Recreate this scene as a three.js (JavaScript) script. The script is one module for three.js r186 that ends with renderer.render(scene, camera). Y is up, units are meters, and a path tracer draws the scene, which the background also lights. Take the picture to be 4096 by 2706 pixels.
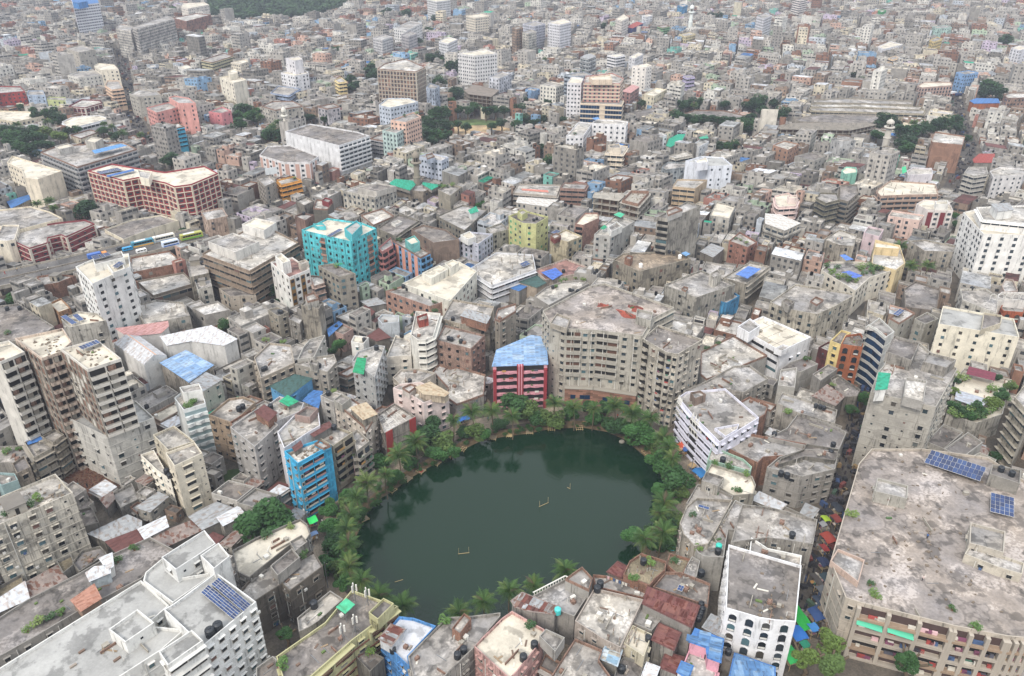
import * as THREE from 'three';
import { MarchingCubes } from 'three/addons/objects/MarchingCubes.js';
import { mergeGeometries } from 'three/addons/utils/BufferGeometryUtils.js';
// ---------- camera, sky, sun, air, exposure
const scene = new THREE.Scene();
const camera = new THREE.PerspectiveCamera(46, 1024 / 676, 1, 6000);
const EYE = new THREE.Vector3(0, 159, 0);
camera.position.copy(EYE); camera.rotation.x = -29 * Math.PI / 180; camera.updateMatrixWorld();
const renderer = new THREE.WebGLRenderer({ antialias: true });
renderer.toneMapping = THREE.LinearToneMapping; renderer.toneMappingExposure = 1.52;
renderer.shadowMap.enabled = true;
{ // overcast sky: bright milky cloud with soft uneven patches, a little darker towards the horizon
  const w = 256, h = 128, d = new Float32Array(w * h * 4);
  for (let j = 0; j < h; j++) for (let i = 0; i < w; i++) {
    const up = Math.sin(((j + .5) / h - .5) * Math.PI), a = (i / w) * Math.PI * 2, k = (j * w + i) * 4;
    const c = 1 + .08 * Math.sin(a * 3 + up * 5) * Math.sin(a * 2 - up * 7 + 1) + .05 * Math.sin(a * 7 + up * 13);
    const L = up < 0 ? .25 : (.52 + .72 * up) * c;
    d[k] = L * .95; d[k + 1] = L; d[k + 2] = L * 1.08; d[k + 3] = 1;
  }
  const t = new THREE.DataTexture(d, w, h, THREE.RGBAFormat, THREE.FloatType);
  t.mapping = THREE.EquirectangularReflectionMapping; t.magFilter = t.minFilter = THREE.LinearFilter; t.needsUpdate = true;
  scene.background = t; scene.environment = t;
}
const sun = new THREE.DirectionalLight(0xfff6ea, 2.0);
sun.position.set(-250, 520, 210); sun.target.position.set(0, 0, -250); scene.add(sun, sun.target);
sun.castShadow = true; sun.shadow.radius = 34; sun.shadow.mapSize.set(4096, 4096);
Object.assign(sun.shadow.camera, { left: -700, right: 700, top: 700, bottom: -900, near: 1, far: 2500 });
scene.fog = new THREE.FogExp2(0xe0e8fa, .00015);

// ---------- helpers
let seed = 7;
const rnd = () => { seed = (seed + 0x6d2b79f5) | 0; let t = Math.imul(seed ^ (seed >>> 15), 1 | seed); t = (t + Math.imul(t ^ (t >>> 7), 61 | t)) ^ t; return ((t ^ (t >>> 14)) >>> 0) / 4294967296; };
const rr = (a, b) => a + (b - a) * rnd(), pick = (a) => a[Math.floor(rnd() * a.length)];
const count = {};
function numbered(n) { const k = (count[n] = (count[n] ?? -1) + 1); return k ? n + '_' + String(k).padStart(3, '0') : n; }
function tag(o, label, category, group, kind) { if (label) o.userData.label = label; if (category) o.userData.category = category; if (group) o.userData.group = group; if (kind) o.userData.kind = kind; return o; }
function thing(name, label, category, group, x, y, z, ry = 0) { const g = new THREE.Group(); g.name = numbered(name); g.position.set(x, y, z); g.rotation.y = ry; scene.add(g); return tag(g, label, category, group); }
function mesh(name, geo, mat, parent, x = 0, y = 0, z = 0, ry = 0) { const m = new THREE.Mesh(geo, mat); m.name = name; m.position.set(x, y, z); m.rotation.y = ry; m.castShadow = m.receiveShadow = true; parent.add(m); return m; }
const geos = {};
function box(w, h, d) { w = Math.round(w * 20) / 20; h = Math.round(h * 20) / 20; d = Math.round(d * 50) / 50; const k = 'b' + w + ',' + h + ',' + d; return geos[k] ??= new THREE.BoxGeometry(w, h, d); }
function place(g, x, y, z, ry = 0, rx = 0, rz = 0) { const m = new THREE.Matrix4().makeRotationFromEuler(new THREE.Euler(rx, ry, rz, 'YXZ')); m.setPosition(x, y, z); return g.clone().applyMatrix4(m); }
function merge(list) { return mergeGeometries(list.map((g) => { g = g.index ? g.toNonIndexed() : g; for (const k of Object.keys(g.attributes)) if (!['position', 'normal', 'uv'].includes(k)) g.deleteAttribute(k); return g; })); }
class MB { // collects quads and triangles with uv in metres
  constructor() { this.p = []; this.n = []; this.u = []; this.c = null; this.col = [1, 1, 1]; }
  tri(a, b, c, ua, ub, uc) {
    const e = [b[0] - a[0], b[1] - a[1], b[2] - a[2]], f = [c[0] - a[0], c[1] - a[1], c[2] - a[2]];
    let n = [e[1] * f[2] - e[2] * f[1], e[2] * f[0] - e[0] * f[2], e[0] * f[1] - e[1] * f[0]]; const l = Math.hypot(...n) || 1; n = n.map((v) => v / l);
    this.p.push(...a, ...b, ...c); this.n.push(...n, ...n, ...n); this.u.push(...ua, ...ub, ...uc);
    if (this.c) for (let i = 0; i < 3; i++) this.c.push(...this.col);
  }
  quad(a, b, c, d, ua = [0, 0], ub = [1, 0], uc = [1, 1], ud = [0, 1]) { this.tri(a, b, c, ua, ub, uc); this.tri(a, c, d, ua, uc, ud); }
  box(x0, y0, z0, x1, y1, z1) { this.prism([[x0, z0], [x1, z0], [x1, z1], [x0, z1]], y0, y1, 0); }
  walls(p, y0, y1, o = 0, flip) {
    let u = o;
    for (let i = 0; i < p.length; i++) {
      const a = p[i], b = p[(i + 1) % p.length], l = Math.hypot(b[0] - a[0], b[1] - a[1]);
      const A = [a[0], y0, a[1]], B_ = [b[0], y0, b[1]], C = [b[0], y1, b[1]], D = [a[0], y1, a[1]];
      if (flip) this.quad(A, B_, C, D, [u, y0 + o], [u + l, y0 + o], [u + l, y1 + o], [u, y1 + o]); else this.quad(B_, A, D, C, [u + l, y0 + o], [u, y0 + o], [u, y1 + o], [u + l, y1 + o]);
      u += l;
    }
  }
  top(p, y, o = 0) {
    const v = p.map((q) => new THREE.Vector2(q[0], q[1])), s = Math.sin(o), c = Math.cos(o);
    for (const f of THREE.ShapeUtils.triangulateShape(v, [])) {
      const [i, j, k] = f, t = (q) => [q[0] * c - q[1] * s + o * 7, q[0] * s + q[1] * c + o * 3], A = (q) => [q[0], y, q[1]];
      const cr = (p[j][0] - p[i][0]) * (p[k][1] - p[i][1]) - (p[k][0] - p[i][0]) * (p[j][1] - p[i][1]);
      if (cr > 0) this.tri(A(p[i]), A(p[k]), A(p[j]), t(p[i]), t(p[k]), t(p[j])); else this.tri(A(p[i]), A(p[j]), A(p[k]), t(p[i]), t(p[j]), t(p[k]));
    }
  }
  prism(p, y0, y1, o = 0) { this.walls(p, y0, y1, o); this.top(p, y1, o); }
  ring(p, q, y0, y1, o = 0) {
    this.walls(p, y0, y1, o); this.walls(q, y0, y1, o, true);
    for (let i = 0; i < p.length; i++) { const j = (i + 1) % p.length; this.quad([p[j][0], y1, p[j][1]], [p[i][0], y1, p[i][1]], [q[i][0], y1, q[i][1]], [q[j][0], y1, q[j][1]], [0, 0], [1, 0], [1, .2], [0, .2]); }
  }
  bar(a, b, r) { // a square-section bar between two points
    const A = new THREE.Vector3(...a), Bv = new THREE.Vector3(...b), d = Bv.clone().sub(A), l = d.length(); if (l < .01) return;
    const g = new THREE.CylinderGeometry(r, r, l, 5, 1, true); g.applyQuaternion(new THREE.Quaternion().setFromUnitVectors(new THREE.Vector3(0, 1, 0), d.normalize())); g.translate((A.x + Bv.x) / 2, (A.y + Bv.y) / 2, (A.z + Bv.z) / 2);
    const h = g.toNonIndexed(); this.p.push(...h.attributes.position.array); this.n.push(...h.attributes.normal.array); this.u.push(...h.attributes.uv.array); if (this.c) for (let i = 0; i < h.attributes.position.count; i++) this.c.push(...this.col);
  }
  geo() { const g = new THREE.BufferGeometry(); g.setAttribute('position', new THREE.Float32BufferAttribute(this.p, 3)); g.setAttribute('normal', new THREE.Float32BufferAttribute(this.n, 3)); g.setAttribute('uv', new THREE.Float32BufferAttribute(this.u, 2)); if (this.c) g.setAttribute('color', new THREE.Float32BufferAttribute(this.c, 3)); return g; }
}
function inset(p, t) { // offsets a polygon (positive shoelace in x,z) inwards
  const n = p.length, out = [];
  for (let i = 0; i < n; i++) {
    const a = p[(i + n - 1) % n], b = p[i], c = p[(i + 1) % n];
    const n1 = nrm(a, b), n2 = nrm(b, c), k = 1 + n1[0] * n2[0] + n1[1] * n2[1], s = Math.min(1 / Math.max(k, .35), 2.2);
    out.push([b[0] - (n1[0] + n2[0]) * t * s, b[1] - (n1[1] + n2[1]) * t * s]);
  }
  return out;
}
function nrm(a, b) { const l = Math.hypot(b[0] - a[0], b[1] - a[1]) || 1; return [(b[1] - a[1]) / l, -(b[0] - a[0]) / l]; }
const area = (p) => { let s = 0; for (let i = 0; i < p.length; i++) { const a = p[i], b = p[(i + 1) % p.length]; s += a[0] * b[1] - b[0] * a[1]; } return s / 2; };
const mid = (p) => [p.reduce((s, q) => s + q[0], 0) / p.length, p.reduce((s, q) => s + q[1], 0) / p.length];
const inside = (x, z, p) => { let r = false; for (let i = 0, j = p.length - 1; i < p.length; j = i++) if ((p[i][1] > z) !== (p[j][1] > z) && x < (p[j][0] - p[i][0]) * (z - p[i][1]) / (p[j][1] - p[i][1]) + p[i][0]) r = !r; return r; };
const pairs = (f) => { const o = []; for (let i = 0; i < f.length; i += 2) o.push([f[i], f[i + 1]]); return o; };

// ---------- procedural textures
function lattice(s, seed0) { let q = seed0; const n = s * s, a = new Float32Array(n); for (let i = 0; i < n; i++) { q = (Math.imul(q, 1664525) + 1013904223) | 0; a[i] = (q >>> 8) / 16777216; } return a; }
function noiser(seed0) {
  const L = {};
  const val = (x, y, px, py) => { const k = px + '_' + py, a = (L[k] ??= lattice(Math.max(px, py), seed0 + px * 31 + py * 7)), S = Math.max(px, py); const xi = Math.floor(x), yi = Math.floor(y), fx = x - xi, fy = y - yi, sx = fx * fx * (3 - 2 * fx), sy = fy * fy * (3 - 2 * fy); const g = (i, j) => a[(((j % py) + py) % py) * S + (((i % px) + px) % px)]; return (g(xi, yi) * (1 - sx) + g(xi + 1, yi) * sx) * (1 - sy) + (g(xi, yi + 1) * (1 - sx) + g(xi + 1, yi + 1) * sx) * sy; };
  return (u, v, px, py, oct) => { let s = 0, w = .5, t = 0; for (let o = 0; o < oct; o++) { s += w * val(u * px, v * py, px, py); t += w; w *= .55; px *= 2; py *= 2; } return s / t; };
}
function tex(size, metres, fn, srgb = true) {
  const d = new Uint8Array(size * size * 4);
  for (let j = 0; j < size; j++) for (let i = 0; i < size; i++) { const c = fn(i / size, j / size), k = (j * size + i) * 4; for (let q = 0; q < 3; q++) d[k + q] = Math.max(0, Math.min(255, (Array.isArray(c) ? c[q] : c) * 255)); d[k + 3] = 255; }
  const t = new THREE.DataTexture(d, size, size); t.wrapS = t.wrapT = THREE.RepeatWrapping; t.magFilter = THREE.LinearFilter; t.minFilter = THREE.LinearMipmapLinearFilter; t.generateMipmaps = true; t.repeat.set(1 / metres, 1 / metres); if (srgb) t.colorSpace = THREE.SRGBColorSpace; t.needsUpdate = true; return t;
}
const sstep = (a, b, x) => { x = Math.min(1, Math.max(0, (x - a) / (b - a))); return x * x * (3 - 2 * x); };
const N1 = noiser(11), N2 = noiser(57), N3 = noiser(91);
const TEX = {
  roof: tex(1024, 31, (u, v) => { // stained concrete: tide marks, dark mould, bleached scum
    const wx = u + .04 * N2(u, v, 5, 5, 3), wy = v + .04 * N3(u, v, 5, 5, 3), a = N1(wx, wy, 5, 5, 6), b = N2(wx, wy, 9, 9, 6), c = N3(u, v, 60, 60, 4), e = N3(wx, wy, 3, 3, 5);
    let k = .80 + (a - .5) * .36 + (c - .5) * .2; k -= .24 * sstep(.54, .66, b) * (0.5 + c * .7); k += .12 * sstep(.56, .62, a) * sstep(.4, .6, c); k -= .13 * sstep(.48, .5, e) * (1 - sstep(.5, .54, e));
    const w = (e - .5) * .16; return [k * (1 + w * .5 + .01), k * (1 + w * .1), k * (.985 - w * .6)]; }),
  soft: tex(1024, 27, (u, v) => { const wx = u + .03 * N2(u, v, 5, 5, 3), a = N3(wx, v, 6, 6, 6), c = N1(u, v, 70, 70, 4), b = N2(wx, v, 10, 10, 5); const k = .9 + (a - .5) * .26 + (c - .5) * .1 - .16 * sstep(.56, .7, b); return [k, k * .995, k * .98]; }),
  wall: tex(1024, 22, (u, v) => { // plaster with rain streaks, patches and pour joints
    const st = N1(u, v, 90, 5, 4), a = N2(u, v, 5, 5, 6), c = N3(u, v, 70, 70, 3), m = N3(u, v, 30, 4, 5);
    let k = .88 + (a - .5) * .36 + (c - .5) * .12 - .28 * sstep(.52, .74, m) * sstep(.35, .7, st) - .16 * sstep(.6, .72, a);
    return [k, k * .99, k * .965]; }),
  wall2: tex(1024, 19, (u, v) => { const st = N2(u, v, 70, 4, 4), a = N3(u, v, 4, 4, 6), c = N1(u, v, 64, 64, 3), b = N1(u, v, 8, 8, 5); const k = .9 + (a - .5) * .42 + (c - .5) * .14 - .2 * sstep(.5, .7, st) - .2 * sstep(.57, .68, b) * (.4 + c); return [k, k * .985, k * .955]; }),
  paint: tex(512, 18, (u, v) => { const a = N2(u, v, 6, 6, 5), m = N1(u, v, 26, 5, 5), c = N3(u, v, 50, 50, 3); const k = .94 + (a - .5) * .2 + (c - .5) * .08 - .15 * sstep(.56, .74, m); return [k, k * .995, k * .985]; }),
  brick: tex(1024, 9, (u, v) => { const row = Math.floor(v * 120), x = u * 36 + (row % 2) * .5, fx = x % 1, fy = (v * 120) % 1, h = Math.sin(row * 91.7 + Math.floor(x) * 37.3) * 43758.5, q = h - Math.floor(h), a = N2(u, v, 5, 5, 5), joint = fy < .16 || fx < .05 ? 1 : 0, st = sstep(.55, .75, N1(u, v, 24, 4, 4)); const k = (.84 + (q - .5) * .3 + (a - .5) * .4) * (1 - .3 * st) + joint * .1; return [k, k * (.98 + joint * .08), k * (.96 + joint * .1)]; }),
  tin: tex(512, 5, (u, v) => { const s = .5 + .5 * Math.sin(u * Math.PI * 2 * 40), a = N2(u, v, 6, 6, 5), r = sstep(.56, .7, N1(u, v, 8, 3, 5)); const k = .84 + s * .08 + (a - .5) * .24 - r * .08; return [k, k * (1 - r * .06), k * (1 - r * .1)]; }),
  rust: tex(512, 7, (u, v) => { const s = .5 + .5 * Math.sin(u * Math.PI * 2 * 56), a = N2(u, v, 6, 6, 5), r = sstep(.5, .64, N1(u, v, 9, 5, 5)); const k = .82 + s * .08 + (a - .5) * .34; return [k * (1 - r * .2), k * (1 - r * .36), k * (1 - r * .42)]; }),
  ground: tex(1024, 40, (u, v) => { const a = N1(u, v, 6, 6, 6), c = N3(u, v, 120, 120, 3); const k = .75 + (a - .5) * .6 + (c - .5) * .35; return [k, k * .97, k * .92]; }),
  water: tex(512, 9, (u, v) => N1(u, v, 14, 14, 5), false),
  leaf: tex(256, 3, (u, v) => { const c = N3(u, v, 24, 24, 4); const k = .7 + (c - .5) * .8; return [k, k, k * .9]; }),
};
const mats = {};
function M(texKey, color, rough = .9, extra) { const k = texKey + color + rough + (extra?.k ?? ''); if (mats[k]) return mats[k]; const o = { color, roughness: rough, ...(extra?.o ?? {}) }; if (TEX[texKey]) o.map = TEX[texKey]; if (texKey === 'tin' || texKey === 'rust') { o.bumpMap = TEX[texKey]; o.bumpScale = .02; } const m = new THREE.MeshStandardMaterial(o); m.side = THREE.DoubleSide; return (mats[k] = m); }
const GLASS = ['#23282d', '#2d3338', '#1c2126', '#394249', '#2b3a3f', '#4a4640', '#1f2427', '#4f6a70', '#23282d'].map((c) => M('', c, .22));
const CURTAIN = ['#5d625f', '#7d7a72', '#4f6a72', '#6d5048'].map((c) => M('', c, .7));
const DARK = M('', '#1d1b1a', .95), FRAME = M('paint', '#b9b4aa'), WHITE = M('paint', '#dedcd6'), TANK = M('', '#22262b', .45), PIPE = M('', '#c9c7c0', .5), STEEL = M('', '#8b8d8f', .5, { k: 'm', o: { metalness: .5 } }), BARK = M('wall', '#6d5f4e'), RUSTROD = M('', '#6d4f3f');
const CLOTH = ['#a04843', '#d0ccc4', '#465c80', '#b58a55', '#7c4a62', '#4b7463', '#d0aeb0', '#54545e', '#c7c2b6'].map((c) => M('', c, .95));
const ROOF = { c: ['roof', '#b4b0ac'], p: ['roof', '#cbc7c1'], d: ['roof', '#928c88'], w: ['soft', '#d6cebf'], q: ['roof', '#b0a7a1'], s: ['soft', '#adadac'], u: ['soft', '#d3d5dc'], e: ['ground', '#98907d'], m2: ['roof', '#a9837c'], d2: ['roof', '#96877a'], m: ['tin', '#6d4642'], g: ['tin', '#a9abac'], k: ['rust', '#9c8e86'], x: ['tin', '#dadcdf'], x2: ['tin', '#d8d6d0'], b: ['tin', '#4a7cba'], z: ['tin', '#b2c1cc'], t: ['tin', '#2fa584'], e2: ['tin', '#27a585'], f: ['tin', '#c99a96'], f2: ['tin', '#a54d45'], o: ['tin', '#b98874'], B: ['tin', '#8db4e0'], T: ['tin', '#44635f'], y: ['tin', '#c2b196'], y2: ['roof', '#a0917f'], gb: ['tin', '#cfd0d2'] };
const isTin = (r) => ROOF[r][0] === 'tin' || ROOF[r][0] === 'rust';
const SHEETS = { k: ['#8f8a86', '#7a4a40', '#a3a5a6', '#6b4a43', '#b5b7b8', '#8c6f62'], g: ['#a3a5a7', '#b0b2b4', '#979a9c', '#a9a7a4', '#7f5a4e'], m: ['#7a4c48', '#80534c', '#734640', '#87594f'], x: ['#dcdee0', '#d3d6d9', '#e2e2e2'], b: ['#5580b0', '#5f88b6', '#6891bd', '#83a5c8'], z: ['#9fbfd6', '#c9d2d6', '#b2b2aa', '#8aa7ba'], B: ['#8fb0d6', '#9cbadb', '#88aad2', '#abc5e0'] };

// ---------- parts of buildings
const KIND = { apartment_block: 'apartment block', house: 'house', tin_shed: 'shed', warehouse: 'warehouse', office_building: 'office building', mosque: 'mosque', shopping_mall: 'market hall', school_building: 'school', hotel_building: 'hotel', hospital_building: 'hospital', market_building: 'market shed' };
const frameGeo = (w, h) => (geos['f' + w + ',' + h] ??= merge([place(box(w + .24, .12, .14), 0, h / 2 + .06, 0), place(box(w + .24, .12, .2), 0, -h / 2 - .06, 0), place(box(.12, h, .14), -w / 2 - .06, 0, 0), place(box(.12, h, .14), w / 2 + .06, 0, 0), place(box(.06, h, .1), 0, 0, 0)]));
function arch(w, h, d) { const k = 'a' + w + ',' + h + ',' + d; if (geos[k]) return geos[k]; const s = new THREE.Shape(); s.moveTo(-w / 2, -h / 2); s.lineTo(w / 2, -h / 2); s.lineTo(w / 2, h * .22); s.quadraticCurveTo(w * .42, h * .42, 0, h / 2); s.quadraticCurveTo(-w * .42, h * .42, -w / 2, h * .22); const g = new THREE.ExtrudeGeometry(s, { depth: d, bevelEnabled: false, curveSegments: 5 }); return (geos[k] = g); }
function archFrame(w, h) { const k = 'af' + w + ',' + h; if (geos[k]) return geos[k]; const s = new THREE.Shape(), mk = (t, W, H) => { t.moveTo(-W / 2, -h / 2); t.lineTo(W / 2, -h / 2); t.lineTo(W / 2, H * .22); t.quadraticCurveTo(W * .42, H * .42, 0, H / 2); t.quadraticCurveTo(-W * .42, H * .42, -W / 2, H * .22); t.closePath(); }; mk(s, w + .36, h + .36); const ho = new THREE.Path(); mk(ho, w, h); s.holes.push(ho); return (geos[k] = new THREE.ExtrudeGeometry(s, { depth: .18, bevelEnabled: false, curveSegments: 5 })); }
function wavy(L, h, amp, k) { // a balcony front whose plan swings in and out
  const p = [], n = Math.max(6, Math.round(L * 1.5)); for (let i = 0; i <= n; i++) p.push([-L / 2 + L * i / n, .55 + amp * Math.sin(i / n * Math.PI * 2 * k)]);
  const poly = [[-L / 2, 0], ...p, [L / 2, 0]].reverse(), m = new MB(); if (area(poly) < 0) poly.reverse(); m.prism(poly, 0, h, 0); m.top(poly, 0, 0); return m.geo(); }
function facade(F, a, b, style) {
  // F: building context {g,cx,cz,y0,y1,nf,wall,trim,dist,d}; edge a->b in world metres
  const L = Math.hypot(b[0] - a[0], b[1] - a[1]), n = nrm(a, b), mx = (a[0] + b[0]) / 2, mz = (a[1] + b[1]) / 2, ry = Math.atan2(n[0], n[1]), t = [n[1], -n[0]]; // t: local +x (to the right seen from outside)
  const { g, y0, y1, nf, wall, dist, d } = F, fh = (y1 - y0) / nf, near = dist < 250, midd = dist < 330;
  const P = (name, geo, mat, u, y, z, parent) => parent ? mesh(name, geo, mat, parent, u, y, z) : mesh(name, geo, mat, g, mx + t[0] * u + n[0] * z - F.cx, y, mz + t[1] * u + n[1] * z - F.cz, ry);
  const seen = n[0] * (EYE.x - mx) + n[1] * (EYE.z - mz) > 0; if (!seen || L < 1.6) return;
  const far = dist > 430, bulk = [];
  const win = (u, y, w, h, o = {}) => {
    if (far) { bulk.push(place(box(w, h, .1), u, y, .02)); return; }
    const m = P('window', box(w, h, .1), o.mat ?? (rnd() < .16 ? pick(CURTAIN) : pick(GLASS)), u, y, .03);
    if (near && !o.bare) mesh('frame', frameGeo(w, h), o.frame ?? FRAME, m);
    if (midd && !o.noshade) mesh('sunshade', box(w + .5, .1, .6), wall, m, 0, h / 2 + .22, .3);
    return m;
  };
  const ledge = (y, dpt = .14, h = .16, mat = wall) => P('ledge', box(L + .1, h, dpt * 2), mat, 0, y, 0);
  const slab = (u, y, w, dp, h, mat) => { const m = P('balcony', box(w, .14, dp), mat ?? wall, u, y + .07, dp / 2); mesh('railing', box(w, h, .1), mat ?? wall, m, 0, h / 2 + .07, dp / 2 - .05); for (const s of [-1, 1]) mesh('side_wall', box(.1, h, dp), mat ?? wall, m, s * (w / 2 - .05), h / 2 + .07, 0); return m; };
  const sp = d.spv ?? (d.spv = rr(2.7, 3.7)), rows = (fn) => { for (let i = 0; i < nf; i++) fn(i, y0 + i * fh); };
  const cols = (s, fn) => { const k = Math.max(1, Math.floor((L - .6) / s)); for (let i = 0; i < k; i++) fn(-L / 2 + (i + .5) * L / k, i, k); };
  const W = d.ww ?? (d.ww = pick([1.1, 1.3, 1.5])), Hh = d.wh ?? (d.wh = pick([1.2, 1.35, 1.5]));
  const ac = (u, y) => { if (near && rnd() < .06) P('air_conditioner', box(.85, .6, .4), WHITE, u, y, .3); };
  switch (style) {
    case 'w': case 'W': case 'v': case 'd': case 'c': {
      const s = style === 'v' ? 2.5 : style === 'd' ? 4.2 : style === 'c' ? 4.8 : sp, ks = []; cols(s, (u) => ks.push([u + rr(-.25, .25), rnd()]));
      rows((i, y) => { if (i === 0 && dist > 330 && !far) return; for (const [u, q] of ks) { if (style === 'd' && rnd() < .45) continue; if (style === 'w' && rnd() < .06) continue; if (style !== 'v' && style !== 'c' && q < .18) { win(u, y + fh * .66, .6, .5, { noshade: 1, bare: 1 }); continue; } const w = style === 'v' ? 1.2 : W; const m = win(u, y + fh * .52, Math.min(w, L - .6), Hh, d.sh ? { mat: rnd() < .6 ? M('', d.sh) : undefined } : {}); ac(u + W, y + .7); if (near && m && rnd() < .07) mesh('laundry', box(.7, .8, .05), pick(CLOTH), m, .1, -.7, .2); } });
      if (midd && d.lg === undefined) d.lg = rnd() < .5; if (d.lg) rows((i, y) => i && ledge(y, .1, .2));
      if (near && rnd() < .8) P('drain_pipe', box(.14, y1 - y0, .14), PIPE, rr(-.3, .3) * L, (y0 + y1) / 2, .1);
      break;
    }
    case 'b': case 'B': rows((i, y) => { if (!i) return; const k = Math.max(1, Math.round(L / 4)), w = L / k; for (let j = 0; j < k; j++) { const u = -L / 2 + (j + .5) * w; win(u, y + 1.15, w - .9, 2.0, { noshade: 1, bare: 1, mat: rnd() < .5 ? DARK : pick(GLASS) }); if (!far) { slab(u, y - .1, w - .12, 1.1, .95); if (style === 'B') { if (rnd() < .5) P('laundry', box(rr(.8, w - 1), .7, .06), pick(CLOTH), u + rr(-.3, .3), y + 1.35, 1.12); if (rnd() < .5) P('plant_box', bushGeo(), LEAF[Math.floor(rnd() * 3)], u + rr(-1, 1), y + .9, .9).scale.setScalar(rr(.35, .6)); } } else bulk.push(); if (j) P('column', box(.25, fh, .5), wall, -L / 2 + j * w, y + fh / 2 - .1, .25); } if (far) P('balcony', box(L, .95, 1), wall, 0, y + .4, .5); }); break;
    case 'r': rows((i, y) => { if (!i && dist > 300) return; const k = Math.max(1, Math.round(L / 3.6)), w = L / k; for (let j = 0; j < k; j++) win(-L / 2 + (j + .5) * w, y + fh * .58, w - .45, fh * .42, { noshade: 1 }); P('canopy_slab', box(L + .2, .12, .9), wall, 0, y + fh * .86, .45); }); break;
    case 'i': rows((i, y) => { for (let j = 0; j < 3; j++) if (i > 0 && i < nf) win(-L / 2 + (j + .55) * L / 3.1, y + fh * .5, L / 3.1 - .9, 1.15, { noshade: 1 }); }); break;
    case 'R': rows((i, y) => { win(-L * .08, y + fh * .55, Math.min(2.6, L * .4), 1.3); win(L * .38, y + fh * .62, .5, .4, { noshade: 1, bare: 1 }); ledge(y + fh - .05, .05, .1); }); break;
    case 't': { const k = []; cols(3.3, (u, i) => k.push(i)); const kk = k.length, w = L / kk; for (let j = 0; j < kk; j++) if (j % 3 === 1) P('pier', box(.5, y1 - y0, .5), wall, -L / 2 + j * w, (y0 + y1) / 2, .2); rows((i, y) => { ledge(y + .1, .12, .22, M('paint', '#58cbd8')); for (let j = 0; j < kk; j++) { const u = -L / 2 + (j + .5) * w; if (j % 6 === 3) { win(u, y + 1.5, w * .8, 1.6, { noshade: 1, bare: 1, mat: pick([DARK, ...CURTAIN]) }); if (i) slab(u, y - .05, w * .9, .7, .8, M('paint', '#b58a78')); } else win(u, y + fh * .52, 1.05, 1.15); } }); break; }
    case 'j': rows((i, y) => { for (const s of [-1, 0]) { const w = L * .3, u = -L / 2 + L * .12 + w * (s + 1.5) + (s + 1) * .4; P('opening', box(w, 1.75, .12), DARK, u, y + fh * .58, .02); P('balcony', box(w * .94, .6, .1), i % 2 ? CLOTH[8] : M('paint', '#b98f8c'), u, y + fh * .3 + rr(0, .2), .08); if (rnd() < .6) P('laundry', box(w * .4, .6, .05), pick(CLOTH), u + rr(-.8, .8), y + fh * .72, .1); P('rim', box(w + .3, .14, .4), wall, u, y + fh * .58 + .95, .15); } for (const s of [.3, .4]) P('lattice_panel', box(.55, 1.9, .08), M('paint', '#2f93c0'), L * s, y + fh * .5, .03); win(-L / 2 + .8, y + fh * .5, .7, 1, { noshade: 1 }); ledge(y + fh, .06, .14); }); break;
    case 'U': { const bays = Math.max(2, Math.round(L / 5)), w = L / bays; rows((i, y) => { for (let j = 0; j < bays; j++) { const u = -L / 2 + (j + .5) * w; if (bays > 2 && j % 3 === 1) { if (!i) P('brick_panel', box(w - .5, y1 - y0, .1), BRICKM, u, (y0 + y1) / 2, .02); P('vent', box(.6, .4, .12), DARK, u + .4, y + fh * .6, .06); } else { P('opening', box(w - .5, fh - 1, .12), DARK, u, y + fh * .62, .02); P('inner_wall', box(w * .45, fh - 1.1, .06), pick([BRICKM, CONCM, DARK]), u - w * .15, y + fh * .6, .07); slab(u, y - .02, w - .35, 1.25, .85); } } ledge(y, .1, .25); }); if (near) for (const s of [-.32, .1]) P('white_pipe', box(.16, y1 - y0, .16), WHITE, L * s, (y0 + y1) / 2, .25); break; }
    case 'X': { const k = Math.max(2, Math.round(L / 3.2)), w = L / k; for (let j = 0; j <= k; j++) P('column', box(.45, y1 - y0, .3), CONCM, -L / 2 + j * w * .995, (y0 + y1) / 2, .1); rows((i, y) => { ledge(y, .12, .28, CONCM); for (let j = 0; j < k; j++) { const u = -L / 2 + (j + .5) * w; if (rnd() < .7) P('brick_panel', box(w - .45, fh - .35, .08), BRICKM, u, y + fh / 2, .02); if (rnd() < .5) win(u, y + fh * .5, w * .5, 1.2, { noshade: 1, bare: 1, mat: DARK }); } }); break; }
    case 'K': case 'E': { const k = Math.max(2, Math.round(L / (style === 'E' ? 2.9 : 4))), w = L / k; for (let j = 0; j <= k; j++) P('pilaster', box(.42, y1 - y0, .6), F.trim, -L / 2 + .2 + j * (L - .4) / k, (y0 + y1) / 2, .2); rows((i, y) => { P('band', box(L, .34, .5), F.trim, 0, y + fh - .14, .16); for (let j = 0; j < k; j++) { const u = -L / 2 + (j + .5) * w; if (style === 'E') { if (rnd() < .85) win(u, y + fh * .42, w * .42, 1.5, { noshade: 1, bare: 1, mat: DARK }); } else { const ww = Math.round(w * .42 * 20) / 20, m = win(u, y + fh * .48, ww, .95, { bare: 1, noshade: 1 }); if (m) mesh('frame', frameGeo(ww, .95), F.trim, m).scale.z = 2; } } }); break; }
    case 'H': rows((i, y) => { ledge(y + fh, .12, .35, F.trim); cols(4, (u) => { win(u, y + fh * .5, 1.3, 1.2, { noshade: 1 }); P('awning', box(2, .1, .8), wall, u, y + fh * .75, .4); }); }); for (const s of [-.5, .5]) P('quoin', box(.9, y1 - y0, .4), F.trim, s * (L - .6), (y0 + y1) / 2, .06); break;
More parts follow.
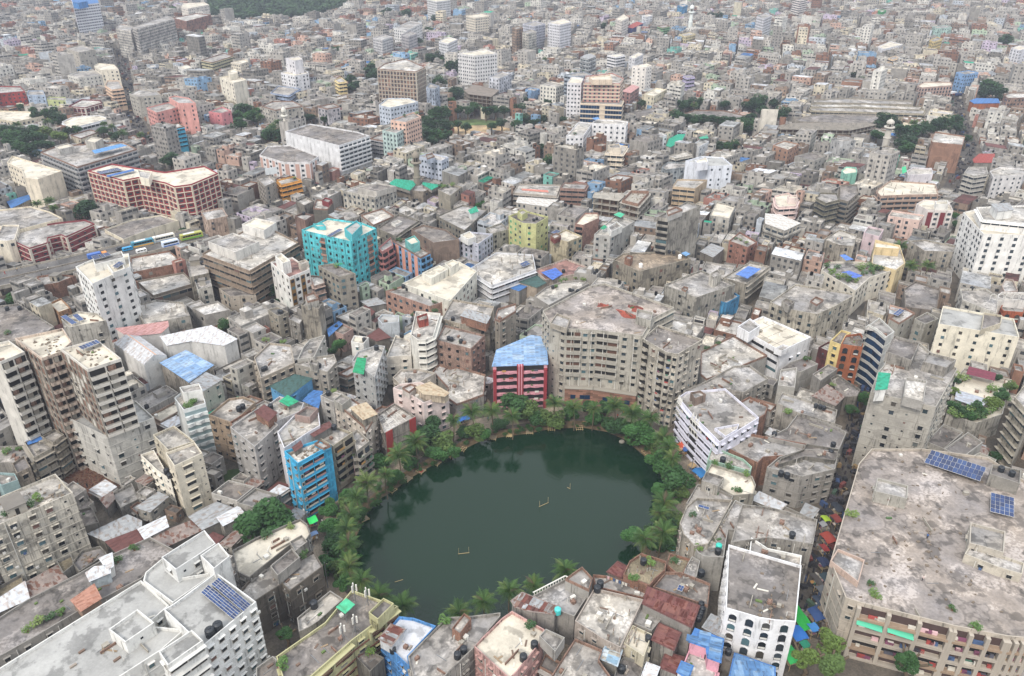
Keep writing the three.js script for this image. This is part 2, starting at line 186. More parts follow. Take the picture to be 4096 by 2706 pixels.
    case 'q': { const k = Math.max(2, Math.round(L / 3)), w = L / k; for (let j = 0; j < k; j++) if (j % 2 === 0) P('colour_panel', box(w * .8, y1 - y0 - 1, .12), F.trim, -L / 2 + (j + .5) * w, (y0 + y1) / 2, .03); rows((i, y) => { for (let j = 0; j < k; j++) { const m = win(-L / 2 + (j + .5) * w, y + fh * .52, w * .55, 1.3, { noshade: 1 }); if (m) m.position.x += n[0] * .08, m.position.z += n[1] * .08; } }); break; }
    case 'S': { const k = Math.max(3, Math.round(L / 3.2)) | 1, w = L / k; for (let j = 0; j < k; j++) if (j % 2) P('colour_panel', box(w, y1 - y0 - .3, .2), F.trim, -L / 2 + (j + .5) * w, (y0 + y1) / 2, .05); rows((i, y) => { for (let j = 0; j < k; j += 2) win(-L / 2 + (j + .5) * w, y + fh * .5, 1.2, 1.3); }); break; }
    case 'G': case 'g': rows((i, y) => { const k = Math.max(2, Math.round(L / 2)), w = L / k; for (let j = 0; j < k; j++) { if (style === 'g' && (j / k > .42 && j / k < .58)) continue; P('glass_panel', box(w - .08, fh * (style === 'g' ? .74 : .66), .12), BLUEGLASS[Math.floor(rnd() * 3)], -L / 2 + (j + .5) * w, y + fh * .5, .05); } P('band', box(L + .1, fh * .28, .5), wall, 0, y + fh * .98, .1); }); break;
    case 'A': { const s = dist > 400 ? 3 : 2.6; rows((i, y) => { cols(s, (u) => { if (far) { bulk.push(place(arch(1.5, 2, .1), u, y + fh * .5, 0)); return; } const m = P('window', arch(1.75, 2.35, .06), pick(GLASS), u, y + fh * .5, .02); mesh('frame', archFrame(1.75, 2.35), wall, m); if (rnd() < .5) mesh('railing', box(1.5, .5, .06), WHITE, m, 0, -.75, .14); }); }); break; }
    case 'I': { // patterned end bay, then banded balconies
      const s0 = Math.hypot(a[0], a[1]) > Math.hypot(b[0], b[1]) ? 1 : -1, side = (Math.hypot(mx + t[0], mz + t[1]) > Math.hypot(mx, mz)) ? 1 : -1, u0 = side * L / 2, e = L * .3;
      rows((i, y) => { P('band', box(L, .5, .5), wall, 0, y + .2, .25); const w = L - e, k = Math.max(2, Math.round(w / 3.4)); for (let j = 0; j < k; j++) { const u = u0 - side * (e + (j + .5) * w / k); P('opening', box(w / k - .5, 1.5, .12), j % 3 ? pick(GLASS) : DARK, u, y + fh * .55, .03); if (i === nf - 1 || rnd() < .15) P('laundry', box(rr(.6, 1.5), .9, .05), pick(CLOTH), u, y + fh * .5, .5); } P('canopy_slab', box(w, .12, .8), wall, u0 - side * (e + w / 2), y + fh * .85, .4);
        if (i >= nf - 2) { const q = Math.max(3, Math.round(e / 1.9)); for (let j = 0; j < q; j++) { const m = P('round_window', (geos.disc ??= new THREE.CylinderGeometry(.72, .72, .14, 18).rotateX(Math.PI / 2)), DARK, u0 - side * (j + .5) * e / q, y + fh * .5, .3); mesh('frame', (geos.torus ??= new THREE.TorusGeometry(.78, .1, 6, 18)), WHITE, m, 0, 0, .05); } P('panel', box(e, fh - .3, .5), WHITE, u0 - side * e / 2, y + fh * .5, .02); } else P('opening', box(e - .6, 1.8, .12), DARK, u0 - side * e / 2, y + fh * .6, .03); });
      const q = Math.max(3, Math.round(e / 1.9)); for (let j = 0; j < q; j++) P('roof_spike', (geos.spike ??= new THREE.ConeGeometry(.55, 1.8, 4)), WHITE, u0 - side * (j + .5) * e / q, y1 + 1.3, -.1); break; }
    case 'M': { const p = d.po, k = Math.max(4, Math.round(L / 4.2)), w = L / k; rows((i, y) => { if (p && y < p[0] - 1) { return; } for (let j = 0; j < k; j++) { const u = -L / 2 + (j + .5) * w; const ty = (j * 7 + 3) % 5; if ((ty === 0 || ty === 3) && i > 3) { P('opening', box(w - .3, 1.3, .12), pick([DARK, M('', '#5a3f33', .8)]), u, y + fh * .62, .03); P('balcony', box(w - .1, 1.0, .9), wall, u, y + .42, .42); } else { win(u, y + fh * .55, ty === 1 ? 2.0 : 1.4, 1.25); ac(u + 1.4, y + .6); } } });
      if (p && L > 8) { P('brick_podium', box(L - .2, p[0], 2.2), M('brick', p[1]), 0, p[0] / 2, 1.0); for (const s of [-.2, .12, .3]) P('podium_window', box(1.8, 1.6, .14), BLUEGLASS[0], L * s, p[0] * .55, 2.1); P('podium_cap', box(L, .25, 2.6), CONCM, 0, p[0] + .12, 1.1); }
      if (L > 8) for (const s of [-.34, -.02, .33]) P('white_pipe', box(.18, y1 - y0 - 6, .18), WHITE, L * s, (y0 + y1) / 2 + 3, .3); break; }
    case 'O': { const k = Math.max(2, Math.round(L / 3.4)), w = L / k; for (let j = 0; j < k; j++) { const u = -L / 2 + (j + .5) * w; if (j % 2 === 0) rows((i, y) => { if (i < 2) { win(u, y + fh * .5, 1.2, 1.2); return; } P('opening', box(w * .72, 1.5, .12), DARK, u, y + fh * .6, .03); const m = P('balcony', (geos['rb'] ??= roundBalcony()), wall, u, y - .05, 0); if (rnd() < .55) mesh('laundry', box(rr(.6, 1.5), rr(.6, .9), .06), pick(CLOTH), m, rr(-.3, .3), 1.2, 1.0); }); else { rows((i, y) => win(u, y + fh * .52, 1.15, 1.2)); } } if (L > 5) P('white_pipe', box(.18, y1 - y0 - 3, .18), WHITE, L * .22, (y0 + y1) / 2 + 1, .25); break; }
    case 'P': { const red = M('paint', '#98343c'), pk = M('paint', '#d89aa6'); rows((i, y) => { P('opening', box(L - 2.4, fh - 1.1, .12), DARK, 0, y + fh * .6, .03); if (i) { for (const s of [-1, 1]) { const m = P('balcony', (geos['wv' + Math.round(L)] ??= wavy(L / 2 - 1.9, .85, .22, 2)), pk, s * (L / 4 - .1), y - .1, .3); if (rnd() < .7) mesh('laundry', box(1.4, .7, .06), pick(CLOTH), m, rr(-1.5, 1.5), 1.3, .6); if (rnd() < .6) mesh('plant_box', bushGeo(), LEAF[1], m, rr(-2, 2), 1.1, .5).scale.setScalar(.5); } } }); for (let q = 0; q < 5; q++) P('stripe', box(.42, y1 - y0 + .6, 1.6), q % 2 ? pk : red, -1 + q * .45 + .1, (y0 + y1) / 2, .5); for (const s of [-1, 1]) P('end_panel', box(1.1, y1 - y0 - 1.5, 1.3), red, s * (L / 2 - .6), (y0 + y1) / 2 - .7, .5); break; }
    case 'y': { const mar = M('paint', '#7d5148'); rows((i, y) => { P('band', box(L + .1, .22, .3), mar, 0, y + .15, .1); if (L < 8) { win(0, y + fh * .5, 1.4, 1.2); return; } const k = Math.max(2, Math.round(L / 5.5)), w = L / k; for (let j = 0; j < k; j++) { const u = -L / 2 + (j + .5) * w; if (i === nf - 1) { P('opening', box(w - .7, 1.9, .12), DARK, u, y + fh * .55, .02); P('inner_wall', box(w - 1.2, .9, .1), M('paint', '#a9826e'), u, y + fh * .4, .06); P('pillar', box(.5, fh, .9), wall, -L / 2 + j * w, y + fh / 2, .3); P('canopy_slab', box(w, .2, 1.2), wall, u, y + fh - .1, .5); } else { win(u, y + fh * .55, 1.6, 1.1); P('slot', box(w * .5, .35, .12), DARK, u + w * .2, y + fh * .85, .03); } } }); break; }
    case 'Y': rows((i, y) => { if (!i) return; P('glass_band', box(L - .3, fh * .6, .12), M('', '#86989a', .3), 0, y + fh * .5, .05); P('balcony', (geos['yv' + Math.round(L)] ??= wavy(L - .1, fh * .42, .3, 2.2)), wall, 0, y - fh * .1, .1); }); break;
    case 'Z': { const k = Math.max(3, Math.round(L / 6.5)), w = L / k; for (let j = 0; j <= k; j++) P('column', box(.9, y1 - y0, 1.6), wall, -L / 2 + .3 + j * (L - .6) / k, (y0 + y1) / 2, .5); rows((i, y) => { for (let j = 0; j < k; j++) { const u = -L / 2 + (j + .5) * w; P('opening', box(w - .8, fh * .66, .12), i % 2 ? DARK : M('', '#4a3a36', .9), u, y + fh * .55, .03); P('gallery_slab', box(w - .7, .7, 1.5), i % 3 === 1 ? M('paint', '#a58f7a') : wall, u, y + .1, .6); for (let q = 0; q < 3; q++) if (rnd() < .55) P('stall_goods', box(rr(.8, 2.2), rr(.5, 1.1), .5), pick(CLOTH), u + rr(-.35, .35) * w, y + .85, .5); if (i === nf - 2 && j < 2 && L > 14) P('green_cloth', box(w - .9, .06, 2.2), M('', '#54b592', .9), u, y + fh * .75, 1.1).rotation.x = .35; } }); break; }
    case 'V': if (F.trim !== wall) { rows((i, y) => { P('band', box(L + .1, fh * .42, .24), F.trim, 0, y + fh * .86, .06); cols(3, (u) => win(u, y + fh * .36, 1.4, 1.2, { noshade: 1, bare: 1 })); }); } else { const k = Math.max(2, Math.round(L / 4.5)), w = L / k; rows((i, y) => { ledge(y, .4, .18); for (let j = 0; j < k; j++) { const u = -L / 2 + (j + .5) * w; if (j === 0) { if (i % 3 === 1) win(u, y + fh * .5, .5, 1.2, { bare: 1, noshade: 1 }); continue; } if (i === nf - 1) win(u, y + fh * .55, w * .8, 1.3, { noshade: 1, bare: 1, mat: M('', '#4f3026', .8) }); else { if (j === 1 || rnd() < .4) win(u, y + fh * .5, 1.7, 1.3, { noshade: 1 }); if (j > 1 && i < nf - 1) P('white_panel', box(w - .3, fh - .5, .08), M('wall', '#c9c6be'), u, y + fh * .52, -.01); } } }); P('white_pipe', box(.2, y1 - y0, .2), WHITE, L * .28, (y0 + y1) / 2, .5); } break;
  }
  if (bulk.length) { const m = P('windows', merge(bulk), GLASS[3], 0, 0, 0); m.userData.kind = 'stuff'; }
}
function roundBalcony() { const m = new MB(), p = [], q = []; for (let i = 0; i <= 10; i++) { const a = Math.PI * i / 10; p.push([1.15 * Math.cos(a), .25 + .95 * Math.sin(a)]); q.push([1.03 * Math.cos(a), .25 + .83 * Math.sin(a)]); } const P = [[1.15, 0], ...p, [-1.15, 0]]; if (area(P) < 0) P.reverse(); m.prism(P, 0, .15, 0); m.top(P, 0, 0); const r = [...p], s = [...q]; for (let i = 0; i < 10; i++) { m.quad([r[i][0], .15, r[i][1]], [r[i + 1][0], .15, r[i + 1][1]], [r[i + 1][0], 1.05, r[i + 1][1]], [r[i][0], 1.05, r[i][1]]); m.quad([s[i + 1][0], .15, s[i + 1][1]], [s[i][0], .15, s[i][1]], [s[i][0], 1.05, s[i][1]], [s[i + 1][0], 1.05, s[i + 1][1]]); m.quad([r[i][0], 1.05, r[i][1]], [r[i + 1][0], 1.05, r[i + 1][1]], [s[i + 1][0], 1.05, s[i + 1][1]], [s[i][0], 1.05, s[i][1]]); } return m.geo(); }
const BRICKM = M('brick', '#97796a'), CONCM = M('wall', '#b3aea5'), BLUEGLASS = ['#16304a', '#1b3a58', '#122a42'].map((c) => M('', c, .12));
const LEAF = ['#3f5b2c', '#4c6a30', '#35522b', '#5d7638', '#6b7d42'].map((c) => M('', c, .8));
function leafBlob(n, R, sq, size, s) { // many small leaf faces spread through an uneven clumpy volume
  seed = s; const m = new MB(), cl = []; for (let i = 0; i < 7; i++) { const a = rr(0, 6.28), r = R * rr(.2, .72); cl.push([Math.cos(a) * r, rr(-.4, .6) * R * sq, Math.sin(a) * r, R * rr(.3, .55)]); } cl.push([0, 0, 0, R * .6]);
  for (let i = 0; i < n; i++) { const c = pick(cl); let x, y, z; do { x = rr(-1, 1); y = rr(-1, 1); z = rr(-1, 1); } while (x * x + y * y + z * z > 1); const l = Math.hypot(x, y, z) || 1, k = Math.pow(l, .35) / l; x = c[0] + x * k * c[3]; y = c[1] + y * k * c[3] * sq; z = c[2] + z * k * c[3];
    const a = rr(0, 6.28), b = rr(-.9, .9), s2 = size * rr(.6, 1.3), u = [Math.cos(a) * s2, rr(-.3, .3) * s2, Math.sin(a) * s2], v = [-Math.sin(a) * s2 * Math.cos(b) * .6, Math.sin(b) * s2 * .6, Math.cos(a) * s2 * Math.cos(b) * .6];
    m.quad([x - u[0], y - u[1], z - u[2]], [x - v[0], y - v[1], z - v[2]], [x + u[0], y + u[1], z + u[2]], [x + v[0], y + v[1], z + v[2]]); }
  return m.geo(); }
const BUSH = [0, 1, 2].map((i) => leafBlob(170, 1, .8, .17, 100 + i)); let bi = 0; const bushGeo = () => BUSH[bi++ % 3];

function tank(x, y, z, s, color, label, group) {
  const t = thing('water_tank', label, 'water tank', group, x, y, z, rnd() * 3);
  const m = color ? M('', color, .45) : TANK;
  mesh('body', (geos.tk ??= new THREE.LatheGeometry([[0, 0], [.72, 0], [.75, .08], [.7, .16], [.75, .24], [.75, .5], [.71, .56], [.75, .62], [.75, .95], [.71, 1.0], [.75, 1.06], [.75, 1.3], [.66, 1.45], [.3, 1.6], [.26, 1.62]].map((q) => new THREE.Vector2(...q)), 16)), m, t).scale.setScalar(s);
  mesh('lid', (geos.tl ??= new THREE.CylinderGeometry(.26, .28, .1, 12)), m, t, 0, 1.66 * s, 0).scale.setScalar(s);
  return t; }
function sheetRoof(g, p, y, key, cx, cz) { // corrugated sheets laid one by one, each a part
  let best = 0, e = 0; p.forEach((a, i) => { const b = p[(i + 1) % p.length], l = Math.hypot(b[0] - a[0], b[1] - a[1]); if (l > best) best = l, e = i; });
  const a = p[e], b = p[(e + 1) % p.length], ux = (b[0] - a[0]) / best, uz = (b[1] - a[1]) / best, vx = -uz, vz = ux, q = p.map((c) => [(c[0] - a[0]) * ux + (c[1] - a[1]) * uz, (c[0] - a[0]) * vx + (c[1] - a[1]) * vz]);
  const lo = [Math.min(...q.map((c) => c[0])), Math.min(...q.map((c) => c[1]))], hi = [Math.max(...q.map((c) => c[0])), Math.max(...q.map((c) => c[1]))], A = (hi[0] - lo[0]) * (hi[1] - lo[1]), sw = A > 200 ? 1.6 : 1.0, sl = A > 200 ? 4 : 2.6, list = SHEETS[key] ?? [ROOF[key][1]];
  const conv = q.every((c, i) => { const n1 = q[(i + 1) % q.length], n2 = q[(i + 2) % q.length]; return (n1[0] - c[0]) * (n2[1] - n1[1]) - (n1[1] - c[1]) * (n2[0] - n1[0]) > -.6; }), sg = area(q) > 0 ? 1 : -1;
  for (let v = lo[1]; v < hi[1]; v += sl) for (let u = lo[0]; u < hi[0]; u += sw) {
    let r = [[u, v], [u + sw, v], [u + sw, v + sl], [u, v + sl]];
    if (conv) for (let i = 0; i < q.length && r.length; i++) { const A1 = q[i], B1 = q[(i + 1) % q.length], f = (c) => ((B1[0] - A1[0]) * (c[1] - A1[1]) - (B1[1] - A1[1]) * (c[0] - A1[0])) * sg, o = []; for (let j = 0; j < r.length; j++) { const c = r[j], d = r[(j + 1) % r.length], fc = f(c), fd = f(d); if (fc >= 0) o.push(c); if ((fc > 0 && fd < 0) || (fc < 0 && fd > 0)) { const t = fc / (fc - fd); o.push([c[0] + (d[0] - c[0]) * t, c[1] + (d[1] - c[1]) * t]); } } r = o; } else if (!inside(u + sw / 2, v + sl / 2, q)) r = [];
    if (r.length < 3 || Math.abs(area(r)) < .05) continue; const w = new MB(), P = r.map((c) => [a[0] + ux * c[0] + vx * c[1] - cx, a[1] + uz * c[0] + vz * c[1] - cz]); if (area(P) < 0) P.reverse(); const yy = y + .06 + rr(0, .05), m = new MB(); m.walls(P, yy, yy + .03, 0); P.reverse(); P.reverse(); const t0 = rnd() * 9; m.top(P, yy + .03, 0); const uv = m.u; for (let k = 0; k < uv.length; k += 2) { const X = uv[k], Z = uv[k + 1]; uv[k] = X * ux + Z * uz + t0; uv[k + 1] = X * vx + Z * vz; } mesh('roof_sheet', m.geo(), M(key === 'k' || key === 'm' ? 'rust' : 'tin', pick(list)), g); } }
function mass(F, p, y0, h, wallHex, roofKey, style, o = {}) {
  const { g, cx, cz, dist } = F, tin = isTin(roofKey), rl = tin ? h : h - .8, q = p.map((c) => [c[0] - cx, c[1] - cz]), off = rnd() * 50;
  const brick = ['#94705f', '#a07567', '#b08e80', '#b58d6c', '#a8857a', '#9c8377'].includes(wallHex), clean = /^#[de]/.test(wallHex) || o.paint, vr = Math.floor(rnd() * 5), vc = new THREE.Color(wallHex); if (!brick && !clean && vc.getHSL({}).s < .16) vc.multiply(new THREE.Color([.9, .96, 1.02, 1.09, 1.16][vr], [.89, .96, 1.02, 1.09, 1.17][vr], [.87, .955, 1.03, 1.08, 1.2][vr])); const wall = M(brick ? 'brick' : clean ? 'paint' : vr % 2 ? 'wall2' : 'wall', '#' + vc.getHexString());
  if (F.d.fr && !o.wing) { const nf = F.d.f, fh = rl / nf; for (let i = 1; i <= nf; i++) { const m = new MB(); m.prism(q, i * fh - .3, i * fh, off); m.top(q, i * fh - .3, off); mesh('floor_slab', m.geo(), M('wall', wallHex), g); } const ins = inset(q, .8); for (let i = 0; i < ins.length; i++) { const a = ins[i], b = ins[(i + 1) % ins.length], k = Math.max(1, Math.round(Math.hypot(b[0] - a[0], b[1] - a[1]) / 4.5)); for (let j = 0; j < k; j++) mesh('column', box(.5, rl - .01, .5), CONCM, g, a[0] + (b[0] - a[0]) * j / k, rl / 2 - .16, a[1] + (b[1] - a[1]) * j / k); } const m = new MB(); m.walls(inset(q, Math.min(3.2, Math.sqrt(Math.abs(area(q))) * .25)), 0, rl - .35, off); mesh('inner_wall', m.geo(), M('brick', '#8d7466'), g); if (F.d.rb) { const w = new MB(); const i2 = inset(q, 1.1), i3 = inset(q, 1.4); w.ring(i2, i3, rl, rl + 1.6, 3); mesh('brick_wall', w.geo(), BRICKM, g); } return; }
  const m = new MB(); m.walls(q, y0, rl, off); mesh('wall', m.geo(), wall, g);
  const r = new MB(); if (roofKey === 'gb') { // gable along the longest side
    let L0 = Math.hypot(q[1][0] - q[0][0], q[1][1] - q[0][1]), L1 = Math.hypot(q[2][0] - q[1][0], q[2][1] - q[1][1]); const c = L0 > L1 ? q : [q[1], q[2], q[3], q[0]]; const e1 = [(c[1][0] + c[2][0]) / 2, (c[1][1] + c[2][1]) / 2], e0 = [(c[0][0] + c[3][0]) / 2, (c[0][1] + c[3][1]) / 2], R = rl + 2.2, v = (p_, y) => [p_[0], y, p_[1]];
    r.quad(v(c[0], rl), v(c[1], rl), v(e1, R), v(e0, R), [0, 0], [L0, 0], [L0, 6], [0, 6]); r.quad(v(c[2], rl), v(c[3], rl), v(e0, R), v(e1, R), [0, 0], [L0, 0], [L0, 6], [0, 6]); mesh('roof', r.geo(), M('tin', '#cfd0d2'), g); const w = new MB(); w.tri(v(c[1], rl), v(c[2], rl), v(e1, R), [0, 0], [6, 0], [3, 2]); w.tri(v(c[3], rl), v(c[0], rl), v(e0, R), [0, 0], [6, 0], [3, 2]); mesh('gable', w.geo(), wall, g); const s = new MB(), lp = (t) => { const P = [c[0][0] + (e0[0] - c[0][0]) * t, c[0][1] + (e0[1] - c[0][1]) * t], Q = [c[1][0] + (e1[0] - c[1][0]) * t, c[1][1] + (e1[1] - c[1][1]) * t]; return [v(P, rl + (R - rl) * t + .05), v(Q, rl + (R - rl) * t + .05)]; }; const [s0, s1] = lp(.78), [s2, s3] = lp(.9); s.quad(s0, s1, s3, s2); mesh('orange_strip', s.geo(), M('', '#d8a582', .8), g);
  } else if (tin) { const over = inset(q, -.35); r.prism(over, rl, rl + .05, off); r.top(over, rl, off); mesh('roof', r.geo(), M(ROOF[roofKey][0], ROOF[roofKey][1]), g); if (dist < 235 || roofKey === 'B') sheetRoof(g, p, rl, roofKey, cx, cz); } else {
    r.top(q, rl, off); mesh('roof', r.geo(), M(ROOF[roofKey][0], ROOF[roofKey][1], .93), g);
    const t = Math.min(.25, Math.sqrt(Math.abs(area(q))) * .04), w = new MB(); w.ring(q, inset(q, t), rl, h, off); mesh('parapet', w.geo(), brick || rnd() > .12 || clean ? wall : BRICKM, g);
  }
  const st = {}; let def = 'w'; for (const s of style.split(' ').join(',').split(',')) { if (s.includes(':')) st[s[0]] = s[2]; else def = s; }
  const G = { ...F, y0, y1: rl, nf: o.nf ?? Math.max(1, Math.round((rl - y0) / 3)), wall, trim: F.d.tr ? M('paint', F.d.tr) : wall };
  for (let i = 0; i < p.length; i++) { const a = p[i], b = p[(i + 1) % p.length], n = nrm(a, b), side = n[0] < -.38 ? 'L' : n[0] > .38 ? 'R' : 'F'; const s = st[side] ?? (Object.keys(st).length && def === 'w' && !style.includes('w') ? 'n' : def); if (s !== 'n') facade(G, a, b, s); }
}
const ORD = ['first', 'second', 'third', 'fourth', 'fifth', 'sixth', 'seventh', 'eighth', 'ninth', 'tenth', 'eleventh', 'twelfth', 'thirteenth', 'fourteenth', 'fifteenth'];
const FOOT = []; // footprints that later fill must keep clear of
const ALL = [];
function B(d) {
  seed = (d.sd ?? 0) * 7919 + Math.round(Math.abs(d.p[0] * 131 + d.p[1] * 17)) + 5;
  const p = pairs(d.p), [cx, cz] = mid(p), dist = Math.hypot(cx, 159 - d.h, cz);
  const g = thing(d.n, d.l, KIND[d.n], d.gr ?? 'buildings of the packed old town', cx, 0, cz);
  const F = { g, cx, cz, dist, d }, y0 = d.b ?? 0, tin = isTin(d.r), rl = tin ? d.h : d.h - .8;
  FOOT.push({ p, h: d.b ? d.b : d.h }); ALL.push({ x: cx, z: cz, k: d.k, h: d.h });
  mass(F, p, y0, d.h, d.c, d.r, d.s, { nf: d.f - Math.round(y0 / 3.1) });
  for (const [q, b0, h, c, r, s, nf] of d.m ?? []) { const P = pairs(q); FOOT.push({ p: P, h }); mass(F, P, b0, h, c, r, s, { nf, wing: 1 }); }
  for (const [q, b0, h, c, r, s] of d.w ?? []) { const P = pairs(q); if (!b0) FOOT.push({ p: P, h }); mass(F, P, b0, h, c, r, s, { wing: 1, nf: Math.max(1, Math.round((h - b0) / 3.1)) }); }
  roofStuff(F, p, rl, d, tin);
  const rank = (l, x, z) => { const s = l.map(([a, b]) => a / b).sort((a, b) => b - a), i = s.indexOf(x / z); return l.length === 1 ? '' : i === 0 ? 'leftmost ' : i === l.length - 1 ? 'rightmost ' : ORD[i] + ' from left, '; };
  const tl = (d.t ?? []).map((t) => [t[0], t[2]]); for (const t of d.t ?? []) tank(t[0], t[1], t[2], t[3], t[4], rank(tl, t[0], t[2]) + (t[4] ? (t[4] === '#e3e3e0' ? 'white' : 'teal') : 'black') + ' water tank on the ' + d.k, 'water tanks on the ' + d.k);
  (d.o ?? []).forEach(([q, y, nr, nc], i) => solar(pairs(q), y, nr, nc, rank(d.o.map((v) => mid(pairs(v[0]))), ...mid(pairs(q))) + (nr * nc > 2 ? 'blue solar panels' : 'single solar panel') + ' on the ' + d.k));
  (d.g ?? []).forEach(([x, z]) => { const s = rr(1.1, 1.9) * (d.k.includes('garden') ? 1.6 : 1), t = thing('roof_shrub', rank(d.g, x, z) + 'green shrub on the ' + d.k, 'shrub', 'shrubs on the ' + d.k, x, rl, z, rnd() * 6); mesh('foliage', bushGeo(), pick(LEAF), t, 0, s * .7, 0).scale.set(s, s * .9, s); mesh('pot', (geos.pot ??= new THREE.CylinderGeometry(.35, .25, .5, 8)), M('', '#7d5a48'), t, 0, .25, 0); });
  (d.y ?? []).forEach(([q, y, c], i) => { const P = pairs(q), [mx, mz] = mid(P), t = thing('roof_canopy', ({ 0: 'first ', 1: 'second ' }[d.y.length > 1 ? i : 9] ?? '') + colourName(c) + ' canopy sheet on the ' + d.k, 'canopy', null, mx, rl, mz); const w = new MB(), Q = P.map((v) => [v[0] - mx, v[1] - mz]), dy = y - rl; w.prism(Q, dy - .06, dy, 1); w.top(Q, dy - .06, 1); mesh('sheet', w.geo(), M('tin', c, .7), t); if (dy > .8) for (const v of inset(Q, .25)) mesh('post', box(.12, dy - .06, .12), STEEL, t, v[0], (dy - .06) / 2, v[1]); });
  (d.a ?? []).forEach(([x, z], i) => antenna(x, rl, z, ['tallest mobile antenna mast', 'mobile antenna mast nearest the pond', 'mobile antenna mast in front of the green canopy', 'thin lamp-like mast'][i] + ' on the ' + d.k));
  for (const u of d.u ?? []) { const [a, b] = pairs(u), t = thing('laundry_line', (u === d.u[1] ? 'short ' : '') + 'line of coloured laundry on the ' + d.k, 'laundry', 'laundry lines on the ' + d.k, a[0], rl, a[1]), L = Math.hypot(b[0] - a[0], b[1] - a[1]), ry = Math.atan2(-(b[1] - a[1]), b[0] - a[0]); t.rotation.y = ry; mesh('line', box(L, .05, .05), STEEL, t, L / 2, 1.7, 0); for (const x of [0, L]) mesh('post', box(.08, 1.75, .08), STEEL, t, x, .87, 0); for (let x = .5; x < L - .4; x += rr(.7, 1)) mesh('cloth', box(.6, rr(.7, 1.1), .04), pick(CLOTH), t, x, 1.2, 0); }
  for (const [x, z, h, c, r] of d.i ?? []) minaret(x, z, h, c, r, 'domed ' + (c[1] > 'd' ? 'pale' : 'brown') + ' minaret rising from the ' + d.k);
}
const colourName = (c) => { const k = new THREE.Color(c).getHSL({}), n = Math.round(k.h * 360); return k.s < .2 ? 'pale grey' : n < 20 || n > 340 ? 'red' : n < 70 ? 'yellow' : n < 185 ? 'green' : 'blue'; };
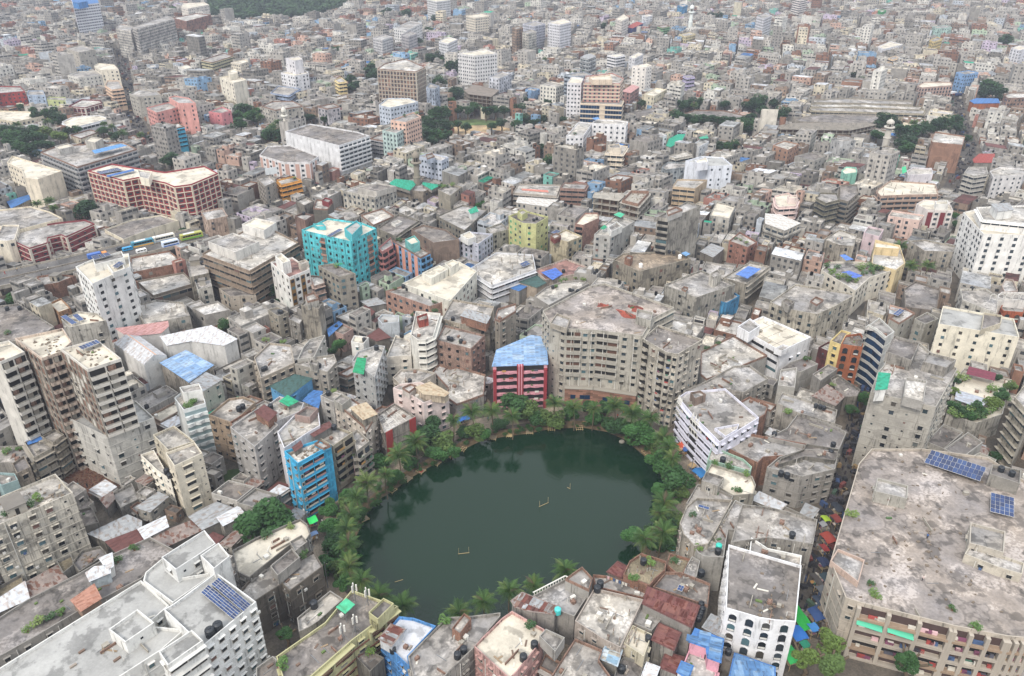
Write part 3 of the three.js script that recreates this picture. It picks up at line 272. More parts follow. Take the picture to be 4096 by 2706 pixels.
function roofStuff(F, p, rl, d, tin) {
  const { g, cx, cz, dist } = F; if (tin && d.r !== 'x2') return; const A = Math.abs(area(p)), pt = (m) => { const q = inset(p, m); for (let i = 0; i < 20; i++) { const a = q[Math.floor(rnd() * q.length)], b = q[Math.floor(rnd() * q.length)], c = mid(p), u = rnd(), v = rnd() * .8; const x = (a[0] * u + b[0] * (1 - u)) * (1 - v) + c[0] * v, z = (a[1] * u + b[1] * (1 - u)) * (1 - v) + c[1] * v; if (inside(x, z, q)) return [x, z]; } return mid(p); };
  const ang = Math.atan2(-(p[1][1] - p[0][1]), p[1][0] - p[0][0]);
  if (!d.nr && !d.fr && A > 60 && (dist > 240 || d.fill)) { const [x, z] = pt(2.2), w = Math.min(4.5, Math.sqrt(A) * .32), l = w * rr(.8, 1.3), wm = M('wall', pick(['#a39d94', '#b0aaa0', '#c2bdb4'])); const r = mesh('stair_room', box(w, 2.5, l), wm, g, x - cx, rl + 1.25, z - cz, ang); mesh('roof_slab', box(w + .5, .16, l + .5), M('roof', '#9c968d'), r, 0, 1.33, 0); mesh('door', box(.9, 1.9, .08), DARK, r, 0, -.3, l / 2); mesh('door', box(.08, 1.2, 1), DARK, r, -w / 2, .1, 0);
    if (dist < 420 && !d.t && rnd() < .65) { const k = rnd() < .5 ? 2 : 1; const [tx, tz] = pt(1.6); for (let i = 0; i < k; i++) tank(tx + i * 1.55 * Math.cos(ang), rl, tz - i * 1.55 * Math.sin(ang), rr(.8, 1.05), null, (d.tw ? d.tw() : (k > 1 ? (i ? 'right' : 'left') + ' one of two black water tanks' : 'single black water tank') + ' on the ' + d.k), 'water tanks on the ' + d.k); } }
  if (!tin && A > 90 && dist < 330 && p.length === 4) { const m = new MB(), n = p.length, h = Math.floor(n / 2), L = (a, b, t) => [a[0] + (b[0] - a[0]) * t - cx, rl + .03, a[1] + (b[1] - a[1]) * t - cz]; for (const [e, f] of [[0, h], [1, (1 + h) % n]]) for (const t of A > 250 ? [.27, .52, .76] : [rr(.35, .65)]) if (rnd() < .75) { const s = L(p[e], p[(e + 1) % n], t), q = L(p[(f + 1) % n], p[f], t); m.bar(s, q, .06); } if (m.p.length) mesh('roof_seam', m.geo(), M('', pick(['#8b867f', '#c2beb7', '#6f6a65'])), g); }
  for (let i = 0; i < (d.rods ?? 0); i++) { const q = inset(p, .8), k = Math.floor(rnd() * q.length), a = q[k], b = q[(k + 1) % q.length], u = rnd(); let x = a[0] + (b[0] - a[0]) * u, z = a[1] + (b[1] - a[1]) * u; if (i % 2) [x, z] = pt(1.5); mesh('column_stub', box(.3, d.rh ?? 1.2, .3), CONCM, g, x - cx, rl + (d.rh ?? 1.2) / 2, z - cz, ang); mesh('rebar', box(.12, .9, .12), RUSTROD, g, x - cx, rl + (d.rh ?? 1.2) + .45, z - cz, ang); }
  if (dist < 330) { const k = Math.min(13, Math.floor(A / (dist < 230 ? 14 : 26))); for (let i = 0; i < k; i++) { const [x, z] = pt(1); const q = rnd(); if (q < .16) mesh('roof_pipe', box(.1, .1, rr(1.5, 4)), STEEL, g, x - cx, rl + .08, z - cz, ang + (rnd() < .5 ? 1.57 : 0)); else if (q < .3) mesh('vent_pipe', box(.14, 1.4, .14), PIPE, g, x - cx, rl + .7, z - cz); else if (q < .5 && A > 90) mesh('low_wall', box(rr(2, 5), .7, .2), pick([BRICKM, CONCM]), g, x - cx, rl + .35, z - cz, ang + (rnd() < .5 ? 1.57 : 0)); else if (q < .68) mesh('roof_box', box(rr(.7, 1.4), rr(.5, 1.1), rr(.7, 1.3)), pick([CONCM, BRICKM, WHITE]), g, x - cx, rl + .4, z - cz, ang); else if (q < .84) mesh('plank', box(rr(1, 2.6), .08, .4), M('', pick(['#8d7a62', '#c9c4b8', '#6d5a4d'])), g, x - cx, rl + .08, z - cz, rnd() * 3); else mesh('planter', box(rr(.6, 1.6), .4, .5), M('', pick(['#8d8378', '#6d5a4d', '#5a6d3c', '#47603a'])), g, x - cx, rl + .2, z - cz, ang); } }
  if (d.rb) { const k = d.n === 'shopping_mall' ? 90 : 26, m = []; for (let i = 0; i < k; i++) { const [x, z] = pt(1.2); m.push(place(new THREE.BoxGeometry(rr(.2, .9), rr(.1, .35), rr(.2, .8)), x - cx, rl + .12, z - cz, rnd() * 3)); } const o = mesh('rubble', merge(m), M('ground', '#a79a8c'), g); o.userData.kind = 'stuff'; }
  if (d.red) for (const q of [[[.12, -.1], [.3, .02], [.36, .14], [.18, .12]], [[.24, -.22], [.4, -.12], [.42, .04], [.28, -.04]], [[-.05, -.25], [.04, -.2], [.02, -.12], [-.08, -.16]]]) { const m = new MB(), S = Math.sqrt(A), P = q.flatMap((v, i) => { const w = q[(i + 1) % 4]; return [0, .33, .66].map((u) => [(v[0] + (w[0] - v[0]) * u + rr(-.02, .02)) * S, (v[1] + (w[1] - v[1]) * u + rr(-.02, .02)) * S]); }); if (area(P) < 0) P.reverse(); m.top(P, rl + .02, 2); mesh('red_patch', m.geo(), M('roof', '#a8503c'), g); }
  if (d.red2) { const m = new MB(); for (const s of [.25, .5, .75]) { const L = (a, b, t) => [a[0] + (b[0] - a[0]) * t - cx, a[1] + (b[1] - a[1]) * t - cz]; m.bar([L(p[0], p[1], s)[0], rl + .06, L(p[0], p[1], s)[1]], [L(p[3], p[2], s)[0], rl + .06, L(p[3], p[2], s)[1]], .09); m.bar([L(p[1], p[2], s)[0], rl + .06, L(p[1], p[2], s)[1]], [L(p[0], p[3], s)[0], rl + .06, L(p[0], p[3], s)[1]], .09); } mesh('roof_line', m.geo(), WHITE, g); for (let i = 0; i < p.length; i++) { const a = p[i], b = p[(i + 1) % p.length], n = nrm(a, b); if (n[0] > .2 && n[1] > 0) for (const u of [.12, .86]) mesh('red_panel', box(Math.hypot(b[0] - a[0], b[1] - a[1]) * .2, rl + .8, .25), M('paint', '#9c3a38'), g, a[0] + (b[0] - a[0]) * u + n[0] * .08 - cx, (rl + .8) / 2, a[1] + (b[1] - a[1]) * u + n[1] * .08 - cz, Math.atan2(n[0], n[1])); } }
  if (d.bd) { const b = mesh('billboard', box(7, 4, .25), M('paint', '#dfe6ea'), g, p[0][0] - cx + 2, rl + 3, p[0][1] - cz, .5); mesh('strut', box(.15, 2, .15), STEEL, b, 2, -3, -.2); mesh('strut', box(.15, 2, .15), STEEL, b, -2, -3, -.2); }
  if (d.arc) for (let i = 0; i < 6; i++) { const a = p[0], b = p[p.length - 1], f = p.reduce((s, v) => v[1] > s[1] ? v : s), u = i; mesh('roof_arch', archFrame(2.2, 2.6), WHITE, g, f[0] - cx - 14 + u * 3, rl + 2.1, f[1] - cz - .6); }
  if (d.rail) { let k = 0; p.forEach((v, i) => { const w = p[(i + 1) % p.length]; if (nrm(v, w)[1] < -.5) { const L = Math.hypot(w[0] - v[0], w[1] - v[1]), q = Math.floor(L / .8); for (let j = 0; j < q; j++) mesh('baluster', box(.22, .9, .22), WHITE, g, v[0] + (w[0] - v[0]) * (j + .5) / q - cx, rl + 1.25, v[1] + (w[1] - v[1]) * (j + .5) / q - cz); mesh('handrail', box(L, .14, .3), WHITE, g, (v[0] + w[0]) / 2 - cx, rl + 1.77, (v[1] + w[1]) / 2 - cz, Math.atan2(-(w[1] - v[1]), w[0] - v[0])); } }); }
}
const CELL = ['#1b2f58', '#203764', '#182a50', '#27416e'].map((c) => M('', c, .25));
function solar(q, y, nr, nc, label) { // panels in rows across the quad, each a part
  const [a, b, c, e] = q, dd = (s, t) => Math.hypot(t[0] - s[0], t[1] - s[1]); const long = dd(a, b) > dd(b, c), [o, u, v] = long ? [a, b, e] : [b, c, a]; if (!v) return;
  const U = [u[0] - o[0], u[1] - o[1]], V = [v[0] - o[0], v[1] - o[1]], lu = Math.hypot(...U), lv = Math.hypot(...V), [mx, mz] = mid(q), t = thing('solar_array', label, 'solar panels', null, mx, y - 1, mz);
  const ry = Math.atan2(-U[1], U[0]), w = lu / nc, h = lv / nr; const f = V[1] > 0 ? 1 : -1;
  for (let i = 0; i < nc; i++) for (let j = 0; j < nr; j++) { const s = (i + .5) / nc, r = (j + .5) / nr; const m = mesh('panel', new THREE.BoxGeometry(w - .07, .05, h - .07), pick(CELL), t, o[0] + U[0] * s + V[0] * r - mx, 1, o[1] + U[1] * s + V[1] * r - mz, ry); m.rotation.order = 'YXZ'; mesh('frame', (geos['pf' + Math.round(w * 20) + '_' + Math.round(h * 20)] ??= merge([place(new THREE.BoxGeometry(w, .07, .045), 0, 0, h / 2), place(new THREE.BoxGeometry(w, .07, .045), 0, 0, -h / 2), place(new THREE.BoxGeometry(.045, .07, h), w / 2, 0, 0), place(new THREE.BoxGeometry(.045, .07, h), -w / 2, 0, 0)])), WHITE, m); }
  for (const [s, r] of [[.08, .1], [.92, .1], [.08, .9], [.92, .9]]) mesh('post', box(.1, 1.1, .1), STEEL, t, o[0] + U[0] * s + V[0] * r - mx, .45, o[1] + U[1] * s + V[1] * r - mz); }
function antenna(x, y, z, label) { const t = thing('antenna_mast', label, 'antenna', null, x, y, z); mesh('pole', (geos.ap ??= new THREE.CylinderGeometry(.09, .12, 5, 8)), STEEL, t, 0, 2.5, 0); for (let i = 0; i < 3; i++) { const a = i * 2.1; mesh('antenna_panel', box(.35, 2, .25), WHITE, t, Math.cos(a) * .55, 4.2, Math.sin(a) * .55, -a); } mesh('crossbar', box(1.2, .1, .1), STEEL, t, 0, 3.6, 0); for (const a of [0, 2.1, 4.2]) { const m = new MB(); m.bar([Math.cos(a) * 1.4, 0, Math.sin(a) * 1.4], [0, 2.4, 0], .05); mesh('brace', m.geo(), STEEL, t); } }
function minaret(x, z, h, c, r, label) { const t = thing('minaret', label, 'minaret', null, x, 0, z), m = M('paint', c), L = (a) => new THREE.LatheGeometry(a.map((q) => new THREE.Vector2(...q)), 14);
  mesh('shaft', L([[r, 0], [r, h * .45], [r * 1.15, h * .46], [r * 1.15, h * .48], [r * .85, h * .49], [r * .8, h * .72]]), m, t); mesh('gallery', L([[r * .8, h * .72], [r * 1.5, h * .74], [r * 1.5, h * .78], [r * .85, h * .78]]), m, t); for (let i = 0; i < 8; i++) mesh('pillar', box(.28, h * .08, .28), m, t, Math.cos(i * .785) * r * .85, h * .82, Math.sin(i * .785) * r * .85); mesh('core', (geos.mc ??= new THREE.CylinderGeometry(1, 1, 1, 10)), DARK, t, 0, h * .82, 0).scale.set(r * .5, h * .08, r * .5); mesh('dome', L([[r * 1.05, h * .86], [r * 1.12, h * .88], [r * 1.05, h * .92], [r * .6, h * .96], [.15, h * .985], [.1, h * 1.03], [0, h * 1.04]]), m, t); }

B({n:"apartment_block",k:"window-dotted concrete block at the left edge",l:"pale concrete block at the left edge with rubble and shrubs on its cream roof",p:[-137.5,-160.1,-124.9,-172.5,-116.3,-164.6,-131.5,-149.8],h:21,f:7,c:"#c9c5bd",r:"p",s:"w",g:[[-124.6,-162.3],[-129.3,-156.5],[-125.5,-159.7]],sd:5,rb:1});
B({n:"house",k:"long low house with creeper-covered roof",l:"long low house with creeper-grown brown roof between tin sheds and the big white building",p:[-123.2,-132.8,-118.7,-139.5,-110.2,-148.2,-104.6,-155.0,-97.3,-161.3,-88.5,-156.2,-93.7,-146.3,-104.4,-136.0,-110.6,-128.7,-117.0,-121.9],h:8.5,f:3,c:"#a19e9a",r:"d",s:"d",w:[[[-106.5,-145.9,-105.4,-147.8,-102.0,-148.2,-100.8,-145.9,-104.4,-143.3],7.7,10.9,"#a9b5bd","x","n"],[[-105.8,-136.9,-102.8,-141.6,-99.2,-137.3,-102.0,-133.7],7.7,11.1,"#a08878","o","n"],[[-105.4,-150.9,-103.3,-152.5,-101.0,-148.2,-101.6,-147.0],7.7,10.9,"#e2e2df","x","n"]],g:[[-99.8,-157.0],[-102.3,-152.6],[-112.7,-132.8],[-108.6,-135.8],[-113.9,-130.4],[-110.4,-134.5]],sd:11});
B({n:"apartment_block",k:"big white building with the smooth grey terrace",l:"big white building with smooth pale terrace and blue solar panels, bottom left corner",p:[-107.1,-110.4,-86.9,-135.6,-77.5,-128.1,-80.5,-122.3,-71.5,-121.3,-74.7,-115.7,-81.5,-108.2,-104.5,-105.8],h:19,f:6,c:"#e2e2df",r:"s",s:"w",w:[[[-86.4,-118.9,-82.5,-124.4,-77.3,-120.7,-81.4,-115.5],18.2,21.8,"#e2e2df","s","d"]],m:[[[-75.2,-126.1,-68.8,-135.5,-57.0,-126.7,-64.8,-114.7,-70.2,-119.1,-76.8,-124.5],0,21.6,"#e6e7e6","s","L:n,R:v,F:v",7],[[-82.2,-138.3,-75.2,-147.5,-70.9,-142.8,-77.4,-134.4],0,23.6,"#d8d9d8","s","w",7],[[-73.0,-138.4,-70.1,-142.7,-66.1,-138.3,-68.5,-134.3],0,24,"#e2e2e0","s","n",7],[[-72.0,-110.9,-67.2,-116.4,-63.9,-113.7,-68.9,-107.6],0,24.5,"#e2e2df","s","R:r,F:r,L:d",8],[[-86.1,-136.9,-83.9,-141.4,-76.8,-135.3,-69.5,-137.1,-76.3,-127.7,-85.6,-134.3],0,20.2,"#e2e2df","s","n",6]],t:[[-64.4,20.8,-118.1,1.4],[-63.2,20.8,-119.6,1.4]],o:[[[-70.1,-129.2,-69.2,-131.5,-59.5,-123.8,-60.8,-121.3],21.8,4,9],[[-68.6,-131.7,-67.6,-133.7,-57.9,-125.7,-59.2,-123.5],21.8,4,9]],sd:3});
B({n:"tin_shed",k:"rusty maroon tin shed",l:"long maroon tin shed beside the white tin roof, below the window-dotted concrete block",p:[-111.1,-163.7,-104.2,-168.5,-100.8,-164.7,-106.8,-160.0],h:4.5,f:1,c:"#827f7a",r:"m",s:"n"});
B({n:"tin_shed",k:"bright white tin shed",l:"bright white tin roof in the middle of the row of rusty sheds",p:[-103.9,-168.1,-98.6,-173.1,-96.2,-169.0,-100.7,-164.4],h:5,f:1,c:"#a19e9a",r:"x",s:"n"});
B({n:"tin_shed",k:"patchwork tin shed",l:"patchwork rust and grey tin roof next to the bright white tin roof",p:[-100.2,-165.9,-97.5,-167.9,-91.0,-172.5,-86.1,-169.5,-93.7,-162.8],h:4,f:1,c:"#827f7a",r:"k",s:"n"});
B({n:"tin_shed",k:"grey tin shed by the cream tower",l:"wide grey tin roof with a few rust patches at the foot of the cream tower",p:[-91.9,-173.7,-86.2,-179.7,-77.9,-176.0,-86.3,-168.5],h:4.6,f:1,c:"#827f7a",r:"g",s:"n"});
B({n:"tin_shed",k:"pale tin shed beside the round tree",l:"pale tin roof touching the big round tree",p:[-83.3,-172.5,-79.0,-177.2,-76.1,-173.9,-80.7,-169.4],h:5.2,f:1,c:"#a19e9a",r:"x",s:"n"});
B({n:"tin_shed",k:"grey tin shed with one rusty sheet",l:"grey tin roof with a single red rusty sheet behind the maroon shed",p:[-117.5,-167.2,-110.0,-174.6,-105.2,-172.2,-104.2,-169.7,-111.9,-164.5],h:4.2,f:1,c:"#827f7a",r:"g",s:"n"});
B({n:"tin_shed",k:"dark tin lean-to",l:"dark grey lean-to roof with litter under the concrete block",p:[-120.7,-155.9,-118.1,-158.4,-115.5,-154.9,-116.9,-151.7],h:5,f:1,c:"#827f7a",r:"e",s:"n"});
B({n:"house",k:"roof with the rubbish heap",l:"dark flat roof strewn with rubbish in front of the maroon tin shed",p:[-116.3,-155.3,-116.0,-159.9,-111.7,-161.6,-108.5,-158.6,-112.9,-152.1],h:5,f:1,c:"#827f7a",r:"d",s:"n",rb:1});
B({n:"tin_shed",k:"long narrow rusty shed",l:"long narrow rusty shed roof running under the concrete block",p:[-125.9,-148.8,-120.6,-155.1,-115.9,-150.7,-122.4,-143.9],h:4,f:1,c:"#827f7a",r:"k",s:"n"});
B({n:"tin_shed",k:"white corner shed at the left edge",l:"white tin roof at the left edge of the low sheds",p:[-129.1,-142.2,-125.3,-148.4,-121.2,-142.9,-126.8,-138.3],h:5,f:1,c:"#a19e9a",r:"x",s:"n"});
B({n:"house",k:"white house under the concrete block",l:"low house with blue awning cloth at the foot of the concrete block",p:[-132.5,-147.2,-128.3,-152.3,-126.2,-149.3,-130.3,-143.9],h:4,f:1,c:"#827f7a",r:"e",s:"n"});
B({n:"house",k:"small grey flat house behind the sheds",l:"small grey flat house behind the row of tin sheds, beside the dug-up yard",p:[-118.9,-184.5,-114.9,-189.2,-109.9,-182.0,-113.5,-178.1],h:4,f:1,c:"#a19e9a",r:"c",s:"n"});
B({n:"house",k:"grey house beside the dug yard",l:"grey shed-like flat roof next to brick rubble, left of the cream tower",p:[-123.9,-174.9,-120.7,-176.3,-115.4,-169.8,-119.0,-168.0],h:6,f:2,c:"#827f7a",r:"d",s:"n"});
B({n:"apartment_block",k:"cream tower",l:"cream six-storey tower with a lower white wing, left of the big round tree",p:[-100.1,-185.0,-93.4,-190.2,-89.4,-185.0,-95.3,-179.0],h:18.5,f:6,c:"#d3cbba",r:"c",s:"R:R,L:d",w:[[[-108.0,-195.3,-103.4,-200.1,-94.3,-192.0,-100.7,-187.8],0,17.5,"#cfc8b8","p","L:d,R:n"]],m:[[[-112.7,-194.0,-109.6,-196.5,-99.2,-182.4,-105.0,-186.7],0,11,"#e9e4d8","p","w",4]],t:[[-101.4,10.7,-185.5,1.1],[-99.7,10.7,-183.4,1.0]],sd:8});
B({n:"apartment_block",k:"cream house with the L-shaped dark wall",l:"house with cream flat roof above mouldy dark walls, just left of the pond lane",p:[-71.5,-151.5,-66.7,-156.2,-56.9,-163.5,-54.6,-161.5,-52.9,-157.7,-53.3,-155.6,-57.2,-153.6,-63.3,-144.2,-64.4,-142.3,-67.9,-144.2],h:13,f:4,c:"#827f7a",r:"w",s:"w",w:[[[-56.6,-152.2,-54.1,-154.7,-52.1,-152.2,-54.4,-148.7],12.2,15.4,"#a19e9a","c","n"],[[-59.4,-143.9,-55.5,-150.1,-52.8,-146.9,-56.8,-140.8],12.2,15.2,"#a19e9a","d","n"]],g:[[-58.6,-160.3],[-64.2,-156.9],[-52.9,-150.0]],sd:21});
B({n:"apartment_block",k:"mouldy dark block",l:"mouldy dark L-shaped block with patchy roof above the pond lane",p:[-63.7,-145.2,-57.6,-154.6,-53.9,-149.8,-51.0,-152.6,-47.5,-147.1,-53.8,-138.9,-56.3,-141.3,-61.1,-136.0,-64.2,-133.5,-66.2,-138.2],h:12,f:4,c:"#6d665e",r:"c",s:"w",sd:22});
B({n:"house",k:"low pale roof behind the yellow house",l:"low pale patchy roof tucked between the mouldy dark block and the pale yellow house",p:[-51.3,-133.8,-45.1,-142.4,-41.4,-139.7,-45.9,-133.0,-47.8,-131.1,-49.9,-129.7],h:8.5,f:3,c:"#a19e9a",r:"p",s:"n",t:[[-48.1,7.8,-137.7,1.3]]});
B({n:"apartment_block",k:"pale yellow house",l:"long pale yellow house with brown flat roof and mobile antennas at the pond",p:[-51.3,-117.9,-42.6,-127.2,-38.2,-136.9,-26.5,-131.9,-32.4,-125.6,-35.6,-122.1,-42.7,-112.7,-48.4,-112.2],h:14.5,f:5,c:"#c8c69c",r:"d",s:"y",w:[[[-32.5,-127.6,-29.7,-131.8,-27.1,-130.2,-30.1,-125.6],13.7,17.3,"#c8c69c","d","n"],[[-32.1,-126.7,-31.6,-127.7,-30.0,-127.0,-30.5,-125.5],13.7,15.7,"#c8c69c","d","n"]],g:[[-49.3,-115.9]],y:[[[-40.3,-129.4,-38.4,-132.2,-36.0,-130.2,-37.8,-127.5],16.9,"#4fc493"]],a:[[-36.9,-134.3],[-33.7,-132.9],[-35.2,-125.0],[-37.5,-122.5]],sd:9});
B({n:"house",k:"small concrete house under the yellow facade",l:"small dark concrete house with a shrub, below the yellow facade",p:[-35.5,-122.6,-33.0,-124.6,-28.8,-122.0,-31.5,-118.3],h:9,f:3,c:"#827f7a",r:"d",s:"n",g:[[-32.3,-123.5]]});
B({n:"house",k:"grey roof at the bottom edge",l:"cluttered grey roof at the bottom edge left of the pale yellow house",p:[-56.2,-117.8,-53.3,-120.9,-48.5,-116.7,-49.2,-114.7,-55.3,-114.7],h:11,f:3,c:"#a19e9a",r:"d",s:"n",g:[[-50.9,-119.3]]});
B({n:"apartment_block",k:"bright blue-walled house",l:"house with bright blue side wall and white terrace at the near pond shore",p:[-29.9,-124.6,-26.4,-131.2,-22.9,-130.7,-17.5,-128.4,-23.0,-120.0,-22.4,-117.3],h:12,f:4,c:"#5b9be0",r:"u",s:"d",w:[[[-29.5,-122.9,-27.5,-126.7,-24.5,-125.4,-26.7,-121.1],11.2,14.2,"#cfd2d6","k","n"]],t:[[-26.6,11.2,-121.7,1.0]]});
B({n:"apartment_block",k:"grey house with the brick roof room",l:"grey house with a small brick room and twin dark tanks, at the near shore",p:[-22.9,-119.2,-15.2,-130.0,-9.4,-130.4,-2.7,-131.4,-2.7,-130.4,-8.8,-121.0,-15.2,-113.1,-21.0,-113.1],h:13,f:4,c:"#a19e9a",r:"c",s:"w",w:[[[-13.5,-124.9,-11.0,-129.3,-9.3,-127.8,-11.6,-123.4],12.2,15.2,"#94705f","p","n"]],t:[[-12.0,12.2,-119.4,1.1],[-10.7,12.2,-120.9,1.1]],g:[[-15.4,-128.8]],sd:31});
B({n:"apartment_block",k:"cream-roofed house with pink facade",l:"house with a broad cream-white roof and dull pink facade at the bottom of the frame",p:[-8.6,-121.9,-2.3,-129.8,0.0,-131.9,7.4,-126.5,6.5,-123.0,1.0,-115.1,-0.5,-113.4],h:13,f:4,c:"#c9a3a0",r:"w",s:"w",w:[[[6.1,-122.6,7.6,-124.6,11.7,-122.2,9.4,-118.4],12.2,15.4,"#a19e9a","c","n"]],t:[[5.0,12.2,-122.2,1.15],[2.5,12.2,-118.8,1.15]],g:[[3.9,-127.8]],sd:32});
B({n:"house",k:"house with the rust-and-tin roof",l:"low house with a long rusty tin roof and a teal water tank, near shore",p:[0.0,-136.2,2.5,-138.7,10.7,-134.4,10.0,-132.4,4.8,-133.1,0.8,-134.5],h:11.5,f:4,c:"#a19e9a",r:"k",s:"n",t:[[10.8,10.7,-133.2,1.1,"#4fc0bd"]]});
B({n:"house",k:"grey pond-side terrace",l:"grey stained pond-side terrace with a white balustrade",p:[5.1,-138.9,13.2,-144.3,17.7,-141.6,18.9,-139.6,16.8,-136.1,14.7,-132.5,10.7,-134.4],h:10.5,f:3,c:"#a19e9a",r:"c",s:"n",sd:40,rail:1});
B({n:"house",k:"raised corner room over the pond",l:"raised concrete corner room with a tall end wall over the pond",p:[13.0,-141.5,17.4,-145.5,19.7,-141.8,18.5,-137.9],h:13.5,f:4,c:"#a19e9a",r:"c",s:"n"});
B({n:"apartment_block",k:"pale marbled roof",l:"house with a large pale marbled flat roof in the bottom centre",p:[14.6,-129.8,20.0,-139.9,31.4,-136.3,24.3,-122.3,20.4,-124.8],h:12,f:4,c:"#a79d95",r:"p",s:"w",t:[[20.6,11.8,-139.0,1.15],[21.5,11.8,-140.6,1.15]],rods:8,sd:33,nr:1,rh:1.2});
B({n:"house",k:"large maroon tin roof",l:"house under a large maroon tin roof in the bottom centre right",p:[31.1,-134.5,33.0,-139.5,44.1,-133.8,41.1,-127.6],h:12.5,f:4,c:"#a19e9a",r:"m",s:"n"});
B({n:"house",k:"grey court beside the maroon roof",l:"grey sunken court roof left of and below the large maroon tin roof",p:[28.3,-130.6,31.1,-136.1,35.6,-132.2,32.3,-128.3],h:10.5,f:3,c:"#a19e9a",r:"c",s:"n"});
B({n:"house",k:"concrete terrace with the mud stain",l:"concrete terrace with dark mud stains behind the large maroon tin roof",p:[34.5,-141.2,38.5,-146.2,42.3,-146.1,48.9,-142.4,46.8,-135.3,39.1,-139.1],h:11,f:4,c:"#a19e9a",r:"d",s:"d",t:[[45.2,10.2,-134.2,0.95],[44.5,10.2,-132.8,0.95],[43.8,10.2,-131.5,0.95],[45.3,10.2,-135.7,0.95]],o:[[[40.1,-139.9,41.0,-141.5,42.3,-141.1,41.3,-139.3],11.4,2,2]],sd:35});
B({n:"house",k:"roofless brick enclosure",l:"roofless brick enclosure with sand and weeds inside, at the near right shore",p:[27.6,-144.3,29.7,-148.9,33.1,-151.7,39.1,-148.9,38.3,-145.9,35.2,-142.9,33.6,-140.7],h:12,f:4,c:"#94705f",r:"e",s:"n",t:[[33.2,11.4,-148.5,1.1]],g:[[30.3,-143.3],[34.9,-148.2]],rods:6,rh:1.2});
B({n:"house",k:"small house with the weedy yard roof",l:"small concrete house with weeds and stub walls behind the brick enclosure",p:[39.3,-149.3,40.8,-153.2,45.7,-151.2,42.2,-144.8],h:10.5,f:3,c:"#94705f",r:"e",s:"n",g:[[41.4,-150.5]]});
B({n:"house",k:"narrow concrete house beside the weedy roof",l:"narrow concrete house with a pale blue inner wall beside the curved corner house",p:[43.9,-148.2,46.4,-152.1,48.1,-150.5,46.1,-145.1,42.6,-144.4],h:10.5,f:3,c:"#a19e9a",r:"c",s:"n",t:[[47.7,9.2,-146.7,1.15]]});
B({n:"tin_shed",k:"small rusty roof on the near shore",l:"small rusty roof patch on the near shore left of the brick enclosure",p:[24.3,-148.1,27.3,-151.5,29.2,-150.0,27.4,-146.1],h:9,f:3,c:"#827f7a",r:"m",s:"n"});
B({n:"house",k:"brick house with the clothes line",l:"low brick house with a clothes line of bright laundry along its roof",p:[20.4,-146.8,23.6,-146.4,34.4,-143.0,32.0,-139.1,20.7,-142.7],h:9.5,f:3,c:"#94705f",r:"c",s:"n",u:[[23.7,-145.5,29.0,-142.6],[30.2,-141.5,30.8,-141.5]]});
B({n:"house",k:"small cream roof with rods",l:"small cream roofed house with rusty rods, beside the maroon square roof",p:[25.3,-124.4,28.0,-129.5,32.1,-126.9,29.4,-120.7],h:11,f:3,c:"#cfc8b4",r:"w",s:"d",t:[[31.1,10.2,-125.8,0.95]],rods:8,rh:1.2});
B({n:"tin_shed",k:"square maroon tin roof",l:"square maroon tin roof below the large one",p:[32.0,-125.3,34.4,-129.8,38.6,-127.2,36.2,-122.6],h:11,f:3,c:"#a19e9a",r:"m",s:"n"});
B({n:"tin_shed",k:"lower maroon tin roof",l:"lower maroon roof beside the pink house terrace",p:[33.2,-119.8,35.1,-123.7,38.7,-122.5,36.4,-118.2],h:8.5,f:3,c:"#a19e9a",r:"m",s:"n"});
B({n:"tin_shed",k:"streaked blue-white tin shed",l:"small shed with streaked blue and white corrugated roof at the bottom centre",p:[19.9,-121.0,21.3,-124.3,24.7,-123.1,23.2,-119.2],h:10,f:3,c:"#a19e9a",r:"z",s:"n"});
B({n:"house",k:"flat grey roof at the bottom centre",l:"broad bare grey roof at the bottom centre left of the streaked shed",p:[9.7,-117.8,14.4,-125.7,20.3,-122.6,19.3,-119.8,21.9,-114.7,8.0,-114.7],h:11,f:3,c:"#a19e9a",r:"c",s:"n",nr:1});
B({n:"house",k:"dim roof below the cream rod roof",l:"dim grey roof with one tank below the small cream roofed house",p:[23.5,-120.5,25.3,-123.2,30.0,-121.7,28.0,-117.0,22.3,-117.0],h:8,f:3,c:"#827f7a",r:"d",s:"n",t:[[24.5,7.2,-119.8,1.15]],nr:1});
B({n:"house",k:"pink house",l:"pink house with a bright blue tin roof and pinkish terrace at the bottom right",p:[38.1,-119.9,40.5,-124.4,42.8,-129.5,48.5,-126.6,46.3,-120.5,44.2,-115.8,37.8,-115.8],h:9.5,f:3,c:"#dba3b0",r:"p",s:"w",w:[[[40.0,-123.5,42.0,-126.9,47.5,-124.1,45.5,-118.1,43.2,-119.2,43.5,-121.9],8.7,12.5,"#d9a1b2","b","n"],[[36.2,-116.7,37.6,-119.2,39.6,-118.1,38.0,-115.0],8.7,11.0,"#dfe3ea","b","n"]],t:[[44.0,8.7,-122.1,1.0]],nr:1});
B({n:"house",k:"little white shed roof at the bottom",l:"little white-rimmed shed roof at the bottom between the maroon roof and blue-white shed",p:[28.4,-116.5,30.3,-120.5,32.6,-119.4,31.1,-116.2],h:9,f:3,c:"#e2e2df",r:"x",s:"n"});
B({n:"house",k:"plain grey tin roof",l:"plain pale grey tin roof between the pink house and the arched white building",p:[44.5,-129.3,47.2,-132.9,50.7,-130.6,48.5,-126.1],h:10.5,f:3,c:"#a19e9a",r:"g",s:"n"});
B({n:"apartment_block",k:"arched white building",l:"white building with rows of arched windows and dark stained roof, bottom right",p:[53.5,-147.4,69.3,-140.3,62.7,-123.4,58.3,-123.8,54.9,-124.5,48.1,-127.3],h:19,f:6,c:"#e6e7ea",r:"d",s:"A",sd:41,nr:1,rb:1});
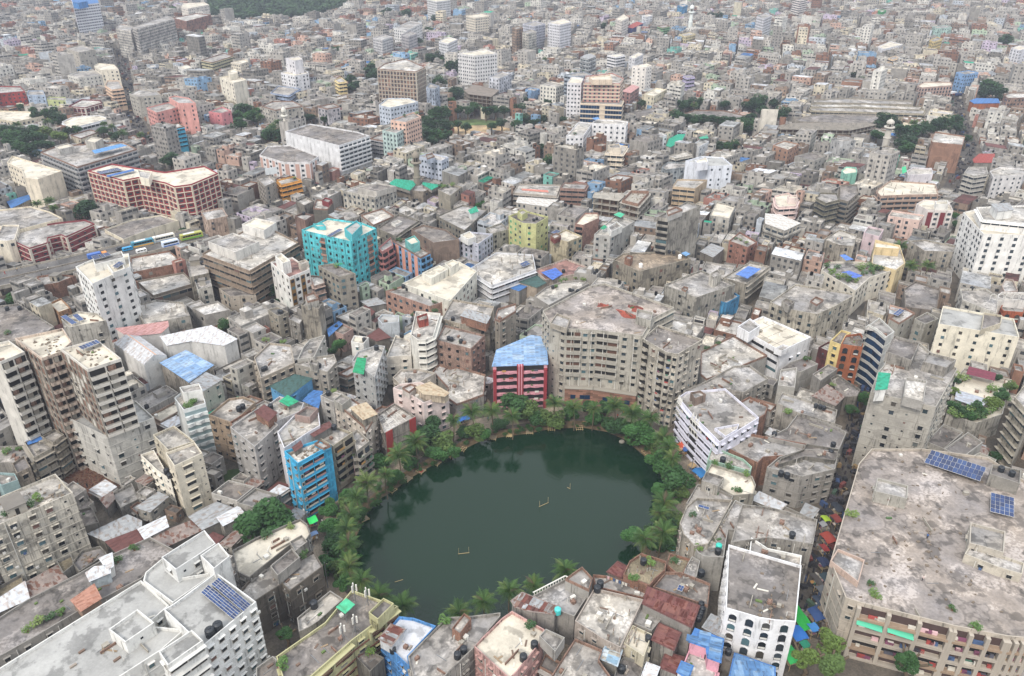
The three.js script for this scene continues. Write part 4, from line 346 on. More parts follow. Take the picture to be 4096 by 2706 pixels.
B({n:"house",k:"house with the solid blue roof",l:"house under a solid blue tin roof at the bottom edge below the arched building",p:[47.6,-116.2,50.6,-123.0,58.3,-119.4,57.3,-115.7],h:9,f:3,c:"#827f7a",r:"b",s:"n"});
B({n:"house",k:"dark court beside the arched building",l:"dark little house squeezed between the pink house and the arched building",p:[47.4,-122.1,48.5,-124.2,50.7,-122.7,49.7,-120.6],h:9,f:3,c:"#827f7a",r:"d",s:"n",t:[[49.2,8.2,-123.7,1.0]]});
B({n:"apartment_block",k:"curved corner house",l:"grey curved corner house at the right shore, twin solar panels on its roof",p:[44.7,-161.8,47.9,-168.6,51.3,-172.0,61.1,-171.1,54.6,-160.2,50.6,-153.9,46.9,-153.1,44.9,-157.6],h:13,f:4,c:"#a7a29a",r:"c",s:"v",o:[[[50.8,-168.3,51.5,-169.1,54.1,-167.8,53.4,-166.8],13.0,1,2]],g:[[48.7,-165.1]],sd:44,nr:1});
B({n:"house",k:"grey terraces behind the curved corner house",l:"grey stepped terraces with a green tin strip behind the curved corner house",p:[47.0,-154.1,50.9,-154.9,55.0,-161.3,62.2,-172.2,66.0,-168.9,61.0,-160.0,57.5,-160.4,55.8,-155.8,53.9,-150.1,48.8,-150.6,47.7,-151.8],h:12,f:4,c:"#a19e9a",r:"c",s:"n",t:[[53.3,11.7,-153.4,1.1,"#35b6a5"],[52.9,11.2,-152.3,1.1]],g:[[48.2,-153.4]],y:[[[60.5,-160.0,64.6,-167.9,65.5,-167.7,61.2,-159.6],12.7,"#8fcdb2"]],nr:1});
B({n:"house",k:"white-walled roof pens",l:"roof with a long white parapet wall north of the arched building",p:[58.9,-146.5,61.7,-154.8,64.9,-150.8,72.7,-148.3,71.2,-144.5,63.6,-146.0],h:14.5,f:5,c:"#e2e2df",r:"c",s:"n",nr:1});
B({n:"apartment_block",k:"street-side block with swirled roof",l:"grey block with swirled white roof stains, its right wall along the market street",p:[55.8,-152.3,62.3,-166.9,69.4,-165.9,80.8,-160.9,76.6,-151.7,65.8,-154.1],h:15,f:5,c:"#a19e9a",r:"c",s:"R:w,L:n",t:[[72.3,14.2,-155.0,1.1]],sd:46,nr:1});
B({n:"house",k:"cream terrace house",l:"house with a wide cream terrace and roof garden by the pond path",p:[54.5,-180.2,59.1,-188.4,69.7,-182.6,69.7,-178.7,68.0,-174.8,62.1,-174.1,59.5,-177.0],h:12,f:4,c:"#a9a59e",r:"w",s:"d",w:[[[53.6,-177.4,55.8,-181.5,60.3,-178.9,57.7,-174.9],11.2,14.6,"#a19e9a","c","d"]],g:[[64.0,-176.6],[60.4,-188.4],[68.2,-183.5]],nr:1});
B({n:"house",k:"grey roof with solar panels on the path",l:"flat grey roof with a pipe, below the cream terrace house",p:[48.2,-170.7,53.1,-179.1,58.4,-177.0,62.0,-173.9,60.8,-171.3,56.9,-172.5,55.7,-169.7],h:12,f:4,c:"#a19e9a",r:"c",s:"n",o:[[[51.2,-169.5,52.0,-170.4,54.5,-169.0,53.5,-167.7],12.1,1,3]],nr:1});
B({n:"house",k:"mint green penthouse house",l:"house with a mint green roof room and dark tank beside the lavender building",p:[58.3,-190.2,61.2,-197.1,69.2,-190.7,70.8,-187.0,69.7,-184.8,65.7,-187.0],h:12,f:4,c:"#a3c4b4",r:"c",s:"n",t:[[62.9,11.2,-190.1,1.2]],g:[[64.3,-187.0]],nr:1});
B({n:"apartment_block",k:"lavender-white building",l:"lavender-white building with long banded pond facade and patterned flat roof",p:[57.5,-221.4,70.9,-223.5,77.6,-206.5,62.2,-193.6,56.8,-208.4,54.3,-218.1],h:16,f:5,c:"#d9d9e6",r:"c",s:"L:I,R:w,F:w",w:[[[61.4,-218.8,62.8,-216.5,58.7,-214.0,58.0,-217.7],15.2,18.2,"#8c7a70","c","n"],[[62.2,-200.5,70.3,-202.8,69.1,-199.9,64.6,-196.1],15.2,16.3,"#d5d6e2","p","n"]],sd:50,nr:1});
B({n:"house",k:"long grey house with brick rim",l:"long low grey house with a brick-red rim wall behind the lavender building",p:[57.9,-226.7,67.2,-233.1,79.0,-243.2,84.7,-243.6,88.9,-234.6,78.0,-225.7,72.4,-228.1,62.7,-219.9],h:13,f:4,c:"#a19e9a",r:"c",s:"R:w",nr:1});
B({n:"house",k:"sandy stained terrace",l:"large sandy stained terrace roof behind the concrete tower block",p:[70.3,-256.6,85.5,-269.6,94.3,-254.1,76.3,-242.3,68.3,-237.4,66.9,-240.8],h:11,f:3,c:"#a19e9a",r:"p",s:"n",g:[[78.3,-263.4],[73.0,-259.1]],sd:52,nr:1});
B({n:"house",k:"brick-edged roof right of the lavender building",l:"house with a brick tower room behind the lavender building",p:[75.2,-219.9,79.4,-223.3,84.2,-218.0,81.7,-212.8,79.1,-210.6],h:13,f:4,c:"#94705f",r:"c",s:"n",nr:1});
B({n:"house",k:"terrace with the rusty brick wall",l:"brown-stained terrace with a long rusty brick wall, right of the lavender building",p:[65.6,-197.7,74.5,-205.1,78.9,-203.6,91.2,-199.6,88.0,-194.3,76.0,-192.9,73.5,-190.1],h:11,f:4,c:"#94705f",r:"c",s:"n",t:[[82.6,10.2,-204.5,1.1]],nr:1});
B({n:"house",k:"dark grey roof at the street bend",l:"broad dark grey roof near the bend of the market street",p:[87.2,-207.2,93.5,-215.6,103.0,-208.4,105.4,-205.0,100.0,-196.3,90.0,-198.1,79.8,-202.1],h:11.5,f:4,c:"#a19e9a",r:"d",s:"n",t:[[98.9,10.7,-198.5,1.05],[96.8,10.7,-194.6,1.05]],nr:1});
B({n:"house",k:"arched veranda house",l:"house with arched veranda openings and three tanks near the street bend",p:[88.0,-220.7,91.8,-227.5,106.6,-216.8,103.1,-209.1,93.5,-214.8],h:12,f:4,c:"#a19e9a",r:"c",s:"n",t:[[100.0,11.8,-218.4,0.9],[101.3,11.8,-217.9,0.9],[102.2,11.8,-217.1,0.9]],g:[[89.7,-215.5]],nr:1});
B({n:"house",k:"twin-tank house on the street",l:"grey house with twin dark tanks and a shuttered facade on the market street",p:[75.1,-186.8,80.3,-191.9,89.2,-195.6,99.0,-194.5,94.9,-185.9,84.2,-182.4],h:12,f:4,c:"#a19e9a",r:"c",s:"w",t:[[78.4,11.2,-183.8,1.1],[79.9,11.2,-182.9,1.1]],nr:1});
B({n:"house",k:"grey roof with skylights",l:"grey roof with two white skylights, street side",p:[78.6,-187.3,79.9,-190.0,88.4,-194.8,90.1,-197.5,99.2,-194.7,95.9,-189.2,87.5,-191.1],h:12.6,f:4,c:"#827f7a",r:"d",s:"R:w",nr:1});
B({n:"tin_shed",k:"shed with the rust stripe",l:"mixed tin shed with a broad rust stripe and yellow sheet",p:[103.9,-231.0,111.5,-238.1,114.7,-230.8,109.7,-225.3],h:8,f:2,c:"#a19e9a",r:"k",s:"n"});
B({n:"house",k:"grey walled roof",l:"grey walled roof below the orange arched house",p:[108.3,-244.7,116.4,-251.7,118.8,-248.6,109.7,-240.2],h:8.5,f:3,c:"#a19e9a",r:"c",s:"n",nr:1});
B({n:"house",k:"dark roof with moss",l:"dark roof with a patch of moss beside the street tree",p:[114.5,-243.4,118.0,-246.3,122.5,-235.9,119.7,-231.7,113.3,-231.0],h:7.5,f:2,c:"#827f7a",r:"d",s:"n",g:[[114.2,-239.3]],nr:1});
B({n:"house",k:"concrete cube house",l:"concrete cube-like house with blank walls near the white modern building",p:[91.2,-230.9,95.1,-241.2,101.5,-242.9,96.6,-229.5],h:12.5,f:4,c:"#bab8b4",r:"c",s:"n",nr:1});
B({n:"house",k:"rubble roof house",l:"low house with rubble and planks on the roof beneath the white modern building",p:[102.9,-253.1,109.4,-256.8,112.8,-251.9,104.8,-246.4,97.7,-248.3],h:8.5,f:3,c:"#a19e9a",r:"d",s:"n",g:[[109.7,-255.1]],nr:1});
B({n:"shopping_mall",k:"market hall with the huge stained roof",l:"huge market hall with a vast stained roof and open stall galleries, bottom right corner",p:[105.8,-189.1,121.0,-189.1,137.9,-185.0,143.9,-171.5,113.9,-120.6,108.8,-121.2,98.4,-124.1,79.8,-130.9,77.3,-132.2,77.9,-143.9,99.3,-182.0],h:17,f:5,c:"#b9b0a4",r:"q",s:"F:Z,R:Z,L:d",w:[[[77.3,-142.9,80.6,-147.0,85.8,-143.2,81.5,-135.9],16.2,18.0,"#c9b3a8","c","n"],[[97.1,-166.6,100.1,-172.2,107.1,-168.9,104.5,-163.5],16.2,19.8,"#bab8b4","c","d"],[[112.3,-146.6,116.3,-154.0,123.4,-150.7,119.0,-143.3,114.8,-145.6],16.2,20.2,"#b5aea4","c","d"],[[110.3,-144.2,113.2,-147.3,123.2,-141.2,120.6,-137.5,116.2,-139.7],16.2,19.0,"#c9c3b8","c","d"],[[131.4,-173.4,134.3,-177.6,141.0,-175.1,137.4,-169.2],16.2,20.2,"#a19e9a","d","n"]],t:[[135.7,19.4,-175.5,1.1],[137.6,19.4,-173.5,1.1]],o:[[[117.6,-181.5,122.5,-187.4,134.1,-179.1,129.7,-172.2],17.8,3,12],[[125.6,-160.8,129.8,-168.4,134.9,-165.9,130.6,-158.6],17.8,5,5]],g:[[84.8,-136.6],[84.6,-132.8],[100.6,-129.1],[102.9,-123.7],[89.6,-160.6]],sd:60,nr:1,rb:1});
B({n:"apartment_block",k:"grey tower above the market hall",l:"grey tower with chillers and a green hatch on its roof, rising behind the market hall",p:[108.4,-202.7,115.2,-214.1,119.0,-218.6,131.0,-237.8,136.9,-233.1,137.5,-227.9,141.4,-216.4,124.5,-194.6],h:28,f:9,c:"#b5b2ac",r:"c",s:"F:V,R:w,L:d",w:[[[120.2,-221.6,127.2,-232.4,133.6,-227.4,126.0,-216.0],27.2,31.2,"#a19e9a","d","n"],[[115.2,-196.7,120.6,-207.3,126.1,-205.3,119.8,-193.7],27.2,30.4,"#a19e9a","p","n"],[[107.8,-198.8,112.6,-208.2,115.4,-207.6,110.9,-199.1],27.2,31.4,"#e2e2df","t","n"],[[129.8,-216.3,134.3,-222.3,141.0,-217.7,135.4,-212.5],27.2,30.6,"#a19e9a","c","n"]],sd:61,nr:1});
B({n:"office_building",k:"blue glass building",l:"narrow curved building with five bands of dark blue glass, right side",p:[134.8,-259.1,135.8,-248.3,131.2,-244.3,130.4,-249.6,128.7,-253.4,126.5,-251.3],h:24,f:7,c:"#c9c9c6",r:"c",s:"L:G,F:G,R:d",sd:62,nr:1});
B({n:"mosque",k:"orange arched house",l:"orange house with rows of arched windows and white minaret, beside the blue glass building",p:[119.4,-251.7,123.7,-258.5,129.7,-259.9,129.4,-255.9,126.4,-249.4],h:17,f:5,c:"#ad6a4a",r:"d",s:"A",nr:1,rb:1});
B({n:"house",k:"yellow panelled house",l:"narrow yellow panelled house wedged beside the orange arched house",p:[117.2,-256.0,124.4,-264.4,127.2,-262.2,124.6,-260.3,120.1,-253.0],h:16,f:5,c:"#d9c68c",r:"d",s:"w",nr:1});
B({n:"house",k:"maroon shop house",l:"small maroon shop house at the left of the yellow panelled house",p:[115.2,-260.0,120.2,-264.1,121.7,-264.3,118.1,-256.6],h:11,f:3,c:"#6b3b3b",r:"p",s:"d",nr:1});
B({n:"office_building",k:"white modern building",l:"bright white modern building with ribbon windows and a white walled roof",p:[99.2,-279.5,112.7,-262.5,98.1,-251.8,87.0,-270.5],h:14,f:4,c:"#e9eaee",r:"w",s:"L:i,R:d",w:[[[91.4,-271.1,93.7,-265.1,88.0,-259.4,85.1,-264.5],13.2,17.4,"#e9eaee","c","n"],[[99.5,-254.4,101.6,-252.5,97.5,-249.4,95.4,-251.3],13.2,15.4,"#e6e7ea","c","n"]],nr:1});
B({n:"apartment_block",k:"cream-white block at the right",l:"big cream-white block with rust-streaked windows, right of the blue glass building",p:[168.6,-278.5,190.4,-267.8,184.4,-253.2,159.9,-263.6],h:19,f:6,c:"#e6e0cf",r:"s",s:"c",w:[[[171.7,-256.2,179.7,-270.0,185.5,-267.7,181.7,-261.4],18.2,20.5,"#cfc7b5","d","n"]],nr:1});
B({n:"house",k:"roof garden restaurant",l:"low house with a leafy roof garden, grey canopy and maroon awning, right edge",p:[144.5,-219.4,158.8,-241.8,165.2,-249.1,178.1,-241.1,163.2,-219.4,151.9,-214.2],h:8.5,f:3,c:"#bab8b4",r:"w",s:"n",g:[[149.8,-222.7],[154.1,-220.7],[153.9,-217.4],[157.8,-219.4],[163.7,-223.3],[169.3,-228.8],[153.3,-233.0],[175.5,-235.9],[147.2,-218.1],[151.2,-219.4],[166.9,-233.7],[160.8,-241.1]],y:[[[150.2,-226.3,153.8,-232.3,162.0,-225.8,155.9,-220.5],9.9,"#b9bfc9"],[[161.4,-241.3,165.0,-246.5,172.4,-241.9,169.0,-236.7],10.7,"#7d3547"]],nr:1});
B({n:"apartment_block",k:"grey tower cut by the right edge",l:"grey balconied tower cut off by the right edge of the frame",p:[155.0,-205.9,161.8,-212.9,166.1,-209.0,154.6,-196.8],h:24,f:8,c:"#b3aea3",r:"c",s:"L:r,F:r",nr:1});
B({n:"house",k:"two grey roofs behind the market hall",l:"two dull grey roofs between the market hall and the roof garden",p:[129.6,-202.1,139.3,-211.5,143.6,-207.1,133.3,-198.3],h:10,f:3,c:"#a19e9a",r:"d",s:"n",nr:1});
B({n:"house",k:"brown-grey walled roof",l:"brown-grey walled roof with sharp corners next to the big solar array",p:[131.1,-195.0,142.7,-203.7,144.6,-198.3,134.4,-190.6],h:12.5,f:4,c:"#a19e9a",r:"d",s:"n",nr:1});
B({n:"house",k:"pale flat roof under the solar array",l:"pale flat roof between the solar array and the right edge",p:[135.9,-190.0,140.7,-192.7,143.7,-189.0,139.8,-184.7,138.8,-185.3],h:13,f:4,c:"#bab8b4",r:"p",s:"n",nr:1});
B({n:"apartment_block",k:"large grey residential block",l:"largest grey block behind the pond, brick podium and blotched roof with red patches",p:[29.1,-273.2,35.4,-276.2,48.2,-264.6,58.3,-255.4,49.2,-246.8,43.8,-234.3,28.9,-238.4,18.7,-239.2,13.1,-243.5,10.9,-252.8],h:30,f:10,c:"#c4c1ba",r:"q",s:"F:M,L:w,R:r",w:[[[15.7,-248.7,20.3,-244.9,18.5,-237.2,13.0,-241.2],29.2,31.2,"#aca69b","c","n"],[[42.8,-244.2,44.0,-250.2,49.2,-247.2,47.5,-240.9],29.2,32.2,"#bab8b4","c","n"]],sd:70,nr:1,po:[7.2,"#a37a68"],red:1});
B({n:"apartment_block",k:"grey tower with rounded balconies",l:"grey ten-storey tower with columns of rounded balconies, attached right of the largest grey block",p:[43.8,-234.4,47.3,-239.0,50.8,-244.0,64.1,-233.7,53.9,-223.7,50.4,-225.0],h:29,f:10,c:"#c0bcb4",r:"d",s:"L:O,F:O,R:w",sd:71,nr:1});
B({n:"apartment_block",k:"pink-red striped house",l:"pink and red house with wavy balconies and a pale blue tin roof on the pond",p:[-5.3,-246.3,7.2,-257.2,12.1,-255.5,12.2,-236.5,-6.6,-235.3],h:17.5,f:6,c:"#d7a3ad",r:"B",s:"F:P,L:n,R:n",sd:72,nr:1});
B({n:"house",k:"pale crazy-shaped roof",l:"low pale roof of irregular outline with rebar stubs, left of the pink-red house",p:[-28.9,-247.8,-26.9,-252.7,-22.7,-250.0,-20.3,-251.0,-9.6,-245.5,-9.8,-232.2,-18.8,-226.1,-22.9,-231.0,-22.5,-236.7],h:8,f:3,c:"#a19e9a",r:"p",s:"d",rods:9,nr:1,rh:1.2});
B({n:"apartment_block",k:"pinkish white house",l:"pinkish white corner house with teal windows and a tin roof room near the palms",p:[-40.2,-226.9,-38.0,-229.4,-31.4,-230.7,-21.1,-223.7,-29.0,-217.7,-34.7,-223.7],h:14,f:5,c:"#ddcdc9",r:"p",s:"w",w:[[[-31.9,-224.1,-27.6,-227.3,-20.9,-220.6,-22.1,-218.7,-29.1,-220.1],13.2,16.0,"#cdbfae","y","n"],[[-36.6,-224.1,-34.1,-226.6,-31.9,-225.2,-34.0,-221.4],13.2,16.0,"#cfc6c0","c","n"]],t:[[-35.0,13.2,-231.4,1.0]],nr:1});
B({n:"house",k:"dark roof with white lines",l:"house with a dark roof marked by white lines and red end walls",p:[-43.8,-213.9,-39.0,-220.8,-31.1,-212.9,-40.0,-203.7],h:12,f:4,c:"#97918c",r:"c",s:"d",nr:1,red2:1});
B({n:"house",k:"house with sheets on the roof",l:"cream-grey house with a roof shed draped in cloths, left of the dark lined roof",p:[-58.5,-219.0,-53.5,-221.1,-43.2,-211.2,-45.3,-201.9,-46.6,-204.9],h:14,f:5,c:"#cfc6bb",r:"p",s:"w",w:[[[-57.9,-216.3,-56.1,-219.9,-52.4,-217.4,-54.6,-213.3],13.2,16.2,"#bab8b4","c","n"],[[-51.5,-211.9,-47.2,-214.8,-42.8,-208.4,-46.5,-205.4],13.2,16.0,"#aaa59c","y","n"]],nr:1});
B({n:"apartment_block",k:"balcony house next to the blue tower",l:"grey house full of plant-filled balconies between the blue tower and the shrubs",p:[-61.4,-197.3,-57.9,-202.1,-48.3,-197.3,-52.9,-190.4],h:17,f:6,c:"#b2aa99",r:"c",s:"R:B,F:B,L:n",w:[[[-60.9,-194.7,-55.8,-199.6,-54.5,-197.8,-58.7,-192.4],16.2,19,"#827f7a","m","n"]],t:[[-53.9,17.7,-197.8,1.1]],sd:74,nr:1});
B({n:"house",k:"grey house after the balcony house",l:"narrow grey house right of the plant-filled balcony house",p:[-49.3,-201.2,-48.2,-203.1,-43.4,-197.0,-46.5,-191.7],h:14,f:5,c:"#a9a49b",r:"c",s:"B",nr:1});
B({n:"apartment_block",k:"bright blue tower",l:"bright blue six-storey tower at the left end of the pond",p:[-57.0,-188.4,-52.3,-186.2,-59.9,-177.6,-65.1,-183.3],h:20.5,f:7,c:"#48b4e4",r:"p",s:"R:j,L:w,F:j",w:[[[-62.4,-183.3,-61.0,-186.0,-60.0,-184.1,-61.4,-181.8],19.7,21.7,"#827f7a","m","n"],[[-57.1,-186.3,-55.9,-188.0,-52.2,-185.4,-54.1,-184.0],19.7,21.0,"#4aa5d0","p","n"]],sd:75,nr:1,rb:1});
B({n:"apartment_block",k:"white party-wall house",l:"house with a tall blank whitewashed party wall behind the bright blue tower",p:[-66.6,-202.6,-60.3,-206.0,-57.7,-196.6,-60.4,-193.2,-65.7,-185.3,-69.7,-193.2],h:20,f:7,c:"#dad9de",r:"p",s:"n",w:[[[-66.0,-200.0,-63.4,-204.5,-59.6,-203.6,-61.1,-198.5],19.2,21.6,"#a6918c","d","n"]],sd:76,nr:1});
B({n:"apartment_block",k:"grey-white house with dark slit",l:"grey-white house with scattered laundry windows, left of the bright blue tower",p:[-80.4,-209.9,-71.6,-200.4,-75.7,-189.3,-86.0,-199.3],h:17.5,f:6,c:"#c0bfc1",r:"c",s:"w",w:[[[-79.3,-204.2,-77.6,-207.8,-72.7,-203.5,-74.0,-199.4],16.7,19.7,"#94705f","m","n"]],t:[[-76.1,16.7,-202.6,1.2]],sd:77,nr:1});
B({n:"house",k:"flat house with the green canopy",l:"flat-roofed house with a bright green canopy sheet and cream terrace, behind the blank party wall",p:[-79.6,-209.5,-75.6,-217.2,-66.7,-213.3,-66.7,-208.8,-73.8,-202.1],h:17,f:6,c:"#c6c5c8",r:"p",s:"d",t:[[-76.9,16.2,-211.2,1.1]],y:[[[-74.3,-212.1,-72.5,-215.8,-67.9,-212.1,-70.5,-209.1],18.4,"#22a878"]],nr:1});
B({n:"house",k:"brownish house with the corner walls",l:"brownish house with a walled roof, left of the grey-white house",p:[-92.3,-217.4,-87.9,-218.7,-83.0,-215.4,-85.6,-207.2,-87.7,-204.0,-95.8,-208.1],h:16,f:5,c:"#a3917f",r:"c",s:"w",w:[[[-87.3,-203.0,-82.8,-210.1,-81.6,-207.3,-85.4,-200.1],15.2,16.8,"#94705f","c","n"]],t:[[-86.5,16.4,-209.6,1.1],[-85.6,16.4,-210.9,1.1]],nr:1});
B({n:"apartment_block",k:"unfinished concrete tower on the left",l:"unfinished concrete and brick tower with open balconies, the foremost of the three at the left",p:[-125.6,-210.3,-113.3,-199.0,-120.2,-192.8,-133.6,-204.5],h:42,f:14,c:"#d3cfc7",r:"w",s:"R:U,F:U,L:X",m:[[[-133.9,-210.7,-119.8,-212.0,-110.3,-202.7,-120.4,-192.7,-141.0,-205.1],0,18.7,"#c0beb9","s","d",6]],b:18.7,o:[[[-128.2,-204.6,-126.2,-202.8,-122.7,-207.0,-124.5,-208.8],42.7,1,6]],sd:80,nr:1,rb:1});
B({n:"apartment_block",k:"unfinished middle tower",l:"unfinished middle tower with bundles of bamboo and rods on its roof, at the left",p:[-140.5,-219.3,-133.6,-210.7,-133.8,-204.6,-137.5,-200.7,-152.0,-212.8],h:41,f:14,c:"#cbbdb3",r:"w",s:"R:U,F:U,L:X",sd:81,nr:1,rb:1});
B({n:"apartment_block",k:"unfinished tower at the left edge",l:"unfinished concrete tower with brick-lined balconies, cut by the left edge",p:[-157.8,-211.1,-154.3,-213.2,-145.8,-206.3,-149.7,-200.3,-156.6,-204.3],h:40,f:13,c:"#d3d0c9",r:"w",s:"F:U,R:U",sd:82,nr:1});
B({n:"house",k:"solar-roofed house in front of the white tower",l:"concrete house with three solar panels on its pale roof, behind the unfinished towers",p:[-157.9,-258.2,-150.4,-256.9,-144.6,-251.2,-155.1,-245.8,-161.1,-252.1],h:27,f:9,c:"#bab8b4",r:"w",s:"d",o:[[[-161.4,-253.1,-154.4,-247.1,-154.7,-250.1,-161.0,-254.8],27.4,1,3],[[-157.9,-254.2,-153.3,-249.6,-152.7,-251.8,-157.0,-255.7],27.4,1,2]],sd:83,nr:1});
B({n:"warehouse",k:"white gabled warehouse",l:"long white gabled warehouse with an orange strip on its roof",p:[-141.5,-265.0,-125.8,-250.5,-131.2,-243.6,-148.9,-259.4],h:13,f:2,c:"#dcdcda",r:"gb",s:"n",sd:84});
B({n:"warehouse",k:"blue-roofed warehouse",l:"warehouse with a broad light blue metal roof, left half of the frame",p:[-120.8,-255.5,-107.3,-245.1,-111.9,-233.9,-126.7,-246.8],h:12,f:3,c:"#b7b0a8",r:"B",s:"n",sd:85,nr:1});
B({n:"warehouse",k:"pink-roofed shed",l:"low shed with a faded pink metal roof beside the white warehouses",p:[-138.3,-282.6,-136.4,-278.4,-137.1,-272.8,-148.6,-270.1,-156.1,-276.5],h:10,f:2,c:"#d9d5d2",r:"f",s:"n"});
B({n:"warehouse",k:"big white sheet-roofed warehouse",l:"big white sheet-metal roof right of the faded pink shed",p:[-118.7,-277.0,-105.3,-266.1,-108.5,-261.3,-122.3,-264.8,-129.9,-261.3,-135.2,-268.3],h:11,f:3,c:"#d5d5d4",r:"x",s:"n"});
B({n:"house",k:"white-walled house under the blue-roofed warehouse",l:"white-walled house with grey tin roof and red window, right of the blue-roofed warehouse",p:[-109.0,-241.1,-101.5,-236.1,-105.3,-228.9,-112.4,-234.6],h:11.5,f:3,c:"#ccc8c0",r:"g",s:"w"});
B({n:"apartment_block",k:"wavy-balcony house",l:"narrow house with wavy white and glass balcony bands and a green roof frame",p:[-105.8,-215.9,-100.2,-216.5,-96.1,-208.6,-101.8,-204.9,-107.1,-211.6],h:20,f:7,c:"#d8dcdc",r:"c",s:"R:Y,F:Y,L:n",w:[[[-99.9,-215.2,-97.6,-211.5,-102.9,-209.6,-105.3,-212.9],19.2,23.2,"#e2e2df","c","n"]],g:[[-100.6,-209.1],[-100.8,-206.9]],sd:86,nr:1});
B({n:"house",k:"house with blue tarpaulin",l:"small house with a crumpled blue tarpaulin on its roof, below the unfinished towers",p:[-147.4,-203.1,-140.2,-196.2,-143.3,-191.2,-150.4,-199.0],h:12,f:4,c:"#b9b3aa",r:"c",s:"r",y:[[[-147.7,-203.3,-145.4,-200.7,-148.7,-198.1,-150.5,-200.1],11.7,"#4f86cf"]],nr:1});
B({n:"house",k:"grey stepped house under the middle tower",l:"grey stepped house right of the blue tarpaulin roof",p:[-142.4,-203.3,-138.1,-200.3,-139.5,-196.1,-144.5,-199.2],h:14,f:5,c:"#a39d93",r:"c",s:"r",nr:1});
B({n:"house",k:"roof with shrubs at the left edge",l:"weathered roof with shrubs at the left edge below the unfinished towers",p:[-160.4,-199.0,-158.6,-199.4,-151.8,-200.4,-147.0,-196.6,-147.4,-191.6,-155.9,-191.2],h:10,f:3,c:"#a19e9a",r:"c",s:"d",g:[[-152.1,-198.4],[-155.0,-196.7]],nr:1});
B({n:"house",k:"brown roofed shed house",l:"small brown flat-roofed house beside the dug-up yard",p:[-146.3,-191.7,-141.5,-186.3,-143.8,-183.2,-147.8,-187.9],h:12.5,f:4,c:"#a0978c",r:"d",s:"d",nr:1});
B({n:"house",k:"teal-walled house",l:"old house with a pale teal wall at the left edge",p:[-150.8,-184.4,-145.0,-183.9,-142.4,-180.9,-145.8,-178.4,-148.5,-180.4],h:12,f:4,c:"#9cb7bb",r:"c",s:"n",nr:1});
B({n:"tin_shed",k:"dull tin lean-to by the yard",l:"dull tin lean-to with rust beside the dug-up yard",p:[-121.1,-182.0,-119.1,-185.0,-117.1,-182.0,-117.4,-178.1],h:4,f:1,c:"#827f7a",r:"k",s:"n"});
B({n:"apartment_block",k:"white ten-storey tower",l:"white ten-storey tower with solar panels on its stepped roof, left of the frame",p:[-170.7,-299.2,-158.6,-305.0,-152.2,-291.4,-160.0,-275.4,-174.0,-291.4],h:30,f:10,c:"#e8e8e6",r:"w",s:"L:w,F:c,R:c",w:[[[-159.2,-301.2,-155.5,-294.9,-163.9,-287.7,-167.2,-292.9],29.2,32.6,"#e2e2df","c","n"],[[-156.8,-294.1,-151.8,-286.4,-154.7,-282.2,-161.4,-291.3],29.2,31.5,"#e2e2df","w","n"]],o:[[[-168.5,-295.0,-165.6,-291.6,-164.2,-294.4,-167.0,-297.6],32.8,1,1],[[-166.5,-296.5,-163.9,-293.3,-162.9,-295.6,-165.4,-298.1],32.8,1,1],[[-165.2,-297.6,-162.5,-295.0,-162.2,-297.8,-164.5,-299.6],32.8,1,1],[[-157.1,-287.9,-154.7,-285.7,-154.1,-290.6,-157.4,-294.5],31.8,2,2]],sd:87,nr:1});
B({n:"house",k:"brick houses by the flyover",l:"brown brick house with stepped roofs beside the flyover end",p:[-208.3,-330.7,-197.6,-328.9,-201.8,-321.4,-206.8,-318.9,-214.8,-328.1],h:9,f:3,c:"#94705f",r:"c",s:"n"});
B({n:"house",k:"orange brick cottage",l:"small orange brick house with a cream roof below the brown brick house",p:[-194.1,-308.0,-185.3,-298.5,-188.5,-294.4,-196.6,-303.0],h:8,f:2,c:"#b58d6c",r:"w",s:"w",nr:1});
B({n:"house",k:"big grey roof at the left",l:"broad bare grey roof at the left edge above the unfinished towers",p:[-212.3,-286.5,-217.1,-298.1,-208.0,-300.7,-182.7,-280.1,-184.7,-268.4,-201.9,-268.4],h:9,f:3,c:"#a19e9a",r:"d",s:"n",t:[[-210.2,8.2,-295.8,1.1],[-205.2,8.2,-296.3,1.1]],g:[[-198.5,-274.7]],nr:1});
B({n:"house",k:"roof terrace with rods beside the flyover",l:"wide terrace with rusty rods and a brick band, beside the flyover",p:[-180.1,-347.6,-165.2,-355.8,-158.1,-347.6,-154.9,-340.4,-172.0,-330.4,-176.1,-337.0],h:10,f:3,c:"#94705f",r:"p",s:"d",rods:9,nr:1,rh:1.2});
B({n:"house",k:"long low house behind the white tower",l:"long low house with a stained roof, right of the white ten-storey tower",p:[-151.2,-335.2,-141.9,-323.1,-155.4,-310.6,-168.8,-325.5],h:8,f:2,c:"#8f857b",r:"p",s:"r",nr:1});
B({n:"house",k:"rod-studded roof",l:"low house with a rod-studded patchy roof below the long low house",p:[-151.4,-304.4,-139.1,-302.0,-131.9,-289.7,-147.0,-281.9,-159.0,-298.9],h:9,f:3,c:"#a19e9a",r:"p",s:"d",rods:8,nr:1,rh:1.2});
B({n:"house",k:"small four-storey house",l:"small four-storey grey house right of the rod terrace",p:[-140.3,-337.9,-134.0,-322.0,-140.8,-317.1,-149.6,-336.6],h:13.5,f:4,c:"#989289",r:"c",s:"w"});
B({n:"house",k:"mustard-windowed grey house",l:"grey house with greenery, below the small four-storey house",p:[-134.0,-322.2,-130.3,-313.5,-135.4,-310.1,-139.9,-319.0],h:11,f:4,c:"#bab8b4",r:"c",s:"w"});
